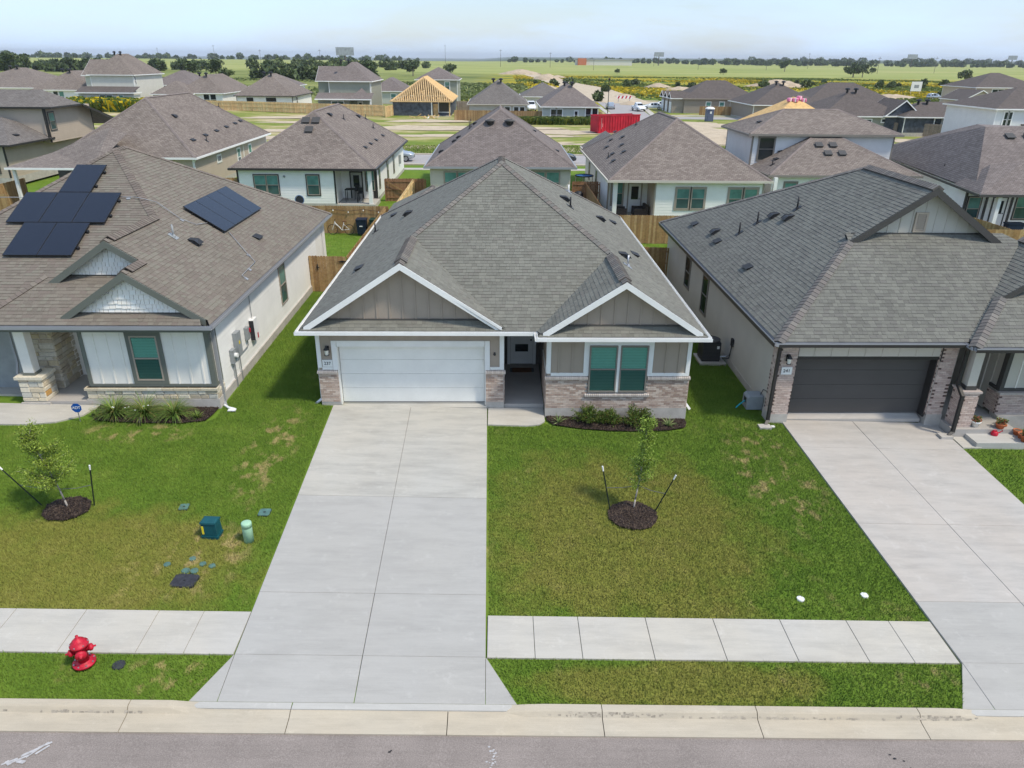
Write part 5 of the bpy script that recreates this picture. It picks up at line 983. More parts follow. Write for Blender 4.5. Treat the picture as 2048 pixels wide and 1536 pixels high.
def walls(parent, x0, x1, y0, y1, z0, z1, mat, oh=.4, corner=None, found=True, lap=False, sides='nrl'):
    a, b, c, d = x0+oh, x1-oh, y0+oh, y1-oh
    MB().box(a, c, z0+.25 if found else z0, b, d, z1-.14).build('wall', mat, parent)
    if found: MB().box(a-.02, c-.02, z0-.4, b+.02, d+.02, z0+.25).build('foundation', 'concrete_wall', parent)
    zz = z0+(.25 if found else 0)
    if lap:
        if 'n' in sides: planks(parent, (a, c), (b, c), zz, z1-.15, (0, -1), mat, .19)
        if 'r' in sides: planks(parent, (b, c), (b, d), zz, z1-.15, (1, 0), mat, .19)
        if 'l' in sides: planks(parent, (a, d), (a, c), zz, z1-.15, (-1, 0), mat, .19)
    if corner:
        for cx in (a-.03, b-.09):
            for cy in (c-.03, d-.09): MB().box(cx, cy, zz, cx+.12, cy+.12, z1-.145).build('corner_trim', corner, parent)
def win(parent, side, blk, u, z, w, h, fm, tm=None, panes=('pane_teal', 'pane_teal_screen'), mull=True, tw=.1, oh=.4):
    x0, x1, y0, y1 = blk
    if side == 'n': return window(parent, (u, y0+oh-.022), (0, -1), w, h, z, fm, tm, tw, panes=panes, mull=mull)
    if side == 'r': return window(parent, (x1-oh+.022, u), (1, 0), w, h, z, fm, tm, tw, panes=panes, mull=mull)
    return window(parent, (x0+oh-.022, u), (-1, 0), w, h, z, fm, tm, tw, panes=panes, mull=mull)
def bdoor(parent, x, y, z, w=.9, h=2.05, mat='grey_door', trim='white_paint', glass='pane_dark'):
    d = box('back_door', mat, parent, x, y-.03, z, x+w, y, z+h); MB().box(x-.1, y-.04, z, x-.003, y-.001, z+h+.1).box(x+w+.003, y-.04, z, x+w+.1, y-.001, z+h+.1).box(x-.002, y-.04, z+h+.003, x+w+.002, y-.001, z+h+.1).build('door_casing', trim, d)
    MB().box(x+.18, y-.036, z+.95, x+w-.18, y-.031, z+h-.2).build('pane', glass, d); MB().box(x+w-.12, y-.08, z+.95, x+w-.07, y-.03, z+1.02).build('door_handle', 'black_metal', d); return d
def porch(parent, x0, x1, y0, y1, z0, z1, wallmat, trim, post=None):
    """recess cut look: floor, dark lining, post, back wall sits at y1"""
    MB().box(x0, y0, z0-.3, x1, y1, z0+.12).build('patio_floor', 'concrete_walk', parent)
    if post: MB().box(post-.12, y0+.1, z0+.12, post+.12, y0+.34, z1-.14).build('porch_post', 'white_paint', parent)

# --- tan house behind the solar roof
h = empty('house', (-31, 72, .2), 'long tan house with brown hip roof and white gutters behind the solar roof', 'house')
x0, x1, y0, y1, ze = -36.9, -25.2, 62.9, 84.2, 3.05
r, a, b = roof_block(h, 'hip', x0, x1, y0, y1, ze, .74, 'roof_brown', 'white_paint', True); walls(h, x0, x1, y0, y1, .2, ze, 'tan_siding', corner='white_paint', lap=True, sides='r')
m = MB(); uvpoly(m, [(-37.2, 56.9, 3.0), (-30.6, 56.9, 3.0), (-30.6, 63.2, 4.9), (-32.5, 64.5, 5.3), (-36.9, 63.2, 3.4)]); m.build('porch_roof', 'roof_brown', h)
MB().box(-37.2, 56.8, 2.85, -30.6, 56.9, 2.99).box(-30.7, 56.9, 2.85, -30.6, 63.2, 2.98).build('gutter', 'white_paint', h); boxes('porch_post', 'white_paint', h, [(-36.9, 57.2, .1, -36.7, 57.4, 2.85), (-30.95, 57.2, .1, -30.75, 57.4, 2.85)])
MB().box(-36.8, 62.9, .1, -30.8, 63.3, 2.9).build('porch_wall', 'dark_taupe', h); MB().box(-37, 57, -.2, -30.6, 63, .15).build('patio_floor', 'concrete_walk', h)
blk = (x0, x1, y0, y1)
win(h, 'r', blk, 68.6, 1.95, 1.0, .55, 'white_paint', 'white_paint', mull=False); win(h, 'r', blk, 74.0, .9, .9, 1.6, 'white_paint', 'white_paint'); win(h, 'r', blk, 77.5, .9, .9, 1.6, 'white_paint', 'white_paint')
downspout(h, [(-25.3, 63.1, 2.9), (-25.55, 63.25, 2.6), (-25.55, 63.25, .3)], 'white_paint'); downspout(h, [(-25.55, 75.9, 2.9), (-25.55, 75.9, .3)], 'white_paint')
pl = (-.74, 0, ze+.74*x1)
for i, yy in enumerate((66.4, 69.7, 72.9, 76.0, 79.0, 81.0)): slit_vent(r, pl, -26.5-.12*i, yy, .75)
box_vent(r, pl, -28.8, 69.0, .6); pipe_vent(r, pl, -26.2, 68.5); pipe_vent(r, pl, -29.0, 80.5)
# --- two storey tan house at the far left
h = empty('house', (-48, 75, .5), 'two storey tan house with dark brown gutters at the left edge', 'house')
walls(h, -60, -41.6, 71.6, 80.4, 3.2, 6.3, 'tan_siding', corner='black_trim', found=False, lap=True, sides='nr')
m = MB(); uvpoly(m, [(-60, 71.6, 6.35), (-41.2, 71.6, 6.35), (-43.2, 74.5, 7.7), (-60, 74.5, 7.7)]); uvpoly(m, [(-41.2, 71.6, 6.35), (-41.2, 77.0, 6.35), (-43.2, 74.5, 7.7)]); uvpoly(m, [(-60, 74.5, 7.7), (-43.2, 74.5, 7.7), (-41.2, 77, 6.35), (-40.6, 84.5, 3.9), (-60, 84.5, 3.9)]); r = m.build('roof', 'roof_grey', h)
MB().box(-60, 71.5, 6.2, -41.1, 71.6, 6.35).box(-41.2, 71.6, 6.2, -41.1, 77, 6.35).ob((-41.15, 77, 6.15), V((.55, 7.5, -2.45)), (.12, 0, 0), (0, 0, .2)).build('gutter', 'black_trim', h)
walls(h, -60, -42.4, 65.6, 80, .6, 3.65, 'tan_siding', corner='black_trim', lap=True, sides='nr')
m = MB(); uvpoly(m, [(-60, 65.6, 3.65), (-42.0, 65.6, 3.65), (-45.5, 71.0, 5.5), (-60, 71.0, 5.5)]); uvpoly(m, [(-42.0, 65.6, 3.65), (-42.0, 72.5, 3.65), (-44.6, 72.0, 5.0), (-45.5, 71, 5.5)]); r2 = m.build('porch_roof', 'roof_grey', h)
MB().box(-60, 65.5, 3.5, -41.9, 65.6, 3.65).box(-42.0, 65.6, 3.5, -41.9, 72.5, 3.65).build('gutter', 'black_trim', h)
win(h, 'r', (-60, -41.6, 71.6, 80.4), 72.3, 4.3, .9, 1.5, 'tan_trim', 'dark_grey_trim'); win(h, 'n', (-60, -42.4, 65.6, 80), -44.6, 1.3, 1.0, 1.7, 'tan_trim', 'dark_grey_trim'); slit_vent(r2, (-.53, 0, 3.65-.53*42), -42.9, 68.5, .6)
downspout(h, [(-42.0, 71.7, 6.2), (-42.0, 71.7, 3.6)], 'black_trim')
MB().box(-42.06, 75.6, 3.4, -42.0, 75.75, 6.2).build('corner_trim', 'black_trim', h)
# --- white house with black trim
h = empty('house', (-15, 67, .1), 'white lap-sided house with black trim and brown hip roof above the bicycle fence', 'house')
x0, x1, y0, y1, ze = -20.6, -9.5, 57.4, 78.3, 3.0
r, a, b = roof_block(h, 'hip', x0, x1, y0, y1, ze, .68, 'roof_brown', 'black_trim', True); blk = (x0, x1, y0, y1)
boxes('wall', 'white_siding', h, [(-20.2, 57.8, .3, -12.7, 77.9, ze-.14), (-12.7, 60.2, .3, -9.9, 77.9, ze-.141)]); boxes('foundation', 'concrete_wall', h, [(-20.22, 57.78, -.3, -12.7, 78, .3), (-12.7, 60.1, -.3, -9.88, 78, .29)])
planks(h, (-20.2, 57.8), (-12.7, 57.8), .3, ze-.15, (0, -1), 'white_siding', .2); planks(h, (-9.9, 60.2), (-9.9, 77.9), .3, ze-.15, (1, 0), 'white_siding', .2)
boxes('corner_trim', 'black_trim', h, [(-20.23, 57.76, .3, -20.1, 57.83, ze-.15), (-12.8, 57.76, .3, -12.68, 57.83, ze-.15), (-9.93, 60.15, .3, -9.86, 60.3, ze-.15), (-10.2, 60.16, .3, -9.94, 60.2, ze-.15)])
MB().box(-12.7, 57.7, -.2, -9.7, 60.2, .25).build('patio_floor', 'concrete_walk', h); MB().box(-10.2, 57.8, .25, -9.92, 58.08, ze-.15).build('porch_post', 'white_paint', h)
for u in (-18.95, -18.0): win(h, 'n', blk, u, .95, .92, 1.5, 'tan_trim', 'black_trim', tw=.06)
win(h, 'n', blk, -14.9, .95, .95, 1.5, 'tan_trim', 'black_trim', tw=.07); bdoor(h, -11.95, 60.2, .27, .85, 2.05, 'grey_door', 'black_trim'); window(h, (-10.75, 60.178), (0, -1), .7, 1.6, .9, 'tan_trim', 'black_trim', .06)
for u, w_ in ((61.3, .6), (66.0, .7), (70.0, .7)): win(h, 'r', blk, u, .9, w_, 1.6, 'tan_trim', 'black_trim', tw=.06)
MB().lathe((-16.6, 57.77, 2.35), [(.09, 0), (.1, .04), (.05, .1)], 8, axis=(0, -1, 0)).build('flood_light', 'grey_box', h)
box('meter_box', 'grey_box', h, -9.88, 74.0, 1.2, -9.7, 74.5, 2.0); pl = (-.68, 0, ze+.68*x1)
for yy in (62.3, 65.0, 68.0, 72.0): slit_vent(r, pl, -10.9, yy, .6)
for x, y in ((-11.9, 72.5), (-13.6, 67.5), (-12.9, 74.5)): pipe_vent(r, pl, x, y)
box_vent(r, pl, -14.2, 65.3, .6); box_vent(r, pl, -13.2, 73.0, .6); plf = (0, .68, ze-.68*y0)
for x, y in ((-15.5, 60.9), (-14.7, 60.9), (-15.1, 60.0)): panel_vent(r, plf, x, y+1.0, .55)
# --- beige house directly behind the ridge
h = empty('house', (0, 67, .1), 'beige house with taupe-brown hip roof directly behind the grey roof peak', 'house')
x0, x1, y0, y1, ze = -5.85, 6.05, 58.9, 75.0, 3.0
r, a, b = roof_block(h, 'hip', x0, x1, y0, y1, ze, .655, 'roof_mauve', 'gutter_grey', True); walls(h, x0, x1, y0, y1, .1, ze, 'beige_siding', corner='beige_siding', lap=True, sides='n'); blk = (x0, x1, y0, y1)
for u in (-4.35, -3.3): win(h, 'n', blk, u, .95, .98, 1.6, 'tan_trim', 'tan_trim', tw=.06)
for u in (2.6, 3.75): win(h, 'n', blk, u, .9, 1.05, 1.7, 'tan_trim', 'tan_trim', tw=.06)
plf = (0, .655, ze-.655*y0); pll = (.655, 0, ze-.655*x0); plr = (-.655, 0, ze+.655*x1)
for x in (-.75, .85):
    p = on_plane(plf, x, 63.2); MB().lathe(p-V((0, 0, .05)), [(.2, 0), (.2, .28), (.44, .28), (.42, .36), (.15, .46)], 16).build('turbine_vent', 'dark_grey_trim', r, True)
for x, y in ((-2.6, 66.6), (-2.5, 67.6)): pipe_vent(r, pll, x, y, .7)
for x, y in ((-3.6, 65.0), (-3.9, 63.8), (-4.9, 62.2), (-2.3, 68.2)): box_vent(r, pll, x, y, .55)
for x, y in ((4.9, 62.6), (3.2, 67.5)): slit_vent(r, plr, x, y, .55)
# --- white house with tan trim
h = empty('house', (13.5, 62, 0), 'white lap-sided house with tan window trim and brown roof above the right fence', 'house')
x0, x1, y0, y1, ze = 7.75, 19.4, 52.5, 71.0, 3.0
r, a, b = roof_block(h, 'hip', x0, x1, y0, y1, ze, .64, 'roof_brown', 'beige_siding', True); blk = (x0, x1, y0, y1)
boxes('wall', 'white_siding', h, [(11.2, 52.9, .25, 19.0, 70.6, ze-.14), (8.15, 55.4, .25, 11.2, 70.6, ze-.141)]); boxes('foundation', 'concrete_wall', h, [(11.2, 52.88, -.3, 19.02, 70.7, .25), (8.13, 55.3, -.3, 11.2, 70.7, .24)])
planks(h, (11.2, 52.9), (19.0, 52.9), .25, ze-.15, (0, -1), 'white_siding', .2); planks(h, (8.15, 70.6), (8.15, 55.4), .25, ze-.15, (-1, 0), 'white_siding', .2)
boxes('corner_trim', 'tan_trim', h, [(11.16, 52.86, .25, 11.26, 52.93, ze-.15), (18.92, 52.86, .25, 19.03, 52.93, ze-.15), (8.12, 55.3, .25, 8.22, 55.4, ze-.15)])
MB().box(8.0, 52.8, -.2, 11.2, 55.4, .2).build('patio_floor', 'concrete_walk', h); MB().box(8.2, 52.95, .2, 8.5, 53.2, ze-.15).build('porch_post', 'white_paint', h)
for u in (12.75, 13.85, 16.55, 17.65): win(h, 'n', blk, u, .95, .95, 1.45, 'tan_trim', 'tan_trim', tw=.11)
bdoor(h, 9.75, 55.4, .22, .9, 2.1, 'white_paint', 'tan_trim'); window(h, (8.45, 55.378), (0, -1), .85, 1.7, .75, 'tan_trim', 'tan_trim', .08)
MB().box(11.15, 52.95, .22, 11.2, 55.4, ze-.15).build('porch_wall', 'tan_siding', h)
for u in (67.5, 62.5): window(h, (8.128, u), (-1, 0), .7, 1.6, .9, 'tan_trim', 'tan_trim', .08)
pll = (.64, 0, ze-.64*x0)
for x, y in ((8.7, 57.6), (9.6, 58.5), (9.0, 60.3), (9.9, 61.5), (9.1, 64.5), (10.4, 64.5), (9.7, 66.5), (10.4, 69.0)): slit_vent(r, pll, x, y, .6)
pipe_vent(r, pll, 8.7, 60.0); pipe_vent(r, pll, 11.8, 66)
g, ga, gb = roof_block(h, 'gable', 8.0, 12.6, 68.5, 74, 3.0, .62, 'roof_grey', 'beige_siding', False, 'y', 'white_siding')
# --- two storey white house, low wing in front
h = empty('house', (26, 62, 0), 'two storey white house with taupe corner trim and low brown-roofed wing in front', 'house')
r, a, b = roof_block(h, 'hip', 19.8, 32.0, 59.9, 67.6, 5.5, .42, 'roof_brown', 'bronze_frame', True); walls(h, 19.8, 32.0, 59.9, 67.6, .1, 5.5, 'cool_white', corner='bronze_frame', lap=True, sides='nl')
r2, a, b = roof_block(h, 'hip', 20.2, 31.7, 55.4, 67.0, 3.0, .50, 'roof_brown', 'bronze_frame', True); walls(h, 20.2, 31.7, 55.4, 66.6, .1, 3.0, 'white_siding', lap=True, sides='n')
win(h, 'n', (19.8, 32, 59.9, 67.6), 20.75, 3.45, 1.25, 1.75, 'bronze_frame', 'bronze_frame', ('pane_dark', 'pane_dark'), tw=.08)
bdoor(h, 23.6, 55.78, .35, .95, 2.1, 'pale_sage', 'bronze_frame'); win(h, 'n', (20.2, 31.7, 55.4, 66.6), 21.6, .7, .9, 1.7, 'bronze_frame', 'bronze_frame'); MB().box(20.5, 55.0, .1, 20.75, 55.25, 2.85).build('porch_post', 'white_paint', h)
plf = (0, .5, 3.0-.5*55.4)
for x, y in ((25.0, 58.9), (26.1, 58.9), (25.4, 57.9), (26.5, 57.9)): panel_vent(r2, plf, x, y, .5)
pll = (.5, 0, 3-.5*20.2); slit_vent(r2, pll, 21.6, 58.6, .6); slit_vent(r2, pll, 22.4, 60.3, .6); pipe_vent(r2, pll, 21.1, 57.6); slit_vent(r, (.42, 0, 5.5-.42*19.8), 21.3, 62.8, .6)
# --- long house at the right edge
h = empty('house', (38, 60, 0), 'white house with brown hip roof and black trim at the right edge behind the fence', 'house')
x0, x1, y0, y1, ze = 30.6, 44.5, 49.2, 74.0, 3.0
m = MB(); ap = (36.2, 56.4, 6.45); bp = (36.9, 58.6, 6.45)
uvpoly(m, [(32.0, 49.2, 3.0), (44.5, 49.2, 3.0), (40, 56.6, 6.45), ap]); uvpoly(m, [(35.4, 72, 3.0), (32.0, 49.2, 3.0), ap, bp]); uvpoly(m, [(44.5, 49.2, 3.0), (46, 72, 3), bp, (40, 56.6, 6.45)]); uvpoly(m, [(46, 72, 3.0), (35.4, 72, 3.0), bp]); uvpoly(m, [ap, (40, 56.6, 6.45), bp]); r = m.build('roof', 'roof_mauve', h)
m = MB(); uvpoly(m, [(31.6, 47.9, 2.92), (36.5, 47.9, 2.92), (36, 51, 4.6), (33.9, 51.2, 4.4)]); uvpoly(m, [(32.2, 52, 2.95), (31.6, 47.9, 2.92), (33.9, 51.2, 4.4)]); m.build('porch_roof', 'roof_mauve', h)
MB().box(31.5, 47.8, 2.76, 44.5, 47.9, 2.92).ob((31.55, 48, 2.78), V((3.85, 24, .05)), (-.1, 0, 0), (0, 0, .15)).build('gutter', 'dark_grey_trim', h)
MB().prism([(32.4, 50.6, .1), (44, 50.6, .1), (45.4, 72, .1), (35.8, 72, .1)], (0, 0, 2.75)).build('wall', 'white_siding', h)
planks(h, (33.9, 50.58), (44, 50.58), .3, 2.85, (0, -1), 'white_siding', .2); d_ = V((35.8-32.4, 21.4, 0)).normalized(); planks(h, (35.8, 72), (32.4, 50.6), .3, 2.85, (-d_.y, d_.x), 'white_siding', .2)
boxes('corner_trim', 'dark_grey_trim', h, [(32.33, 50.52, .1, 32.48, 50.62, 2.8), (33.82, 50.5, .1, 33.95, 50.6, 2.8), (35.6, 50.5, .1, 35.75, 50.6, 2.8)]); boxes('porch_post', 'white_paint', h, [(33.0, 48.1, .1, 33.25, 48.35, 2.76), (36.2, 48.1, .1, 36.45, 48.35, 2.76)]); MB().box(31.8, 48, -.2, 37, 50.6, .18).build('patio_floor', 'concrete_walk', h)
window(h, (32.6, 50.57), (0, -1), .9, 1.6, .7, 'tan_trim', 'dark_grey_trim', .07); window(h, (36.0, 50.56), (0, -1), .95, 1.6, .8, 'tan_trim', 'dark_grey_trim', .07); window(h, (37.3, 50.56), (0, -1), .95, 1.6, .8, 'tan_trim', 'dark_grey_trim', .07); bdoor(h, 34.4, 50.56, .2, .9, 2.05, 'white_paint', 'dark_grey_trim')
pll = (.72, -.72*.1495, 3-.72*32+.72*.1495*49.2)
for x, y in ((33.8, 53.5), (35.4, 62.0)): slit_vent(r, pll, x, y, .6)
pipe_vent(r, pll, 33.6, 56)
for x in (37.4, 38.8): panel_vent(r, (0, 3.5/7.4, 3-3.5/7.4*49.2), x, 55.2, .55)

# --- third row: simpler far houses, each its own thing
def far_house(label, x0, x1, y0, y1, z0, ze, s, wall, roof, fas='white_paint', wins=(), extra=None, cat='house', vents=1, sh_='hip', axis='y'):
    h = empty('house', ((x0+x1)/2, (y0+y1)/2, z0), label, cat)
    r, a, b = roof_block(h, sh_, x0, x1, y0, y1, ze, s, roof, fas, False, axis, wall); walls(h, x0, x1, y0, y1, z0, ze, wall, corner=fas)
    for (sd, u, z, w, hh, pn) in wins: win(h, sd, (x0, x1, y0, y1), u, z0+z, w, hh, 'white_paint', 'white_paint', pn, hh > 1.2, .12)
    if vents and sh_ == 'hip':
        for i in range(2): p = V(a)+V((-.9+1.4*i, -.9, -.35)); MB().lathe(p, [(.18, 0), (.18, .45), (.42, .5), (.38, .7), (.1, .8)], 10).build('turbine_vent', 'black_metal', r)
    return h
TL = ('pane_teal', 'pane_teal_screen'); DK = ('pane_dark', 'pane_dark')
far_house('white house with brown hip roof cut by the left picture edge', -116, -96, 168, 186, 1.2, 4.0, .42, 'white_siding', 'roof_brown', wins=[('n', -100, .9, 1.6, 1.6, TL)])
far_house('white-walled brown-roofed house between the left edge and the cream two storey', -97.5, -86, 164, 181, 1.1, 3.8, .62, 'white_siding', 'roof_brown', wins=[('n', -93.2, .4, 1.0, 2.0, DK), ('n', -92.0, .4, 1.0, 2.0, TL), ('r', 168, .9, .9, 1.5, TL)])
h = empty('house', (-78, 165, 1), 'tall cream two storey house with brown roof at upper left', 'house')
r, a, b = roof_block(h, 'hip', -83.0, -73.6, 159.6, 174, .9+6.0, .82, 'roof_brown', 'white_paint'); walls(h, -83.0, -73.6, 159.6, 174, .9, 6.9, 'cream', corner='white_paint')
g, ga, gb = roof_block(h, 'gable', -85.6, -78, 162.5, 172, 6.7, .62, 'roof_brown', 'white_paint', False, 'x', 'cream'); MB().box(-85.2, 163, .9, -82, 171.6, 6.6).build('wall', 'cream', h)
m = MB(); uvpoly(m, [(-84.6, 156.6, 3.7), (-72.9, 156.6, 3.7), (-72.9, 160, 4.7), (-84.6, 160, 4.7)]); m.build('porch_roof', 'roof_dark', h); MB().box(-84.6, 156.5, 3.5, -72.9, 156.6, 3.7).box(-72.9, 156.6, 3.5, -72.8, 160, 3.72).build('gutter', 'white_paint', h)
MB().box(-84.2, 157.2, .9, -73.2, 160, 3.55).build('porch_wall', 'cream', h)
for u, w_, pn in ((-80.0, 1.2, TL), (-78.7, 1.2, TL), (-76.3, .9, ('pane_teal', 'pane_teal'))): window(h, (u, 157.18), (0, -1), w_, 2.0, 1.2, 'white_paint', 'white_paint', .12, panes=pn, mull=False)
win(h, 'r', (-83, -73.6, 159.6, 174), 160.4, 5.0, .5, 1.6, 'white_paint', 'white_paint', DK); win(h, 'r', (-83, -73.6, 159.6, 174), 167.5, 2.3, 1.6, .9, 'white_paint', 'white_paint', TL, False)
for i in range(2): MB().lathe(V(a)+V((-.8+i*1.2, .5, -.3)), [(.18, 0), (.18, .5), (.42, .55), (.1, .8)], 10).build('turbine_vent', 'black_metal', r)
far_house('brown-roofed house with dark wrap behind the cream two storey', -82, -70, 183, 198, 1.2, 4.2, .5, 'house_wrap', 'roof_mauve', vents=0)
h = far_house('pale house with joined brown hips left of the long wood fence', -67.5, -57.6, 163.5, 184, .7, 3.4, .70, 'white_siding', 'roof_brown', wins=[('n', -61.9, .4, 1.2, 2.1, DK), ('n', -60.5, .4, 1.2, 2.1, DK), ('n', -64.6, .4, .9, 2.0, TL)])
roof_block(h, 'hip', -71.5, -63.5, 160.6, 170, 3.3, .6, 'roof_brown', 'white_paint'); MB().box(-71.1, 161, .6, -63.9, 169, 3.2).build('wall', 'pale_sage', h)
far_house('small white house with dark roof seen between two brown roofs', -60.5, -50, 190, 204, 1.0, 3.9, .45, 'white_siding', 'roof_mauve', vents=0)
far_house('white house with brown hip roof behind the long wood fence', -54.6, -42.3, 160.8, 178, .5, 3.1, .66, 'white_siding', 'roof_brown', 'dark_grey_trim', wins=[('n', -52.2, .3, 1.5, 2.0, DK), ('n', -48.2, .6, 2.2, 1.7, DK), ('r', 164, .9, 1.0, 1.4, DK)])
far_house('low dark roof tucked behind the sage two storey house', -42.5, -33, 186, 199, .6, 3.5, .5, 'taupe_far', 'roof_mauve', vents=0)
h = empty('house', (-30, 158, .4), 'sage green two storey house with brown roof and white trim', 'house')
r, a, b = roof_block(h, 'hip', -33.4, -24.6, 151.6, 166.5, 6.3, .76, 'roof_mauve', 'white_paint'); walls(h, -33.4, -24.6, 151.6, 166.5, .4, 6.3, 'sage', corner='white_paint')
roof_block(h, 'gable', -36.2, -30, 155, 163.5, 6.2, .62, 'roof_mauve', 'white_paint', False, 'x', 'sage'); MB().box(-35.8, 155.4, .4, -33, 163.1, 6.1).build('wall', 'sage', h)
m = MB(); uvpoly(m, [(-35.2, 148.6, 3.25), (-24.4, 148.6, 3.25), (-24.4, 152, 4.2), (-35.2, 152, 4.2)]); uvpoly(m, [(-28.9, 148.55, 3.27), (-24.3, 148.55, 3.27), (-26.6, 151.9, 5.1)]); m.build('porch_roof', 'roof_mauve', h); MB().box(-35.2, 148.5, 3.05, -24.4, 148.6, 3.25).build('gutter', 'white_paint', h); MB().box(-34.8, 149.6, .4, -28.8, 152, 3.1).build('porch_wall', 'sage', h)
for u in (-32.2, -31.0): window(h, (u, 149.58), (0, -1), 1.1, 2.0, .8, 'white_paint', 'white_paint', .12, panes=TL, mull=False)
bdoor(h, -27.6, 151.95, .5, .9, 2.1, 'white_paint'); MB().box(-24.75, 148.8, .4, -24.5, 149.05, 3.1).build('porch_post', 'white_paint', h); win(h, 'r', (-33.4, -24.6, 151.6, 166.5), 152.4, 4.3, .5, 1.6, 'white_paint', 'white_paint', TL)
for i in range(2): MB().lathe(V(a)+V((-2.2+i*1.5, .6, -.3)), [(.18, 0), (.18, .5), (.42, .55), (.1, .8)], 10).build('turbine_vent', 'black_metal', r)
far_house('small pale house with brown roof between sage house and open rafters', -31, -21.6, 184, 200, .3, 3.2, .6, 'pale_sage', 'roof_mauve', wins=[('n', -25.6, .7, 1.2, 1.6, TL)], vents=0)
# house under construction with open rafters
h = empty('unfinished_house', (-15, 160, 0), 'unfinished house with open yellow rafters over dark house wrap', 'house')
x0, x1, y0, y1, ze = -21.0, -9.1, 149.8, 171, 2.95; s = .70; xm = (x0+x1)/2; za = ze+s*(x1-xm); yap = y0+(x1-xm)
boxes('wall', 'house_wrap', h, [(x0+.4, y0+.4, .1, -13.1, y1-.4, ze-.1), (-13.1, y0+2.4, .1, x1-.4, y1-.4, ze-.11)]); boxes('foundation', 'concrete_walk', h, [(x0+.3, y0+.3, -.3, x1-.3, y1, .1), (-13.1, y0+.3, .1, x1-.3, y0+2.4, .14)])
m = MB(); m.poly([(x1, y0, ze), (x1, y1, ze), (xm, y1-5.9, za), (xm, yap, za)]); m.poly([(x0, y1, ze), (x0, y0, ze), (xm, yap, za), (xm, y1-5.9, za)]); m.poly([(x1, y1, ze), (x0, y1, ze), (xm, y1-5.9, za)]); m.build('roof_sheathing', 'osb', h)
MB().box(x0-.1, y0-.1, ze-.22, x1+.1, y0, ze).box(x1, y0, ze-.22, x1+.1, y1, ze).build('fascia', 'lumber', h)
for i in range(1, 33):
    x = x0+(x1-x0)*i/33; t = 1-abs(x-xm)/(x1-xm); MB().ob((x-.07, y0, ze), V((0, (yap-y0)*t, (za-ze)*t)), (.14, 0, 0), (0, 0, -.25)).build('rafter', 'lumber', h)
for sx in (x0, x1): MB().ob((sx, y0, ze), V((xm-sx, yap-y0, za-ze)), (.1, 0, 0), (0, 0, -.25)).build('hip_rafter', 'lumber', h)
for i in range(60):
    x = x0+.6+random.random()*10.7; t = 1-abs(x-xm)/(x1-xm); yy = y0+(yap-y0)*t*random.uniform(.2, .95); MB().ob((x, yy, ze), V((random.uniform(-.8, .8), 0, (za-ze)*t*random.uniform(.15, .55))), (.14, 0, 0), (0, .05, 0)).build('truss_web', 'lumber', h)
window(h, (-11.9, y0+2.38), (0, -1), 2.2, 1.9, .8, 'white_paint', 'white_paint', .1, panes=DK, mull=False); box('door_opening', 'lumber', h, -12.95, y0+2.3, .14, -12.0, y0+2.39, 2.3); box('porch_post', 'lumber', h, -9.75, y0+.4, .14, -9.55, y0+.6, ze-.2); box('porch_post', 'white_paint', h, -13.2, y0+.38, .14, -13.0, y0+.58, ze-.2)
far_house('grey two storey house with front gable behind the open rafters', -19.5, -9.3, 181, 194, .4, 5.9, .5, 'sage', 'roof_mauve', wins=[('n', -12.6, 3.2, 1.1, 1.8, TL)], vents=0)
far_house('beige house with grey-brown hip roof right of the open rafters', -5.9, 5.5, 142.8, 162, 0, 2.85, .68, 'beige_siding', 'roof_grey', 'beige_siding', wins=[('n', 1.0, .3, 1.0, 2.1, DK), ('n', 2.7, .4, .9, 2.0, DK), ('n', 3.8, .4, .9, 2.0, DK)])
far_house('small pale garage house with grey roof behind two hip roofs', 4.9, 15.5, 174, 188, 0, 2.75, .52, 'cream', 'roof_grey', vents=0, wins=[('n', 5.6, .1, 2.6, 2.0, ('white_plane', 'white_plane'))] if False else [])
far_house('pale blue-grey house with dark windows beside the side street', 7.4, 18.3, 138.8, 156, 0, 2.75, .66, 'pale_sage', 'roof_mauve', wins=[('n', 9.3, .3, 1.0, 2.0, DK), ('n', 10.4, .3, 1.0, 2.0, DK), ('n', 15.6, .2, 1.0, 2.3, DK), ('n', 16.8, .2, 1.0, 2.3, DK), ('n', 13.6, .6, .6, 1.4, DK)])
h = far_house('long taupe house with row of small gables facing the side street', 39.4, 56.0, 165.6, 178, -.2, 3.0, .56, 'taupe_far', 'roof_dark', 'tan_trim', wins=[('n', 44.5, .9, 1.0, 1.6, TL), ('n', 47.4, .9, 1.0, 1.6, TL), ('n', 51.0, 2.0, 1.2, .5, DK)], vents=0)
for i, yy in enumerate((166, 170, 174)): roof_block(h, 'gable', 36.8, 43, yy, yy+3.8, 3.0, .6, 'roof_dark', 'white_paint', False, 'x', 'taupe_far'); MB().box(37.2, yy+.4, -.2, 40, yy+3.4, 2.9).build('wall', 'taupe_far', h); MB().box(37.14, yy+.9, 0, 37.2, yy+2.9, 2.2).build('garage_door', 'white_paint', h)
h = empty('unfinished_house', (42, 117, 0), 'unfinished house with bare yellow plywood roof behind the two storey white house', 'house')
for p in hip_planes(35.2, 46.4, 101.0, 113, 2.6, .63)[0]: MB().poly(p).build('roof_sheathing', 'osb', h)
MB().box(35.6, 101.4, 0, 46, 112.6, 2.5).build('wall', 'osb', h)
far_house('dark-roofed house with grey-green walls in front of the far right field', 50.5, 64.4, 119.8, 134, 0, 2.8, .50, 'sage', 'roof_dark', wins=[('n', 57.4, .5, 1.3, 1.8, DK), ('n', 60.3, 1.9, 1.3, .5, DK), ('n', 62.3, .3, 1.2, 2.2, DK)])
far_house('wide dark roof with tan walls behind the plywood roof', 48, 62, 146, 162, 0, 2.9, .52, 'taupe_far', 'roof_dark')
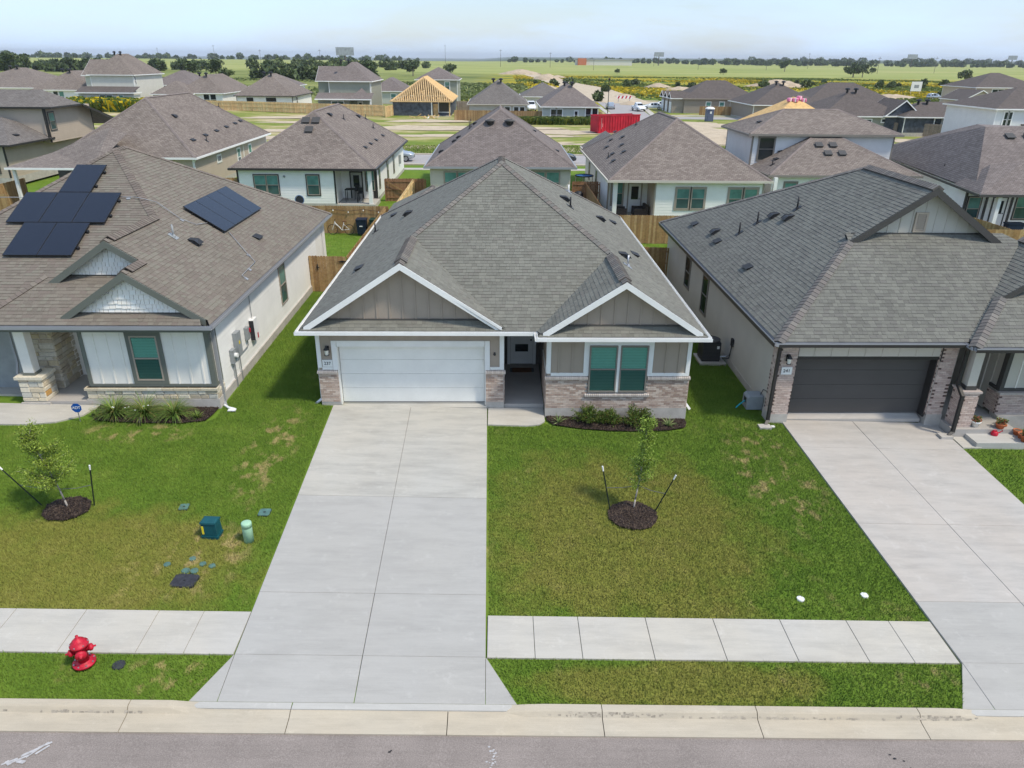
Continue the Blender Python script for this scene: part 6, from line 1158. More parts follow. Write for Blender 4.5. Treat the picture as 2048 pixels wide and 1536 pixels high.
far_house('dark hip-roofed house with tan columns by the far dirt track', 62.5, 82.3, 157.5, 172, 0, 2.8, .50, 'tan_siding', 'roof_dark', wins=[('n', 77.6, .3, 1.2, 2.2, DK)], vents=0)
h = far_house('house in dark blue weather wrap with white windows beyond the plank fence', 62.4, 75.0, 117.6, 127, .3, 2.9, .42, 'house_wrap', 'roof_dark', 'white_paint', wins=[('n', 67.5, .5, 1.1, 1.9, DK), ('n', 68.7, .5, 1.1, 1.9, DK)])
roof_block(h, 'gable', 60.4, 66.2, 119.5, 127, 2.9, .80, 'roof_dark', 'white_paint', False, 'y', 'house_wrap'); MB().box(60.8, 119.9, 0, 65.8, 126.5, 2.8).build('wall', 'house_wrap', h)
h = far_house('tan two storey house with white garage at upper right', 110.5, 127, 179.5, 194, .5, 5.2, .42, 'tan_siding', 'roof_dark', wins=[('n', 114.8, 2.6, 1.3, 1.7, DK), ('n', 116.2, 2.6, 1.3, 1.7, DK), ('n', 119.5, 2.8, 1.2, 1.5, DK)], vents=0)
roof_block(h, 'gable', 103.4, 111.5, 171.4, 181, 2.8, .52, 'roof_dark', 'white_paint', False, 'y', 'tan_siding'); MB().box(103.8, 171.8, .2, 111, 180, 2.7).build('wall', 'tan_siding', h); MB().box(104.6, 171.72, .25, 108.6, 171.78, 2.4).build('garage_door', 'white_paint', h)
h = far_house('pale grey two storey house cut by the right picture edge', 64.8, 80, 99.7, 112, 0, 5.2, .40, 'cool_white', 'roof_dark', wins=[('n', 66.3, 2.9, .5, 1.9, DK), ('n', 66.9, 2.9, .5, 1.9, DK)], vents=0)
MB().prism([(68.5, 97.4, 2.2), (78, 97.4, 2.2), (78, 100, 3.2), (68.8, 100, 3.2)], (0, 0, .12)).build('porch_roof', 'roof_dark', h)

# ================================================================== fences
PK_OLD = [(0.45, 0.277, 0.123), (0.525, 0.33, 0.152), (0.39, 0.232, 0.102), (0.585, 0.39, 0.189), (0.435, 0.255, 0.109)]
PK_NEW = [(0.948, 0.66, 0.335), (0.95, 0.737, 0.395), (0.863, 0.583, 0.287)]
PK_RED = [(0.378, 0.203, 0.105), (0.434, 0.238, 0.126), (0.322, 0.168, 0.084)]
PK_GREY = [(0.40, 0.33, 0.27), (0.44, 0.36, 0.29), (0.35, 0.28, 0.23)]
def fence(label, a, b, pal, face, hh=1.83, single=True, w=.14, cat='fence', group='wooden privacy fences', z=None, name='wood_fence'):
    """dog-eared pickets on rails; face = side (+1/-1 of the run's left normal) that carries the pickets"""
    a, b = V((a[0], a[1], 0)), V((b[0], b[1], 0)); L = (b-a).length; d = (b-a)/L; n = V((-d.y, d.x, 0))*face; zz = V((0, 0, 1))
    gz = lambda s: (hgt(*(a+d*s).xy)-.02 if z is None else z)
    f = empty(name, (a+b)/2+zz*gz(L/2), label, cat, group)
    def pk(o, c, h): 
        m = MB(); ww = d*(w-.006); t = n*.016; g = .03; m.prism([o, o+ww, o+ww+zz*(h-g), o+ww-d*g+zz*h, o+d*g+zz*h, o+zz*(h-g)], t, c); return m
    if single:
        ms = [pk(V((0, 0, 0)), c, hh).mesh('picket', 'picket', (0, 0, 0)) for c in pal]
        for i in range(int(L/w)): inst('picket', random.choice(ms), Matrix.Translation(a+d*(i*w)+n*.04+zz*(gz(i*w)+random.uniform(-.012, .012))), f)
    else:
        m = MB()
        for i in range(int(L/w)): o = a+d*(i*w)+n*.04+zz*gz(i*w); m.ob(o, d*(w-.01), n*.016, zz*(hh+random.uniform(-.02, .02)), random.choice(pal))
        m.build('picket_run', 'picket', f, kind='stuff')
    for k in (.25, .9, 1.55):
        m = MB(); N = max(1, int(L/2.4)); 
        for i in range(N): p, q = a+d*(L*i/N), a+d*(L*(i+1)/N); p, q = p+zz*(gz(L*i/N)+k*hh/1.83), q+zz*(gz(L*(i+1)/N)+k*hh/1.83); m.ob(p, q-p, n*.038, zz*.085, pal[0])
        m.build('rail', 'picket', f)
    N = max(1, int(round(L/2.4)))
    for i in range(N+1): p = a+d*(L*i/N)+zz*(gz(L*i/N)-.1); MB().ob(p-d*.045-n*.05, d*.09, n*.048, zz*(hh+.05), pal[0]).build('post', 'picket', f)
    return f
fence('weathered cedar fence behind the white bicycle', (-24, 48.7), (-7.2, 48.7), PK_OLD, -1)
gt = fence('cedar side gate with black latch beside the white wall', (-9.4, 35.3), (-7.5, 35.3), PK_OLD, -1, cat='gate', name='wood_gate')
MB().box(-9.02, 35.2, 1.2, -8.98, 35.23, 1.5).box(-9.06, 35.19, 1.32, -8.9, 35.21, 1.36).build('latch', 'black_metal', gt); MB().prism([(-8.0, 35.22, 1.62), (-7.75, 35.22, 1.57), (-7.5, 35.22, 1.62), (-7.75, 35.22, 1.67)], (0, -.015, 0)).build('hinge', 'black_metal', gt)
fence('cedar fence running back from the side gate, partly hidden by the grey roof', (-7.5, 35.3), (-7.5, 48.7), PK_OLD, 1)
fence('cedar side fence between the grey-roofed house and greige house', (6.6, 38.7), (9.2, 38.7), PK_OLD, -1)
fence('cedar rear fence below the white house with tan trim', (6.9, 46.7), (16.5, 46.7), PK_OLD, -1)
fence('bright new pine fence beside the white house with black trim', (-6.95, 49.0), (-6.95, 60.4), PK_NEW, 1)
gf = fence('wood gate panel with diagonal brace beside the beige house', (-9.3, 60.6), (-6.0, 60.6), PK_RED, 1, cat='gate', name='wood_gate')
MB().ob((-9.1, 60.5, 1.5), V((2.0, 0, -1.2)), (0, .04, 0), (0, 0, .12), PK_OLD[0]).build('brace', 'picket', gf)
fence('reddish fence with rails between beige house and white tan-trimmed house', (5.9, 59.6), (8.1, 59.6), PK_RED, 1)
fence('long reddish-brown fence line beside the porch of the tan-trimmed house', (6.95, 46.9), (6.95, 59.4), PK_RED, 1)
fence('cedar fence at the right edge below the black-trimmed house', (28.6, 44.0), (40, 44.0), PK_OLD, -1)
fence('cedar fence running back at the right edge behind the charcoal rake', (31.6, 44.2), (29.6, 53.5), PK_OLD, 1)
fence('cedar fence corner by the tan patio at the left edge', (-45, 52.4), (-34.6, 52.4), PK_OLD, -1); fence('cedar fence between the tan houses at the left', (-37.9, 52.6), (-37.9, 60), PK_OLD, -1)
fence('small stretch of cedar fence under the tan house wall', (-25.4, 60.5), (-20.8, 60.5), PK_OLD, 1)
fence('small stretch of cedar fence left of the two storey white house', (19.3, 54.5), (19.3, 58.5), PK_OLD, 1)
fence('long bright pine fence with posts facing the empty lots', (-60, 157), (-21.4, 145.2), PK_NEW, 1, 2.0, False, .2, z=.4); fence('short return of the long pine fence by the sage house', (-21.4, 145.2), (-20.2, 152), PK_NEW, 1, 2.0, False, .2, z=.2)
fence('pine fence in front of the beige and blue-grey far houses', (-8.2, 141.2), (18.6, 139.2), PK_OLD, -1, 1.9, False, .2, z=0)
fence('grey-brown plank fence beside the dark-wrapped house', (54, 124), (69.2, 116.4), PK_GREY, 1, 1.9, False, .2, z=0)
fence('orange cedar fence beside the long taupe house', (42.0, 161.2), (53.5, 159.8), PK_OLD, -1, 1.9, False, .2, z=-.2); fence('weathered grey fence right of the open rafters', (-9.0, 164), (-4.5, 164), PK_GREY, -1, 2.2, False, .25, z=0)

# ================================================================== street and lawn things
hy = empty('fire_hydrant', (-8.36, 11.12, P(-8.36, 11.12)), 'red fire hydrant on the grass verge beside the sidewalk', 'fire hydrant', rz=.5)
MB().lathe((0, 0, -.1), [(.14, 0), (.14, .12), (.215, .12), (.215, .165), (.13, .165), (.12, .2)], 18).build('base_flange', 'red_paint', hy, True, local=True)
MB().lathe((0, 0, .1), [(.105, 0), (.105, .34), (.15, .36), (.15, .385), (.125, .39)], 18).build('barrel', 'red_paint', hy, True, local=True)
MB().lathe((0, 0, .48), [(.14, 0), (.175, .01), (.175, .05), (.14, .06), (.12, .12), (.07, .17), (.03, .19), (.028, .25), (.01, .255)], 18).build('bonnet', 'red_paint', hy, True, local=True)
for ax, r in (((1, 0, 0), .06), ((-1, 0, 0), .06), ((0, -1, 0), .085)):
    o = MB(); o.lathe(V(ax)*.09+V((0, 0, .36)), [(r, 0), (r, .06), (r*1.25, .06), (r*1.25, .11), (r*.8, .13), (r*.35, .14), (r*.3, .18)], 12, axis=ax); o.build('nozzle', 'red_paint', hy, True, local=True)
bo = MB()
for i in range(8): t = i*math.pi/4+.2; bo.cyl((.185*math.cos(t), .185*math.sin(t), .06), (.185*math.cos(t), .185*math.sin(t), .085), .016, .016, 6)
for i in range(6): t = i*math.pi/3; bo.cyl((.158*math.cos(t), .158*math.sin(t), .53), (.158*math.cos(t), .158*math.sin(t), .55), .013, .013, 6)
bo.build('bolt', 'galvanised', hy, local=True)
def disc(name, mat, x, y, r, label, cat, ry=None, h=.03, group=None):
    z = P(x, y); m = MB(); m.lathe((x, y, z-.1), [(r*.98, 0), (r, .08), (r*.92, .085+h*.3), (r*.3, .085+h*.6)], 14); o = m.build(name, mat, None, label=label, cat=cat, group=group); return o
disc('valve_cover', 'meter_lid', -7.69, 11.12, .13, 'small dark round valve cover in the verge beside the red hydrant', 'valve cover')
disc('cleanout_cap', 'white_plastic', 7.09, 13.3, .095, 'white round cleanout cap in the lawn near the sidewalk, left of two', 'cleanout cap', group='white cleanout caps'); disc('cleanout_cap', 'white_plastic', 8.68, 13.45, .095, 'white round cleanout cap in the lawn near the charcoal garage driveway, right of two', 'cleanout cap', group='white cleanout caps'); disc('cleanout_cap', 'white_plastic', 9.25, 21.55, .08, 'white cap in the grass at the foot of the brick pier of 241', 'cleanout cap', group='white cleanout caps')
for (x, y, lb) in ((-7.44, 13.95, 'left'), (-7.24, 13.95, 'right')): disc('sprinkler_lid', 'green_lid', x, y, .1, 'small round green valve lid touching the dark meter cover, %s of the pair' % lb, 'valve lid', group='round green valve lids')
for (x, y, lb) in ((-7.13, 14.2, 'small round green lid nearest above the pair by the meter cover'), (-7.44, 14.38, 'small round green lid topmost of the cluster by the meter cover'), (-7.96, 14.16, 'small round green lid leftmost of the cluster by the meter cover'), (-6.88, 14.13, 'small round green lid rightmost of the cluster, half grown over')): disc('sprinkler_lid', 'green_lid', x, y, .085, lb, 'valve lid', group='round green valve lids')
def lid(name, mat, x, y, w, d, label, cat, rz=0, rim=None):
    z = P(x, y); o = empty(name, (x, y, z), label, cat, rz=rz); c = .12
    pts = [(-w/2+c*w, -d/2, -.1), (w/2-c*w, -d/2, -.1), (w/2, -d/2+c*d, -.1), (w/2, d/2-c*d, -.1), (w/2-c*w, d/2, -.1), (-w/2+c*w, d/2, -.1), (-w/2, d/2-c*d, -.1), (-w/2, -d/2+c*d, -.1)]
    MB().prism([(p[0]*1.07, p[1]*1.07, p[2]) for p in pts], (0, 0, .086)).build('rim', rim or 'black_plastic', o, local=True); MB().prism(pts, (0, 0, .098)).build('cover', mat, o, local=True)
    MB().box(-.03, -.02, -.002, .03, .02, .002).build('keyhole', 'black_metal', o, local=True); o.rotation_euler.x = math.atan(.034); return o
lid('meter_cover', 'meter_lid', -7.33, 13.6, .55, .42, 'black rectangular water meter cover set in the left lawn', 'meter cover', -.1); lid('handhole_box', 'green_lid', -6.25, 16.27, .30, .30, 'square green utility lid in the grass beside the driveway of 237', 'utility lid'); lid('handhole_box', 'green_lid', -8.44, 16.45, .24, .26, 'faded green utility lid half hidden in the left lawn above the teal cabinet', 'utility lid', .1)
cb = empty('utility_cabinet', (-7.28, 15.3, P(-7.28, 15.3)), 'dark teal telecom cabinet with yellow sticker on the left lawn', 'utility cabinet', rz=-.08)
def tap(m, w0, d0, w1, d1, z0, z1): m._add([(-w0, -d0, z0), (w0, -d0, z0), (w0, d0, z0), (-w0, d0, z0), (-w1, -d1, z1), (w1, -d1, z1), (w1, d1, z1), (-w1, d1, z1)], [(3, 2, 1, 0), (4, 5, 6, 7), (0, 1, 5, 4), (1, 2, 6, 5), (2, 3, 7, 6), (3, 0, 4, 7)])
m = MB(); tap(m, .215, .16, .22, .17, -.08, .04); m.build('base', 'teal_plastic', cb, local=True)
m = MB(); tap(m, .20, .15, .185, .14, .041, .40); m.build('body', 'teal_plastic', cb, local=True); m = MB(); tap(m, .205, .16, .20, .15, .401, .44); tap(m, .20, .15, .15, .10, .4405, .475); m.build('hood', 'teal_plastic', cb, local=True); MB().box(-.175, -.156, .1, -.125, -.147, .33).build('sticker', 'yellow_sticker', cb, local=True)
pd = empty('cable_pedestal', (-6.3, 15.1, P(-6.3, 15.1)), 'pale green cylindrical cable pedestal on the left lawn beside the driveway', 'cable pedestal')
MB().lathe((0, 0, -.08), [(.122, 0), (.122, .54), (.120, .545)], 20).build('body', 'pale_green_plastic', pd, True, local=True); MB().lathe((0, 0, .40), [(.128, 0), (.128, .10), (.122, .125), (.09, .137), (.02, .14)], 20).build('cap', 'pale_green_plastic', pd, True, local=True)
# yard sign of the alarm company
yx, yy_ = -13.45, 20.9; yz = P(yx, yy_); sg = empty('yard_sign', (yx, yy_, yz), 'blue octagonal alarm yard sign reading ADT by the left walkway', 'yard sign')
MB().box(yx-.012, yy_, yz-.1, yx+.012, yy_+.012, yz+.35).build('stake', 'galvanised', sg); ot = V((yx, yy_-.01, yz+.48)); MB().prism([ot+V((.165*math.cos(math.pi/8+i*math.pi/4), 0, .165*math.sin(math.pi/8+i*math.pi/4))) for i in range(8)], (0, -.012, 0)).build('panel', 'blue_sign', sg)
text_part('lettering', 'ADT', .13, 'white_plastic', frame(ot+V((0, -.016, .005)), V((1, 0, 0)), V((0, 0, 1)), V((0, -1, 0))), sg, .003)
# condenser, hose box, plants
ac = empty('air_conditioner', (8.5, 27.2, hgt(8.5, 27.2)), 'dark grey air conditioner on a concrete pad beside the greige wall', 'air conditioner'); az = hgt(8.5, 27.2)
MB().box(8.08, 26.75, az-.1, 9.15, 27.85, az+.06).build('pad', 'concrete_walk', ac); MB().box(8.2, 26.95, az+.06, 8.92, 27.67, az+.86).build('casing', 'black_plastic', ac); MB().lathe((8.56, 27.31, az+.86), [(.40, 0), (.40, .05), (.34, .06)], 18).build('top_cover', 'dark_grey_trim', ac)
for i in range(12): MB().box(8.195, 26.944, az+.13+i*.058, 8.925, 26.949, az+.155+i*.058).build('louvre', 'dark_grey_trim', ac)
MB().box(8.76, 26.94, az+.6, 8.86, 26.943, az+.72).build('rating_plate', 'white_plastic', ac); MB().tube([(8.93, 27.0, az+.25), (9.15, 26.9, az+.3), (9.28, 26.8, az+.45)], .035).build('refrigerant_line', 'galvanised', ac); MB().box(9.2, 26.55, az+.85, 9.28, 26.75, az+1.15).tube([(9.24, 26.65, az+.86), (9.2, 26.7, az+.3), (9.0, 26.9, az+.2)], .02).build('disconnect', 'black_plastic', ac)
hb = empty('hose_box', (8.95, 23.0, hgt(8.95, 23)), 'grey hose reel box with teal hose at the foot of the brick pier of 241', 'hose box'); z = hgt(8.95, 23)
MB().prism([(8.7, 22.7, z), (9.25, 22.7, z), (9.25, 22.7, z+.5), (8.78, 22.7, z+.5), (8.7, 22.7, z+.42)], (0, .5, 0)).build('body', 'grey_box', hb); MB().box(8.69, 22.85, z+.2, 8.699, 23.05, z+.38).build('slot', 'black_metal', hb); MB().tube([(8.7, 22.95, z+.25), (8.6, 22.9, z+.2), (8.45, 22.85, z+.1), (8.36, 22.8, z+.03)], .02).build('hose', 'hose', hb); MB().tube([(9.2, 22.9, z+.5), (9.25, 22.85, z+.72), (9.3, 22.5, z+.78)], .012).build('inlet_tube', 'black_metal', hb)
def leafcloud(n, rx, ry, rz, size, pal, hollow=.35, up=.3, seed=0, shape=None):
    rng = np.random.default_rng(seed); d = rng.normal(size=(n, 3)); d /= np.linalg.norm(d, axis=1)[:, None]; r = hollow+(1-hollow)*rng.random(n)**.6
    c = d*r[:, None]*np.array([rx, ry, rz])
    if shape is not None: c = shape(c, rng)
    a = rng.normal(size=(n, 3)); a[:, 2] += up; a /= np.linalg.norm(a, axis=1)[:, None]; b = np.cross(a, rng.normal(size=(n, 3))); b /= np.linalg.norm(b, axis=1)[:, None]
    s = size*(.6+.8*rng.random(n))[:, None]; q = np.stack([c-a*s-0*b, c+b*s*.45, c+a*s, c-b*s*.45], 1).reshape(-1, 3)
    cols = np.array(pal)[rng.integers(0, len(pal), n)]*(.75+.5*rng.random(n))[:, None]; return q, cols
PAL_SHRUB = [(0.06, 0.11, 0.016), (0.10, 0.17, 0.025), (0.15, 0.22, 0.036), (0.17, 0.15, 0.04)]
def shrub(x, y, r, label, seed):
    z = P(x, y); o = empty('shrub', (x, y, z), label, 'shrub', 'dwarf shrubs in the front bed')
    g = np.random.default_rng(seed); C, D = [], []
    for i in range(95):
        a = g.uniform(0, 6.28); e = g.uniform(.35, 1.5); l = r*g.uniform(1.0, 1.55); d = np.array([math.cos(a)*math.cos(e), math.sin(a)*math.cos(e), math.sin(e)*1.05]); b0 = np.array([math.cos(a), math.sin(a), 0])*r*.15
        for t in g.uniform(.3, 1.0, 34): C.append(b0+d*l*t+g.normal(size=3)*.02); D.append(d+g.normal(size=3)*.55)
    C, D = np.array(C), np.array(D); D /= np.linalg.norm(D, axis=1)[:, None]; b = np.cross(D, g.normal(size=D.shape)); b /= np.linalg.norm(b, axis=1)[:, None]; L = (.022+.025*g.random(len(C)))[:, None]
    q = np.stack([C, C+D*L+b*L*.35, C+D*L*2, C+D*L-b*L*.35], 1).reshape(-1, 3); c = np.array(PAL_SHRUB)[g.integers(0, 4, len(C))]*(.7+.6*g.random(len(C)))[:, None]; q[:, 2] = np.maximum(q[:, 2], .02)
    np_tris('foliage', q+np.array([x, y, z]), 'leaf', c, o, 4)
    m = MB()
    for i in range(6): t = i*1.05; m.cyl((x, y, z-.05), (x+r*.5*math.cos(t), y+r*.5*math.sin(t), z+r*.9), .014, .006, 5)
    m.build('stem', 'bark', o); return o
shrub(2.98, 21.52, .40, 'rounded green shrub in the mulch bed, left of three', 1); shrub(3.66, 21.48, .31, 'smallest green shrub in the mulch bed, middle of three', 2); shrub(4.60, 21.45, .42, 'largest green shrub in the mulch bed under the front window', 3)
def blades(x, y, z, n, L, w, pal, droop, name, label, cat, group=None, seed=0, upr=.55):
    rng = random.Random(seed); m = MB()
    for i in range(n):
        t = rng.uniform(0, 6.28); l = L*rng.uniform(.6, 1.1); rad = rng.uniform(0, .06)*L; c = rng.choice(pal); k = rng.uniform(.75, 1.2); c = tuple(v*k for v in c); d = V((math.cos(t), math.sin(t), 0)); s = V((-d.y, d.x, 0)); el = rng.uniform(upr, 1.5); p = V((x, y, z))+d*rad; prev = p; W = w
        for j in range(4):
            e = el-droop*j*rng.uniform(.7, 1.2); nx_ = prev+(d*math.cos(e)+V((0, 0, 1))*math.sin(e))*l/4; W2 = w*(1-(j+1)/4.3)
            m.poly([prev-s*W, prev+s*W, nx_+s*W2, nx_-s*W2], c); prev = nx_; W = W2
    o = empty(name, (x, y, z), label, cat, group); m.build('blades', 'leaf', o); return o
GR = [(0.136, 0.24, 0.04), (0.204, 0.32, 0.056), (0.102, 0.176, 0.032), (0.289, 0.272, 0.08)]
blades(1.98, 21.42, P(2, 21.4), 34, .36, .022, [(0.22, 0.30, 0.10), (0.40, 0.44, 0.20), (0.12, 0.2, 0.05)], .25, 'striped_plant', 'variegated spiky plant at the left end of the mulch bed', 'plant', seed=4); blades(5.65, 21.35, P(5.6, 21.3), 34, .40, .022, [(0.22, 0.30, 0.10), (0.40, 0.44, 0.20), (0.12, 0.2, 0.05)], .25, 'striped_plant', 'variegated spiky plant at the right end of the mulch bed', 'plant', seed=5)
for i, (x, y, L, lb) in enumerate([(-12.5, 21.25, .95, 'large clump of long grassy leaves before the stone wall, left of three'), (-11.55, 21.3, .95, 'large clump of long grassy leaves before the stone wall, middle of three'), (-10.6, 21.3, .85, 'large clump of long grassy leaves before the stone wall, right of three')]): blades(x, y, P(x, y), 420, L*.98, .013, GR, .38, 'grass_clump', lb, 'plant', 'grassy clumps along the stone wall', 10+i)
blades(-13.05, 21.2, P(-13, 21.2), 60, .38, .02, [(0.2, 0.28, 0.05), (0.14, 0.22, 0.04)], .2, 'low_plant', 'small light green plant at the left end of the stone-wall bed', 'plant', seed=20); blades(-9.85, 21.25, P(-9.8, 21.2), 70, .34, .02, [(0.2, 0.28, 0.05), (0.14, 0.22, 0.04)], .2, 'low_plant', 'small light green plant at the right end of the stone-wall bed', 'plant', seed=21)
fl_ = MB()
for i in range(9): a = random.uniform(-13.1, -10.8); fl_.lathe((a, 21.0+random.random()*.3, P(a, 21)+random.uniform(.3, .6)), [(.0, 0), (.03, .02), (.0, .035)], 6)
fl_.build('white_blossom', 'white_plastic', [o for o in COL.objects if o.name.startswith('grass_clump')][1])
sl = empty('spotlight', (-11.45, 20.72, P(-11.4, 20.7)), 'small black garden spotlight in front of the grassy clumps', 'spotlight'); z = P(-11.4, 20.7); MB().cyl((-11.45, 20.72, z-.05), (-11.45, 20.72, z+.16), .012).build('stake', 'black_metal', sl); MB().lathe((-11.45, 20.68, z+.12), [(.035, 0), (.05, .16), (.04, .17)], 10, axis=(.1, .5, .8)).build('lamp_head', 'black_metal', sl)
disc('bed_rock', 'white_plastic', 4.05, 21.18, .09, 'pale stone at the front of the mulch bed', 'stone')
dx_ = empty('downspout_extension', (-9.05, 22.0, .1), 'crumpled white drain extension on the grass at the corner of the stone wall', 'drain'); MB().tube([(-9.3, 22.2, .10), (-9.1, 22.0, .10), (-8.85, 21.9, .09)], .04).box(-9.05, 21.75, .08, -8.8, 21.9, .11).build('pipe', 'white_plastic', dx_)
# mulch rings and beds: base plus chips
def mulch(pts, label, seed, n):
    z0 = [(x, y, P(x, y)+.012) for x, y in pts]; c = (sum(p[0] for p in pts)/len(pts), sum(p[1] for p in pts)/len(pts)); z0c = P(*c)+.05
    m = MB()
    for i in range(len(z0)): m.poly([z0[i], z0[(i+1) % len(z0)], (c[0], c[1], z0c)])
    o = m.build('mulch_bed', 'mulch_base', None, kind='structure'); rng = np.random.default_rng(seed)
    k = rng.integers(0, len(pts), n); r = np.sqrt(rng.random(n)); t = rng.random(n); A = np.array(pts)[k]; B = np.array(pts)[(k+1) % len(pts)]; C0 = np.array(c)
    xy = C0+(A+(B-A)*t[:, None]-C0)*(r*.99)[:, None]; z = np.array([P(x, y) for x, y in xy])+.02+.035*(1-r)+rng.random(n)*.015
    a = rng.normal(size=(n, 3)); a[:, 2] *= .35; a /= np.linalg.norm(a, axis=1)[:, None]; b = np.cross(a, [0, 0, 1]); b /= np.linalg.norm(b, axis=1)[:, None]+1e-6; cc = np.column_stack([xy, z]); L = (.025+.04*rng.random(n))[:, None]; q = np.stack([cc-a*L, cc+b*L*.3, cc+a*L, cc-b*L*.3], 1).reshape(-1, 3)
    cols = np.array([(0.05, 0.034, 0.028), (0.075, 0.05, 0.04), (0.03, 0.022, 0.02), (0.12, 0.085, 0.06)])[rng.integers(0, 4, n)]; w = np_tris('mulch_chips', q, 'mulch_chip', cols, None, 4); w['kind'] = 'stuff'; w['label'] = label; w['category'] = 'mulch'
def ring(x, y, rx, ry, n=26, j=.06): return [(x+rx*(1+random.uniform(-j, j))*math.cos(t), y+ry*(1+random.uniform(-j, j))*math.sin(t)) for t in np.linspace(0, 2*math.pi, n, endpoint=False)]
mulch(ring(3.64, 16.40, .68, .62), 'dark bark mulch ring round the staked sapling in the middle lawn', 1, 5000); mulch(ring(-11.42, 16.25, .58, .52), 'dark bark mulch ring round the staked sapling in the left lawn', 2, 3600)
mulch([(1.58, 21.9), (1.6, 21.6), (1.8, 21.3), (2.6, 21.1), (3.6, 20.98), (4.6, 20.98), (5.6, 21.08), (6.2, 21.3), (6.33, 21.6), (6.33, 21.9)], 'dark bark mulch in the bed under the front window of 237', 3, 7000); mulch([(-13.35, 22.0), (-13.3, 21.3), (-13.0, 20.95), (-11.6, 20.85), (-10.2, 20.9), (-9.55, 21.1), (-9.45, 21.5), (-9.4, 22.0)], 'dark bark mulch in the bed before the stone wall', 4, 6000)
mulch([(17.4, 21.6), (17.5, 20.8), (19, 20.6), (21, 20.8), (21, 21.7)], 'dark bark mulch beside the potted flowers of 241', 5, 2500)
# saplings
def sapling(x, y, h, spread, lean, pal, label, seed, n, bark='pale_bark'):
    rng = random.Random(seed); z = P(x, y); o = empty('sapling', (x, y, z), label, 'young tree'); m = MB(); top = V((x+lean[0], y+lean[1], z+h)); base = V((x, y, z-.05)); pts = [base.lerp(top, t)+V((math.sin(t*5+seed)*.03, math.cos(t*4)*.02, 0)) for t in np.linspace(0, 1, 9)]
    for i in range(8): m.cyl(pts[i], pts[i+1], .026*(1-i/9), .026*(1-(i+1)/9), 7)
    m.build('trunk', bark, o, True); br = MB(); tips = []
    for i in range(46):
        t = rng.uniform(.30, .98); p = base.lerp(top, t); a = rng.uniform(0, 6.28); l = spread*(1.12-t)*rng.uniform(.6, 1.15)+.12; e = rng.uniform(.25, .9); q = p+V((math.cos(a)*l*math.cos(e), math.sin(a)*l*math.cos(e), l*math.sin(e))); br.cyl(p, q, .007, .002, 4); tips.append((p, q))
    br.build('branch', bark, o); r = np.random.default_rng(seed); C = []
    for p, q in tips:
        for j in range(n//46): s = r.uniform(.15, 1.05); c = p.lerp(q, s); C.append((c.x+r.normal()*.055, c.y+r.normal()*.055, c.z+r.normal()*.05))
    C = np.array(C); k = len(C); a = r.normal(size=(k, 3)); a[:, 2] -= .2; a /= np.linalg.norm(a, axis=1)[:, None]; b = np.cross(a, r.normal(size=(k, 3))); b /= np.linalg.norm(b, axis=1)[:, None]; L = (.019+.022*r.random(k))[:, None]; q = np.stack([C, C+a*L+b*L*.4, C+a*L*2, C+a*L-b*L*.4], 1).reshape(-1, 3); np_tris('foliage', q, 'leaf', np.array(pal)[r.integers(0, len(pal), k)]*(.8+.4*r.random(k))[:, None], o, 4); return o
PY = [(0.22, 0.30, 0.04), (0.28, 0.36, 0.05), (0.17, 0.25, 0.03)]; PG = [(0.17, 0.26, 0.03), (0.22, 0.32, 0.04), (0.28, 0.38, 0.06)]
sapling(3.74, 16.7, 2.7, .5, (.16, .1), PG, 'thin staked sapling with fresh green leaves in the middle lawn', 5, 5200); sapling(-11.4, 16.28, 2.35, .95, (-.38, -.1), PY, 'wider staked sapling with yellow-green leaves in the left lawn', 6, 8200)
def stake(x, y, tx, ty, h, wire_to, label):
    z = P(x, y); a, b = V((x, y, z-.1)), V((tx, ty, z+h)); o = empty('tree_stake', (x, y, z), label, 'stake', 'steel tree stakes'); d = (b-a).normalized(); m = MB(); m.ob(a-V((.018, 0, 0)), V((.036, 0, 0)), V((0, .006, 0)), (b-a)*.9).ob(a-V((.004, .02, 0)), V((.008, 0, 0)), V((0, .02, 0)), (b-a)*.9); m.build('post', 'steel_green', o); MB().cyl(a+(b-a)*.9, b, .022, .022, 8).build('tip', 'white_plastic', o); p = a.lerp(b, .55); MB().tube([p, (p+V(wire_to))/2-V((0, 0, .04)), V(wire_to)], .008, 5).build('tie_wire', 'rope', o)
zB, zA = P(3.74, 16.7), P(-11.4, 16.3)
stake(3.07, 16.62, 2.78, 16.75, 1.32, (3.78, 16.72, zB+.75), 'leaning steel stake with white tip left of the middle sapling'); stake(4.22, 16.55, 4.72, 16.5, 1.22, (3.78, 16.72, zB+.75), 'leaning steel stake with white tip right of the middle sapling'); stake(-12.12, 16.42, -12.9, 16.3, 1.28, (-11.46, 16.27, zA+.6), 'leaning steel stake with white tip left of the left-lawn sapling'); stake(-10.82, 16.45, -10.62, 16.4, 1.25, (-11.46, 16.27, zA+.6), 'leaning steel stake with white tip right of the left-lawn sapling')
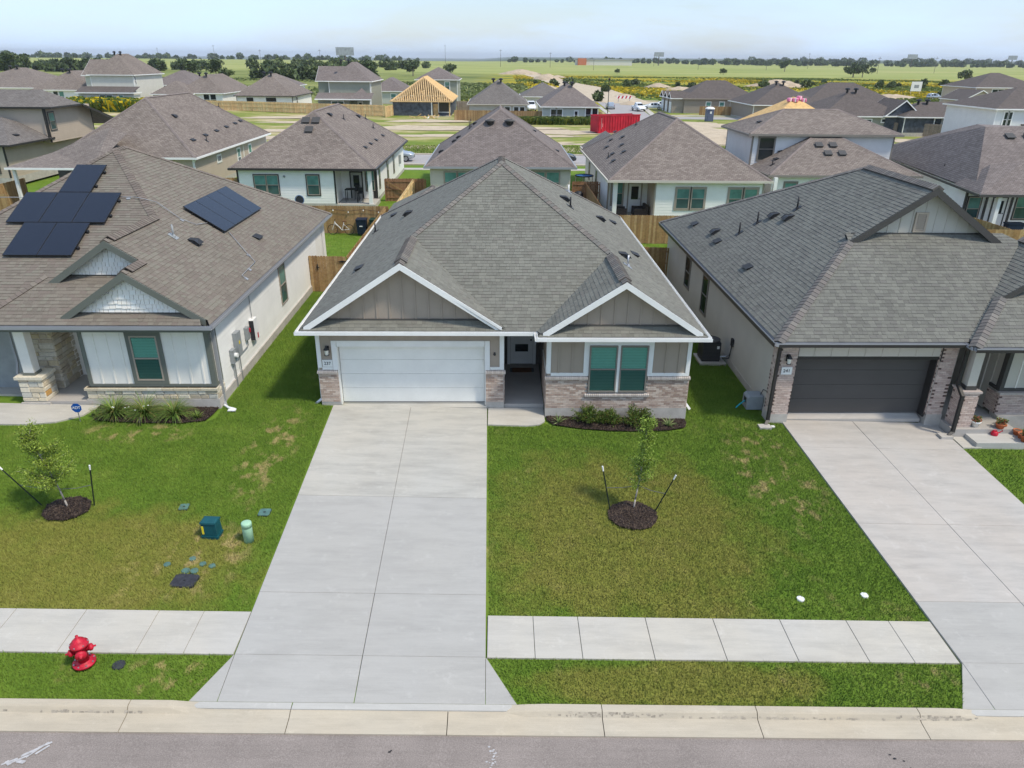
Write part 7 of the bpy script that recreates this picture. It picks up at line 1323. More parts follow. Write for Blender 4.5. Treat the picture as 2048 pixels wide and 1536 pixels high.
# porch of 241
MB().box(15.55, 20.4, -.75, 17.3, 21.5, -.40).build('porch_step', 'concrete_lip', None, label='low pale concrete step slab before the porch of 241', cat='step')
def pot(x, y, z, r, h, mat, label, seed, plant=True, rz=0):
    o = empty('flower_pot', (x, y, z), label, 'flower pot', 'flower pots by the porch of 241'); MB().lathe((x, y, z), [(r*.68, 0), (r*.92, h*.78), (r, h*.78), (r, h), (r*.85, h), (r*.82, h*.88)], 14).build('pot', mat, o, True); MB().lathe((x, y, z+h*.84), [(r*.8, 0), (r*.8, .01)], 12).build('soil', 'soil', o)
    if plant: q, c = leafcloud(160, r*1.1, r*1.1, r*.9, .045, [(0.09, 0.15, 0.03), (0.15, 0.2, 0.05), (0.4, 0.12, 0.06)], .1, .6, seed); np_tris('foliage', q+np.array([x, y, z+h+r*.4]), 'leaf', c, o, 4)
pot(15.95, 21.28, -.235, .16, .2, 'white_plastic', 'white pot with green plant beside the brick pier of the porch', 1); pot(16.72, 21.15, -.235, .16, .17, 'terracotta', 'terracotta pot at the top of the porch edge', 2); pot(16.93, 20.95+.42, -.398, .16, .2, 'terracotta', 'terracotta pot with flowers at the back edge of the step slab', 3); pot(17.22, 20.98, -.398, .13, .18, 'terracotta', 'empty terracotta pot farther left of the two by the mulch', 4, False); pot(17.22, 20.74, -.398, .13, .17, 'terracotta', 'small empty terracotta pot between two others on the step slab', 5, False); pot(17.18, 20.5, -.398, .16, .22, 'terracotta', 'terracotta pot with leafy plant at the front corner of the step slab', 6)
wc = empty('watering_can', (16.45, 20.95, -.4), 'small red watering can on the pale step slab', 'watering can'); MB().lathe((16.45, 20.95, -.398), [(.1, 0), (.11, .02), (.1, .12), (.06, .14)], 14).build('body', 'red_paint', wc, True); MB().cyl((16.54, 20.95, -.35), (16.68, 20.95, -.25), .018, .014, 8).lathe((16.67, 20.95, -.255), [(.015, 0), (.035, .03)], 8, axis=(1, 0, .6)).build('spout', 'red_paint', wc); MB().torus((16.43, 20.95, -.28), (0, 1, 0), .08, .012, 14, 5).build('handle', 'red_paint', wc)
# back yard things
bk = empty('bicycle', (-10.5, 48.0, .0), 'white step-through bicycle leaning near the cedar fence', 'bicycle', rz=0); z0 = hgt(-10.5, 48)
def bpt(x, z): return V((-10.5+x, 48.15+.08*z, z0+z))
for wx in (-.55, .55):
    c = bpt(wx, .34); o = MB(); o.torus(c, (0, 1, -.08), .32, .02, 22, 5); w_ = o.build('wheel', 'rubber', bk); sp = MB()
    for i in range(10): t = i*math.pi/5; sp.cyl(c, c+V((.31*math.cos(t), .025*math.sin(t), .31*math.sin(t))), .004, .004, 4)
    sp.build('spokes', 'galvanised', w_)
MB().tube([bpt(-.55, .34), bpt(-.36, .88)], .016).tube([bpt(-.38, .8), bpt(.02, .36), bpt(.08, .30)], .022).tube([bpt(-.37, .72), bpt(.0, .42)], .018).tube([bpt(.08, .30), bpt(.22, .80)], .018).tube([bpt(.08, .30), bpt(.55, .34), bpt(.2, .68)], .013).build('frame', 'bike_white', bk); MB().tube([bpt(-.36, .88), bpt(-.38, 1.0), bpt(-.28, 1.02)], .015).build('handlebar', 'black_metal', bk); MB().ob(bpt(.1, .84), (.26, 0, 0), (0, .14, 0), (0, 0, .05)).build('saddle', 'mat_fibre', bk); MB().torus(bpt(.08, .30), (0, 1, 0), .09, .012, 14, 4).build('chainring', 'black_metal', bk)
for x, mt, lb in ((-9.1, 'bin_blue', 'dark blue wheeled bin standing by the cedar fence'), (-8.2, 'bin_green', 'dark green wheeled bin half hidden by the grey roof edge')):
    z = hgt(x, 48.2); o = empty('wheeled_bin', (x, 48.2, z), lb, 'wheeled bin'); m = MB(); m._add([V((x, 48.2, z))+V(p) for p in [(-.26, -.28, .08), (.26, -.28, .08), (.26, .28, .08), (-.26, .28, .08), (-.32, -.36, 1.0), (.32, -.36, 1.0), (.32, .36, 1.0), (-.32, .36, 1.0)]], [(3, 2, 1, 0), (4, 5, 6, 7), (0, 1, 5, 4), (1, 2, 6, 5), (2, 3, 7, 6), (3, 0, 4, 7)]); m.build('body', mt, o); MB().box(x-.34, 47.82, z+1.0, x+.34, 48.6, z+1.07).build('lid', mt, o)
    for s in (-1, 1): MB().cyl((x+s*.27, 48.45, z+.13), (x+s*.33, 48.45, z+.13), .13, .13, 12).build('wheel', 'rubber', o)
    MB().box(x-.1, 47.835, z+.6, x+.1, 47.845, z+.66).build('print', 'white_plastic', o)
lt = MB(); pts = [V((-13+i*1.0, 48.55, 1.62-.12*(1 if i % 2 else 0))) for i in range(7)]; lt.tube(pts, .012, 5); so = empty('string_lights', (-10, 48.55, 1.5), 'string of light bulbs sagging along the cedar fence', 'string lights'); lt.build('cable', 'black_metal', so); bl = MB()
for p in pts: bl.lathe(p-V((0, 0, .13)), [(.02, 0), (.05, .05), (.02, .12)], 8)
bl.build('bulb', 'bulb', so)
for x, lb in ((-17.2, 'left'), (-15.3, 'right')):
    o = empty('bistro_chair', (x, 56.6, .1), 'blue round-backed patio chair showing above the fence, %s of two' % lb, 'chair', 'blue patio chairs'); MB().torus((x, 56.6, .78), (0, 1, 0), .34, .025, 18, 5).build('back_frame', 'blue_fabric', o); MB().lathe((x, 56.6, .78), [(.31, 0), (.31, .01)], 16, axis=(0, 1, 0)).build('back_mesh', 'black_plastic', o); MB().box(x-.3, 56.0, .40, x+.3, 56.6, .46).build('seat', 'blue_fabric', o)
    for sx in (-.27, .27):
        for sy in (56.03, 56.57): MB().cyl((x+sx, sy, .0), (x+sx, sy, .43), .018).build('leg', 'blue_fabric', o)
o = empty('bistro_table', (-16.25, 56.4, .1), 'low blue patio table between the two blue chairs', 'table'); MB().lathe((-16.25, 56.4, .62), [(.4, 0), (.4, .03)], 18).build('table_top', 'blue_fabric', o); MB().cyl((-16.25, 56.4, .0), (-16.25, 56.4, .63), .03).build('pedestal', 'blue_fabric', o)
o = empty('bar_table', (-11.6, 58.9, .25), 'tall black patio bar table on the white house porch', 'table'); MB().box(-12.2, 58.5, 1.2, -11.2, 59.3, 1.25).build('table_top', 'black_metal', o)
for sx in (-12.15, -11.25):
    for sy in (58.55, 59.25): MB().cyl((sx, sy, .25), (sx, sy, 1.2), .025).build('leg', 'black_metal', o)
for x, y, lb in ((-11.0, 58.6, 'nearer'), (-11.45, 59.75, 'farther')):
    o = empty('bar_stool', (x, y, .25), 'black bar stool by the porch bar table, %s of two' % lb, 'stool', 'black bar stools'); MB().box(x-.18, y-.18, .95, x+.18, y+.18, 1.0).build('seat', 'black_metal', o); MB().box(x-.18, y+.15, 1.0, x+.18, y+.18, 1.4).build('backrest', 'black_metal', o)
    for sx in (-.15, .15):
        for sy in (-.15, .15): MB().cyl((x+sx*1.3, y+sy*1.3, .25), (x+sx, y+sy, .96), .016).build('leg', 'black_metal', o)
def sofa(x, y, w, d, label, rz=0):
    o = empty('patio_sofa', (x, y, .2), label, 'sofa', 'dark wicker patio seats'); MB().box(-w/2, -d/2, 0, w/2, d/2, .32).build('base', 'wicker', o, local=True); MB().box(-w/2, d/2-.18, .32, w/2, d/2, .8).build('backrest', 'wicker', o, local=True)
    for s in (-1, 1): MB().box(s*w/2-(.16 if s > 0 else 0), -d/2, .32, s*w/2+(.16 if s < 0 else 0), d/2-.18, .58).build('armrest', 'wicker', o, local=True)
    MB().box(-w/2+.17, -d/2+.02, .325, w/2-.17, d/2-.19, .45).build('cushion', 'cushion', o, local=True); o.rotation_euler.z = rz
sofa(8.95, 54.2, 1.0, .9, 'dark wicker armchair behind the white porch post', math.pi/2); sofa(10.45, 54.3, 1.3, 1.0, 'dark wicker sofa with grey cover on the porch of the tan-trimmed house', -math.pi/2)
o = empty('trampoline', (7.1, 62.2, .1), 'small round trampoline behind the reddish gate fence', 'trampoline'); MB().torus((7.1, 62.2, 1.9), (0, 0, 1), .75, .05, 20, 5).build('rim', 'black_metal', o); MB().lathe((7.1, 62.2, 1.86), [(.72, 0), (.72, .02)], 18).build('bed', 'blue_fabric', o)
for i in range(4): t = i*math.pi/2; MB().cyl((7.1+.7*math.cos(t), 62.2+.7*math.sin(t), 0), (7.1+.7*math.cos(t), 62.2+.7*math.sin(t), 1.9), .03).build('leg', 'galvanised', o)
o = empty('covered_grill', (6.3, 58.6, .0), 'black covered grill by the corner of the reddish fence', 'grill'); m = MB(); m.lathe((6.3, 58.6, 0), [(.42, 0), (.4, .9), (.3, 1.15), (.1, 1.22)], 10); m.build('cover', 'black_plastic', o, True)
o = empty('storage_bench', (34.9, 48.6, .18), 'dark covered bench on the patio at the right edge', 'bench'); MB().box(34.4, 48.4, .18, 35.5, 48.9, .85).build('chest', 'bin_blue', o); MB().box(34.35, 48.36, .85, 35.55, 48.94, .93).build('lid', 'bin_blue', o)
gp = empty('cable_pedestal', (-4.6, 77.2, .1), 'pale green utility box at the rear street beside the beige house', 'cable pedestal'); MB().box(-5.0, 76.9, 0, -4.2, 77.6, .6).build('body', 'pale_green_plastic', gp); MB().box(-5.05, 76.85, .6, -4.15, 77.65, .68).build('cap', 'pale_green_plastic', gp)

# ================================================================== cars
def car(loc, rz, mat, label, kind='suv', group='parked cars'):
    o = empty('parked_car', loc, label, 'car', group, rz=rz); tall = {'suv': 1.0, 'sedan': .86, 'van': 1.12, 'truck': 1.08}[kind]
    S = [(-2.28, .78, .50, .80, .86, .68), (-2.2, .88, .34, .92, 1.06, .74), (-1.95, .90, .30, .96, 1.56, .66), (-1.2, .91, .28, .96, 1.68, .66), (-.2, .91, .28, .95, 1.69, .66), (.45, .91, .28, .94, 1.58, .64), (1.15, .90, .28, .94, 1.06, .74), (1.9, .88, .30, .86, .95, .72), (2.22, .80, .36, .74, .80, .62), (2.3, .70, .42, .62, .66, .55)]
    if kind == 'sedan': S = [(x, w, b, be*.92, t*.86 if t > 1.2 else t*.95, tw) for x, w, b, be, t, tw in S]; S[2] = (-1.75, .90, .30, .88, 1.0, .74); S[3] = (-1.0, .9, .28, .88, 1.4, .64)
    if kind == 'truck': S[2] = (-1.95, .9, .4, 1.0, 1.06, .86); S[3] = (-.75, .91, .4, 1.0, 1.08, .86); S[4] = (-.6, .91, .4, 1.0, 1.78, .68)
    if kind == 'van': S = [(x, w, b, be, t*1.18 if t > 1.2 else t, tw*1.08 if t > 1.2 else tw) for x, w, b, be, t, tw in S]
    m = MB(); k = 8
    for x, w, b, be, t, tw in S: m.v += [(x, -w*.9, b), (x, -w, b+.18), (x, -w, be), (x, -tw, t), (x, tw, t), (x, w, be), (x, w, b+.18), (x, w*.9, b)]
    N = len(S); m.f = [[i*k+j, (i+1)*k+j, (i+1)*k+(j+1) % k, i*k+(j+1) % k] for i in range(N-1) for j in range(k)]+[list(range(k)), [(N-1)*k+j for j in range(k-1, -1, -1)]]; m.c = [(1, 1, 1)]*len(m.f); body = m.build('body', mat, o, True, local=True)
    md = body.modifiers.new('bevel', 'BEVEL'); md.width = .05; md.segments = 2
    def pan(i0, i1, sy, a=.12, b=.9, ins=.06):
        g = MB(); q = []
        for i, e in ((i0, ins), (i1, -ins)):
            x, w, bt, be, t, tw = S[i]; y0, z0 = w+(tw-w)*a, be+(t-be)*a; y1, z1 = w+(tw-w)*b, be+(t-be)*b; q.append([(x+e, sy*(y0+.012), z0), (x+e, sy*(y1+.012), z1)])
        g.poly([q[0][0], q[1][0], q[1][1], q[0][1]]); g.build('side_window', 'car_glass', o, local=True)
    for sy in (-1, 1):
        for i0, i1 in (((2, 3), (3, 4), (4, 5)) if kind != 'truck' else ((4, 5),)): pan(i0, i1, sy)
    g = MB(); x0_, w0, _, be0, t0, tw0 = S[6]; x1_, w1, _, be1, t1, tw1 = S[5]; g.poly([(x0_-.05, -tw0*.92, t0+.03), (x0_-.05, tw0*.92, t0+.03), (x1_+.04, tw1*.93, t1+.005), (x1_+.04, -tw1*.93, t1+.005)]); g.build('windscreen', 'car_glass', o, local=True)
    g = MB(); xa, wa, _, bea, ta, twa = S[1]; xb, wb, _, beb, tb, twb = S[2] if kind != 'truck' else S[4]; g.poly([(xa-.012, twa*.9, ta+.0), (xa-.012, -twa*.9, ta+.0), (xb-.012, -twb*.92, tb-.05), (xb-.012, twb*.92, tb-.05)]) if kind != 'truck' else g.poly([(-.72, .6, 1.15), (-.72, -.6, 1.15), (-.63, -.58, 1.7), (-.63, .58, 1.7)]); g.build('rear_window', 'car_glass', o, local=True)
    for sx in (-1.42, 1.42):
        for sy in (-1, 1):
            w_ = MB(); w_.cyl((sx, sy*.72, .34), (sx, sy*.925, .34), .34, .34, 20); wo = w_.build('wheel', 'rubber', o, local=True); MB().lathe((sx, sy*.925, .34), [(.23, 0), (.22, .012), (.06, .006)], 12, axis=(0, sy, 0)).build('rim', 'alloy', wo, local=True)
    for sy in (-1, 1): MB().ob((2.12, sy*.5, .68), (.14, sy*.12, -.02), (0, sy*.2, 0), (0, 0, .12)).build('headlight', 'white_plastic', o, local=True); MB().box(-2.27, sy*.6, .8, -2.19, sy*.8, 1.0).build('tail_light', 'lamp_red', o, local=True); MB().box(.95, sy*.9, .98, 1.12, sy*1.08, 1.1).build('mirror', mat, o, local=True)
    MB().box(2.2, -.45, .42, 2.31, .45, .58).build('grille', 'black_plastic', o, local=True); return o
car((-11.9, 85.3, .04), 0, 'car_silver', 'silver SUV parked on the rear street beside the white house', 'suv'); car((6.3, 84.2, .04), 0, 'car_dark', 'dark car nose showing beside the white tan-trimmed house', 'suv')
car((25.6, 178, .05), 1.5, 'car_silver', 'silver car driving off on the left of the side street', 'sedan'); car((31.0, 171.5, .05), -1.35, 'car_white', 'white pickup on the side street facing the camera', 'truck'); car((35.2, 177.2, .05), 3.0, 'car_white', 'white sedan in the drive behind the white pickup', 'sedan'); car((38.2, 182.5, .1), 3.0, 'car_white', 'white car farthest back in the taupe house drive', 'sedan'); car((40.0, 176.2, .05), 2.9, 'car_silver', 'silver SUV nearest the taupe house gables', 'suv')
car((7.0, 169.5, .05), -1.5, 'car_white', 'white van between two hip-roofed houses', 'van'); car((9.6, 167, .05), -1.5, 'car_dark', 'dark blue car beside the white van', 'suv'); car((-19.9, 158, .05), 1.2, 'car_dark', 'dark car behind the fence corner by the sage house', 'sedan')
car((131, 232, .1), .2, 'car_silver', 'grey car parked by the far dirt near the white sign board', 'suv')
# red roll-off container
rc = empty('roll_off_container', (18.4, 121.4, 0), 'long red roll-off waste container on the bare lot', 'container', rz=.45); L = 7.8
MB().box(-L/2, -1.15, .25, L/2, -1.09, 2.6).box(-L/2, 1.09, .25, L/2, 1.15, 2.6).box(-L/2, -1.15, .2, L/2, 1.15, .3).box(-L/2, -1.09, .3, -L/2+.06, 1.09, 2.6).box(L/2-.06, -1.09, .3, L/2, 1.09, 2.6).build('body', 'container_red', rc, local=True)
MB().box(-L/2-.05, -1.22, 2.55, L/2+.05, -1.07, 2.7).box(-L/2-.05, 1.07, 2.55, L/2+.05, 1.22, 2.7).box(-L/2-.05, -1.22, .12, L/2+.05, -1.07, .28).build('rail', 'container_red', rc, local=True)
for i in range(16): x = -L/2+.1+i*(L-.3)/15; MB().box(x, -1.23, .28, x+.12, -1.152, 2.55).build('rib', 'container_red', rc, local=True)
MB().box(-L/2+.55, -1.165, .7, -L/2+.7, -1.152, 2.3).box(-L/2+.72, -1.166, 1.0, -L/2+.8, -1.152, 1.5).build('side_marking', 'white_plastic', rc, local=True); MB().box(L/2-.9, -1.165, 1.1, L/2-.6, -1.152, 1.3).build('number_plate', 'white_plastic', rc, local=True)
pt_ = empty('portable_toilet', (39.6, 144.5, 0), 'grey-blue portable toilet with white roof on the bare lot', 'portable toilet'); MB().box(38.95, 143.9, 0, 40.25, 145.2, 2.2).build('cabin', 'potty_blue', pt_); MB().lathe((39.6, 144.55, 2.2), [(.95, 0), (.9, .15), (.5, .35), (.1, .38)], 8).build('roof', 'white_plastic', pt_); MB().box(39.15, 143.86, .1, 40.05, 143.9, 2.1).build('door', 'potty_blue', pt_); MB().box(39.5, 143.84, 1.4, 39.8, 143.86, 1.8).build('door_sign', 'white_plastic', pt_)
for i, (x, y, rz, lb) in enumerate([(39.9, 106.0, .3, 'left'), (40.6, 105.7, -.4, 'second'), (41.2, 106.1, .6, 'third'), (41.8, 105.9, -.2, 'right')]):
    for j in range(1):
        o = empty('insulation_bundle', (x+j*.25, y+j*.7, 2.58+.63*min(y-101, 5.6-abs(x-40.8))), 'pink wrapped insulation bundle on the plywood roof, %s of four' % lb, 'insulation bundle', 'pink bundles on the plywood roof', rz=rz); m = MB(); m.box(-.36, -.28, .0, .36, .28, .5); b_ = m.build('bundle', 'pink_wrap', o, local=True); md = b_.modifiers.new('bevel', 'BEVEL'); md.width = .14; md.segments = 3; MB().box(-.07, -.285, -.01, .07, .285, .505).build('band', 'white_plastic', o, local=True)
sb_ = empty('sign_board', (141, 262, 0), 'white lot sign board on posts near the far dirt', 'sign'); MB().box(139.2, 262, 1.2, 142.8, 262.15, 4.2).build('panel', 'white_plastic', sb_); boxes('post', 'lumber', sb_, [(139.4, 262.05, -.2, 139.6, 262.25, 1.2), (142.4, 262.05, -.2, 142.6, 262.25, 1.2)]); MB().box(140.2, 261.98, 2.2, 141.8, 261.995, 3.2).build('print', 'grey_box', sb_)
cs = empty('road_barrier', (33.2, 206, 0), 'red and white road end barrier at the far end of the side street', 'barrier'); MB().box(31.2, 206, .9, 35.2, 206.1, 1.6).build('board', 'white_plastic', cs)
for i in range(4): MB().prism([(31.4+i, 205.98, .92), (31.8+i, 205.98, .92), (32.1+i, 205.98, 1.58), (31.7+i, 205.98, 1.58)], (0, -.01, 0)).build('stripe', 'red_paint', cs)
boxes('post', 'galvanised', cs, [(31.6, 206, -.1, 31.75, 206.1, .9), (34.6, 206, -.1, 34.75, 206.1, .9)])
lp = empty('street_lamp', (22.8, 162, 0), 'thin dark street lamp at the start of the side street', 'street lamp'); MB().cyl((22.8, 162, 0), (22.8, 162, 6.6), .09, .06).build('pole', 'black_metal', lp); MB().lathe((22.8, 162, 6.5), [(.05, 0), (.25, .25), (.3, .3), (.05, .5)], 10).build('lantern', 'black_metal', lp)
dm = empty('lumber_pile', (-14.0, 144.5, 0), 'heap of scrap lumber before the unfinished house', 'lumber pile')
for i in range(26): x, y = -14+random.uniform(-2.6, 2.6), 144.5+random.uniform(-1, 1); MB().ob((x, y, random.uniform(0, .5)), V((random.uniform(-1.5, 1.5), random.uniform(-.8, .8), random.uniform(-.1, .6))), (.14, .03, 0), (0, 0, .07)).build('plank', random.choice(['lumber', 'lumber', 'white_paint', 'osb']), dm)
for i, (x, y, rx, ry, h_) in enumerate([(24.5, 404, 8, 6, 4.6), (14, 520, 14, 8, 5), (33, 440, 5, 4, 2.5), (76, 252, 6, 5, 3), (90, 256, 9, 5, 3.6), (100, 250, 7, 5, 2.4), (38, 235, 4, 3, 1.5), (66, 285, 7, 4, 2.2), (62, 305, 6, 4, 3), (16, 262, 7, 4, 3), (59, 196, 5, 4, 2.6), (118, 330, 13, 7, 4.5), (105, 233, 5, 3, 2), (120, 236, 9, 4, 2.2), (33, 195, 3, 3, 1.5), (18, 290, 5, 3, 2)]):
    m = MB(); n = 18; rng = random.Random(i); prof = [(1, 0), (.85, .25), (.62, .55), (.35, .85), (.12, 1)]; z = hgt(x, y)-.1
    for k_, (r_, zz_) in enumerate(prof):
        for j in range(n): t = 2*math.pi*j/n; q = r_*(1+rng.uniform(-.16, .16)); m.v.append((x+rx*q*math.cos(t), y+ry*q*math.sin(t), z+.6*h_*zz_*(1+rng.uniform(-.12, .12))))
    h_ *= 1
    m.f = [[k_*n+j, k_*n+(j+1) % n, (k_+1)*n+(j+1) % n, (k_+1)*n+j] for k_ in range(4) for j in range(n)]+[[4*n+j for j in range(n)]]; m.c = [(1, 1, 1)]*len(m.f); m.build('dirt_mound', 'dirt_mound', None, True, 'structure')

# ================================================================== far trees, poles, boards
def tree_proto(seed, h, r, pal, n=900, dead=False):
    rng = random.Random(seed); t = MB(); t.cyl((0, 0, -.3), (.1, 0, h*.45), .05*r+.08, .03*r+.05, 7)
    for i in range(6): a = rng.uniform(0, 6.28); t.cyl((.06, 0, h*rng.uniform(.25, .45)), (r*.6*math.cos(a), r*.6*math.sin(a), h*rng.uniform(.5, .8)), .025*r+.03, .02, 5)
    g = np.random.default_rng(seed); qs, cs = [], []
    for k in range(15):
        a = g.uniform(0, 6.28); rr = r*g.uniform(0, .72); c = np.array([rr*math.cos(a), rr*math.sin(a), h*g.uniform(.35, .82)]); s = r*g.uniform(.28, .5)
        q, co = leafcloud(n//15, s, s, s*.75, .17*r**.6+.12, pal, .45, .2, seed*50+k); qs.append(q+c); cs.append(co*g.uniform(.7, 1.25))
    return t, np.concatenate(qs), np.concatenate(cs)
DKG = [(0.055, 0.085, 0.030), (0.075, 0.11, 0.038), (0.10, 0.135, 0.046)]; MDG = [(0.075, 0.11, 0.034), (0.10, 0.14, 0.042), (0.13, 0.165, 0.052)]
PROTO = []
for i, (h, r, pal) in enumerate([(8, 4.6, DKG), (6, 4.2, MDG), (9, 4.2, DKG), (5, 3.6, MDG), (7, 5.4, DKG)]):
    t, q, c = tree_proto(i+1, h, r, pal); tm = t.mesh('trunk', 'bark', (0, 0, 0))
    cr = np_tris('crown', q, 'leaf', c, None, 4); cm = cr.data; bpy.data.objects.remove(cr); PROTO.append((tm, cm, h))
def far_tree(x, y, k, s, label, group='scattered field trees', z=None):
    tm, cm, h = PROTO[k]; loc = V((x, y, hgt(x, y) if z is None else z)); o = empty('tree', loc, label, 'tree', group, rz=random.uniform(0, 6)); s *= .68; o.scale = (s, s, s*random.uniform(.9, 1.1))
    for nm, me in (('trunk', tm), ('crown', cm)): c = bpy.data.objects.new(nm, me); COL.objects.link(c); c.parent = o
for x, y, k, s, lb in [(232, 512, 4, 2.0, 'broad dark tree at the right field edge, larger pair left'), (240, 516, 2, 1.7, 'broad dark tree at the right field edge, larger pair right'), (221+38, 432, 3, 1.9, 'round bush-like tree right of the broad field pair'), (262, 720, 0, 1.9, 'lone spreading tree in the pale field'), (305, 640, 3, 1.4, 'small lone tree between field tree and broad pair'), (160, 560, 3, 1.2, 'small round tree at the left end of the pale field'), (300, 372, 1, 2.0, 'dark tree rising behind the tan two storey house'), (84, 560, 3, .9, 'tiny lone tree in the pale field centre'),
                     (-47, 430, 0, 1.6, 'upright tree on the rise behind the unfinished house'), (-50, 300, 2, 1.5, 'dark tree nearest behind the grey two storey house'), (-66, 312, 1, 1.5, 'bushy tree left of the dark upright tree'), (-78, 330, 3, 1.7, 'low bushy tree behind the sage two storey house'), (-29, 470, 1, 1.7, 'low wide tree on the rise, right of the upright one'), (-118, 330, 2, 1.5, 'tall dark tree behind the white fenced house'), (-132, 338, 0, 1.5, 'dark tree left of the tall one behind the white house'), (-96, 330, 3, 1.3, 'small tree in the meadow left of the sage house'), (-86, 322, 3, 1.5, 'paired meadow tree just left of the sage house'), (-152, 330, 4, 1.4, 'wide dark tree behind the joined brown hips'), (-168, 336, 2, 1.3, 'dark tree above the small white house roof'), (-104, 300, 1, 1.2, 'low tree at the meadow edge behind the fence houses'),
                     (-215, 350, 2, 1.9, 'tall dark tree rising behind the cream two storey roof'), (-222, 372, 0, 1.7, 'dark tree left behind the cream two storey roof'), (-140, 300, 0, 1.2, 'dark tree right of the cream two storey house')]: far_tree(x, y, k, s, lb)
# continuous woods read as one mass
def wood(name, label, x0, x1, y0, y1, n, h, seed, pal=DKG, size=1.6):
    g = np.random.default_rng(seed); cx = g.uniform(x0, x1, n); cy = y0+(y1-y0)*g.random(n); hh = h*(.45+.85*g.random(n)**1.6); qs, cs = [], []
    for i in range(n):
        r = hh[i]*g.uniform(.45, .85); q, c = leafcloud(150, r, r, hh[i]*.5, size, pal, .5, .3, seed*1000+i); z = hgt(cx[i], cy[i]); q = q+np.array([cx[i], cy[i], z+hh[i]*.5]); qs.append(q); cs.append(c*g.uniform(.75, 1.2))
    o = np_tris(name, np.concatenate(qs), 'leaf', np.concatenate(cs), None, 4); tag(o, label, 'trees', None, 'stuff')
wood('tree_belt', 'dark belt of trees behind the left-hand houses', -520, -190, 430, 560, 200, 5.2, 1); wood('tree_belt', 'broken tree belt beyond the meadow at left centre', -190, -60, 560, 700, 60, 5.5, 2, MDG)
wood('hedgerow', 'hedgerow behind the grey two storey house', -100, -52, 322, 336, 40, 5, 3); wood('tree_belt', 'long dark tree belt closing the fields on the right', 330, 1900, 1250, 1500, 420, 9, 4, DKG, 2.0); wood('tree_belt', 'clumps of trees along the far horizon road', 20, 700, 1500, 1750, 90, 9, 5, DKG, 2.0); wood('tree_belt', 'far tree line on the right horizon', 700, 2600, 1900, 2300, 240, 13, 6, DKG, 3.0); wood('tree_belt', 'low far woods across the left plain', -2200, -200, 1500, 2300, 260, 11, 7, DKG, 3)
wood('field_scrub', 'dark scrub dotted over the yellow flower field', 10, 220, 200, 400, 45, 2.6, 9, MDG, .7)
# utility poles and billboards on the skyline
for i in range(15):
    y = random.uniform(650, 1150); x = (-380+i*62+random.uniform(-14, 14))*y/900; h_ = random.uniform(11, 20)*y/900; z = hgt(x, y); o = empty('utility_pole', (x, y, z), 'thin utility pole on the skyline, %s counted from the left' % ['first', 'second', 'third', 'fourth', 'fifth', 'sixth', 'seventh', 'eighth', 'ninth', 'tenth', 'eleventh', 'twelfth', 'thirteenth', 'fourteenth', 'fifteenth'][i], 'utility pole', 'skyline utility poles'); MB().cyl((x, y, z-1), (x, y, z+h_), .15*y/900+.05, .09*y/900+.04, 6).build('pole', 'pole_wood', o); MB().box(x-1.4, y-.1, z+h_-1.4, x+1.4, y+.1, z+h_-1.15).build('crossarm', 'pole_wood', o)
for x, y, w_, zc, lb in [(-147, 760, 17, 9, 'large billboard on the skyline above the sage house'), (232, 1150, 14, 12, 'green-topped billboard on the skyline at centre right'), (630, 1200, 15, 12, 'billboard on the right skyline, left of three'), (850, 1300, 15, 12, 'billboard on the right skyline, middle of three'), (1180, 1400, 17, 12, 'billboard on the right skyline, right of three')]:
    o = empty('billboard', (x, y, hgt(x, y)), lb, 'billboard', 'skyline billboards'); z = hgt(x, y); MB().box(x-w_/2, y, z+zc, x+w_/2, y+1, z+zc+w_*.42).build('panel', 'billboard_face', o); MB().cyl((x, y+.5, z-1), (x, y+.5, z+zc), .7, .7, 8).build('mast', 'pole_wood', o)
o = empty('roadside_building', (150, 1130, 0), 'low roadside building with brown end on the skyline', 'building'); MB().box(110, 1130, 0, 190, 1150, 7).build('wall', 'cream', o); MB().box(108, 1129, 7, 192, 1151, 8.5).build('roof', 'gutter_grey', o); MB().box(112, 1126, 0, 124, 1130, 9).build('tower', 'terracotta', o)
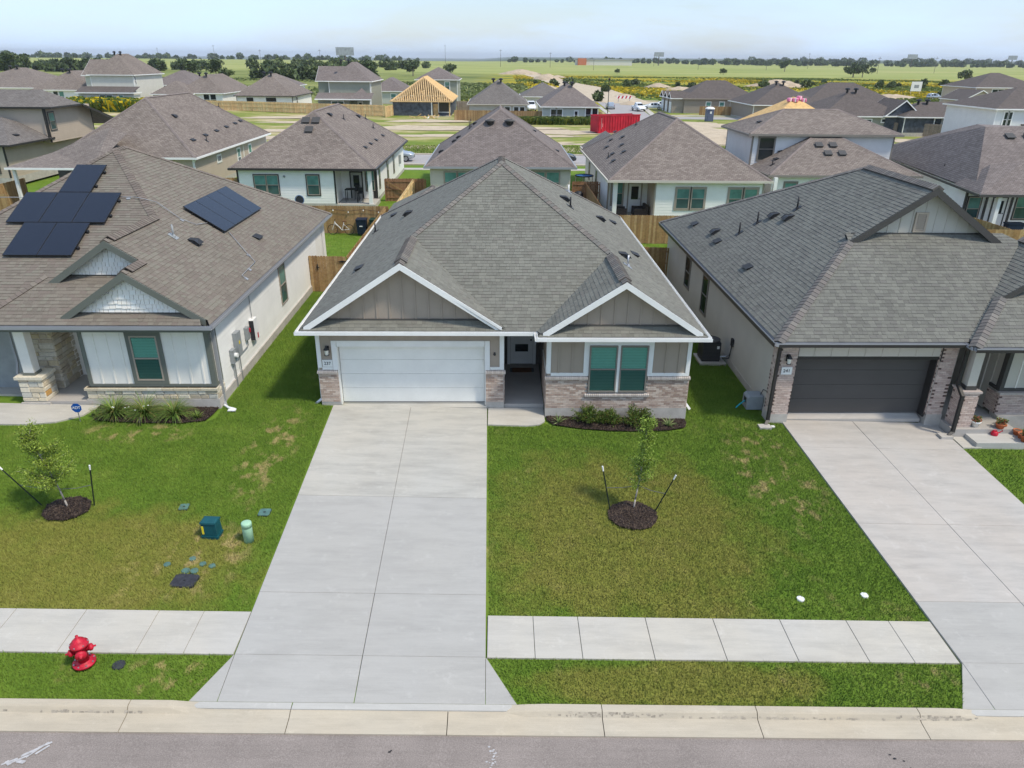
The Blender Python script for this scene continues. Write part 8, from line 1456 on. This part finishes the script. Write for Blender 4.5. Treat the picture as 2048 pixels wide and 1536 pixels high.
# wild flowers, weeds
def scatter(name, label, cat, polys, n, h, w, pal, seed, zf=hgt, clump=None):
    g = np.random.default_rng(seed); pts = []
    for (x0, x1, y0, y1, f) in polys:
        k = int(n*f); x = g.uniform(x0, x1, k); y = g.uniform(y0, y1, k)
        if clump and clump < 0:
            cxs, cys = g.uniform(x0, x1, -clump), g.uniform(y0, y1, -clump); sz = g.uniform(.6, 3.2, -clump); w_ = g.integers(0, -clump, k); x = np.clip(cxs[w_]+g.normal(size=k)*sz[w_]*1.5, x0, x1); y = np.clip(cys[w_]+g.normal(size=k)*sz[w_]*1.1, y0, y1)
        elif clump: m_ = (np.sin(x*clump+1.3*np.sin(y*clump*.7))+np.sin(y*clump*1.6+x*clump*.4)+g.normal(size=k)*.55) > .15; x, y = x[m_], y[m_]
        pts.append(np.column_stack([x, y]))
    xy = np.concatenate(pts)
    if name == 'wild_flowers': cxt = np.interp(xy[:, 1], [205, 300, 345, 480, 700], [31, 32.5, 29, 23, 18]); hwt = np.interp(xy[:, 1], [205, 300, 345, 480, 700], [9, 8.5, 7, 6, 4.5]); xy = xy[np.abs(xy[:, 0]-cxt) > hwt]
    k = len(xy); z = np.array([zf(a, b) for a, b in xy]); a = g.uniform(0, 6.28, k); d = np.column_stack([np.cos(a), np.sin(a), np.zeros(k)]); hh = h*(.5+.8*g.random(k)); b = np.column_stack([xy, z-.02]); tip = b+np.column_stack([g.normal(size=k)*h*.35, g.normal(size=k)*h*.35, hh]); ww = (w*(.6+.8*g.random(k)))[:, None]
    q = np.stack([b-d*ww*.5, b+d*ww*.5, tip+d*ww*.6, tip-d*ww*.6], 1).reshape(-1, 3); pi_ = g.integers(0, len(pal), k)
    if name == 'wild_flowers': pi_ = np.where(np.sin(xy[:, 0]*.06+2*np.sin(xy[:, 1]*.021))+np.sin(xy[:, 1]*.045+xy[:, 0]*.02)+g.normal(size=k)*.6 > .35, g.integers(0, 2, k), g.integers(2, len(pal), k))
    c = np.array(pal)[pi_]*(.75+.5*g.random(k))[:, None]; o = np_tris(name, q, 'leaf', c, None, 4); tag(o, label, cat, None, 'stuff')
YEL = [(0.62, 0.45, 0.01), (0.46, 0.36, 0.02), (0.14, 0.19, 0.03), (0.18, 0.22, 0.035), (0.11, 0.16, 0.03)]; WEE = [(0.10, 0.16, 0.025), (0.15, 0.20, 0.04), (0.20, 0.23, 0.06), (0.08, 0.13, 0.02)]
scatter('wild_flowers', 'yellow wild flowers covering the field behind the houses', 'wild flowers', [(8, 240, 208, 470, 1)], 75000, .4, .8, YEL, 1, clump=.05)
scatter('sunflower_patch', 'bright yellow flower patch behind the tan house at left', 'wild flowers', [(-84, -62, 146, 156, 1)], 6000, 1.6, .5, [(0.75, 0.55, 0.01), (0.08, 0.14, 0.02), (0.12, 0.18, 0.03)], 2)
scatter('weeds', 'green weeds on the empty lots beyond the rear street', 'weeds', [(-40, 60, 92.2, 101, 1)], 50000, .16, .06, [(0.17, 0.25, 0.04), (0.22, 0.29, 0.05), (0.27, 0.31, 0.08)], 3)
scatter('tall_weeds', 'tall dark weeds along the far pine fence', 'weeds', [(-2, 17.5, 134.5, 138.8, 1)], 8000, .9, .4, [(0.07, 0.11, 0.02), (0.11, 0.16, 0.03), (0.17, 0.19, 0.03)], 4)
scatter('meadow_grass', 'rough meadow grass behind the third row of houses', 'grass', [(-140, 10, 200, 330, 1)], 24000, .6, .9, [(0.16, 0.20, 0.06), (0.22, 0.25, 0.09), (0.12, 0.16, 0.04)], 5, clump=.04)

# ================================================================== lawns
def inpoly(x, y, poly):
    c = np.zeros(len(x), bool); j = len(poly)-1
    for i in range(len(poly)):
        xi, yi = poly[i]; xj, yj = poly[j]; m = ((yi > y) != (yj > y)) & (x < (xj-xi)*(y-yi)/((yj-yi) or 1e-9)+xi); c ^= m; j = i
    return c
def lawn(name, label, poly, dens, seed, hb=.042, holes=()):
    g = np.random.default_rng(seed); P_ = np.array(poly); x0, y0 = P_.min(0); x1, y1 = P_.max(0); n = int((x1-x0)*(y1-y0)*dens); x = g.uniform(x0, x1, n); y = g.uniform(y0, y1, n); k = inpoly(x, y, poly)
    for (cx, cy, rx, ry) in holes: k &= ((x-cx)/rx)**2+((y-cy)/ry)**2 > 1
    x, y = x[k], y[k]; n = len(x); z = np.where(y < 22.5, -.8802-.024*np.clip(x, -22, 26)+.034*y, np.array([0.0 if b < 22.5 else hgt(a, b) for a, b in zip(x, y)]))-.045; a = g.uniform(0, 6.28, n); w = .0045+.006*g.random(n); hh = hb*(.55+.75*g.random(n)); d = np.column_stack([np.cos(a), np.sin(a), np.zeros(n)]); b = np.column_stack([x, y, z]); ln = np.column_stack([g.normal(size=n)*.020, g.normal(size=n)*.020, hh+.025])
    q = np.stack([b-d*w[:, None], b+d*w[:, None], b+ln], 1).reshape(-1, 3); v = .86+.3*g.random(n); c = np.column_stack([v, v*(.97+.06*g.random(n)), v]); o = np_tris(name, q, 'grass_blade', c, None, 3); tag(o, label, 'lawn', None, 'stuff')
H1 = [(-11.42, 16.25, .57, .51), (-7.33, 13.6, .29, .23), (-7.28, 15.3, .2, .16), (-6.3, 15.1, .12, .12), (-6.25, 16.27, .17, .17)]
lawn('lawn_grass', 'mown lawn in front of the left white house', [(-21, 12.64), (-5.53, 12.64), (-5.62, 17), (-5.72, 22.35), (-6.1, 22.4), (-6.1, 24), (-9.3, 24), (-9.3, 21.3), (-9.6, 21.05), (-11.5, 20.82), (-13.0, 20.92), (-13.4, 21.1), (-14.2, 20.77), (-15, 20.58), (-21, 20.4)], 2300, 1, holes=H1)
lawn('lawn_grass', 'mown lawn strip between the left white house and 237', [(-9.35, 24), (-6.08, 24), (-6.08, 35.2), (-9.35, 35.2)], 1300, 2, .06)
lawn('lawn_grass', 'olive front lawn of 237 with the staked sapling', [(-.22, 12.63), (9.8, 12.63), (9.72, 17), (9.63, 21.9), (9.1, 21.9), (9.1, 24), (6.36, 24), (6.36, 21.6), (6.1, 21.15), (4.6, 20.94), (3.6, 20.94), (2.6, 21.06), (1.75, 21.25), (1.5, 21.45), (1.3, 21.25), (.9, 21.16), (-.36, 21.18)], 2300, 3, holes=[(3.64, 16.4, .66, .6)])
lawn('lawn_grass', 'shaded lawn strip between 237 and 241', [(6.36, 24), (9.2, 24), (9.2, 38.6), (6.36, 38.6)], 1300, 4, .06, holes=[(8.6, 27.3, .55, .6)])
lawn('verge_grass', 'grass verge with the hydrant beside the kerb', [(-21, 10.27), (-5.98, 10.27), (-5.47, 11.40), (-21, 11.40)], 2300, 5); lawn('verge_grass', 'grass verge between kerb and sidewalk before 237', [(.36, 10.27), (9.2, 10.27), (9.82, 11.39), (-.22, 11.39)], 2300, 6)
lawn('lawn_grass', 'patch of lawn right of the charcoal garage driveway', [(15.12, 12.62), (23, 12.62), (23, 20.4), (17.3, 20.38), (15.1, 20.33)], 1200, 7); lawn('lawn_grass', 'bright back lawn with the white bicycle', [(-16, 39.8), (-7.55, 36), (-7.55, 48.5), (-16, 48.5)], 160, 8, .07); lawn('lawn_grass', 'bright back lawn strip before the right rear fence', [(6.7, 39), (9.4, 39), (13, 40.5), (13, 46.5), (6.7, 46.5)], 160, 9, .07)

# ================================================================== haze over the plain
hz = MB(); hz.box(-9100, -420, -34, 9100, 13100, 42)
m = bpy.data.materials.new('haze_air'); m.use_nodes = True; MATS['haze_air'] = m; nt = m.node_tree; nt.nodes.remove(nt.nodes['Principled BSDF'])
pv = nt.nodes.new('ShaderNodeVolumePrincipled'); pv.inputs['Color'].default_value = (0.90, 0.94, 1.0, 1); pv.inputs['Density'].default_value = 0.00010; pv.inputs['Anisotropy'].default_value = 0.2
nt.links.new(pv.outputs['Volume'], nt.nodes['Material Output'].inputs['Volume'])
hz.build('haze', 'haze_air', None, kind='stuff', label='thin pale haze lying over the plain', cat='haze', local=True)
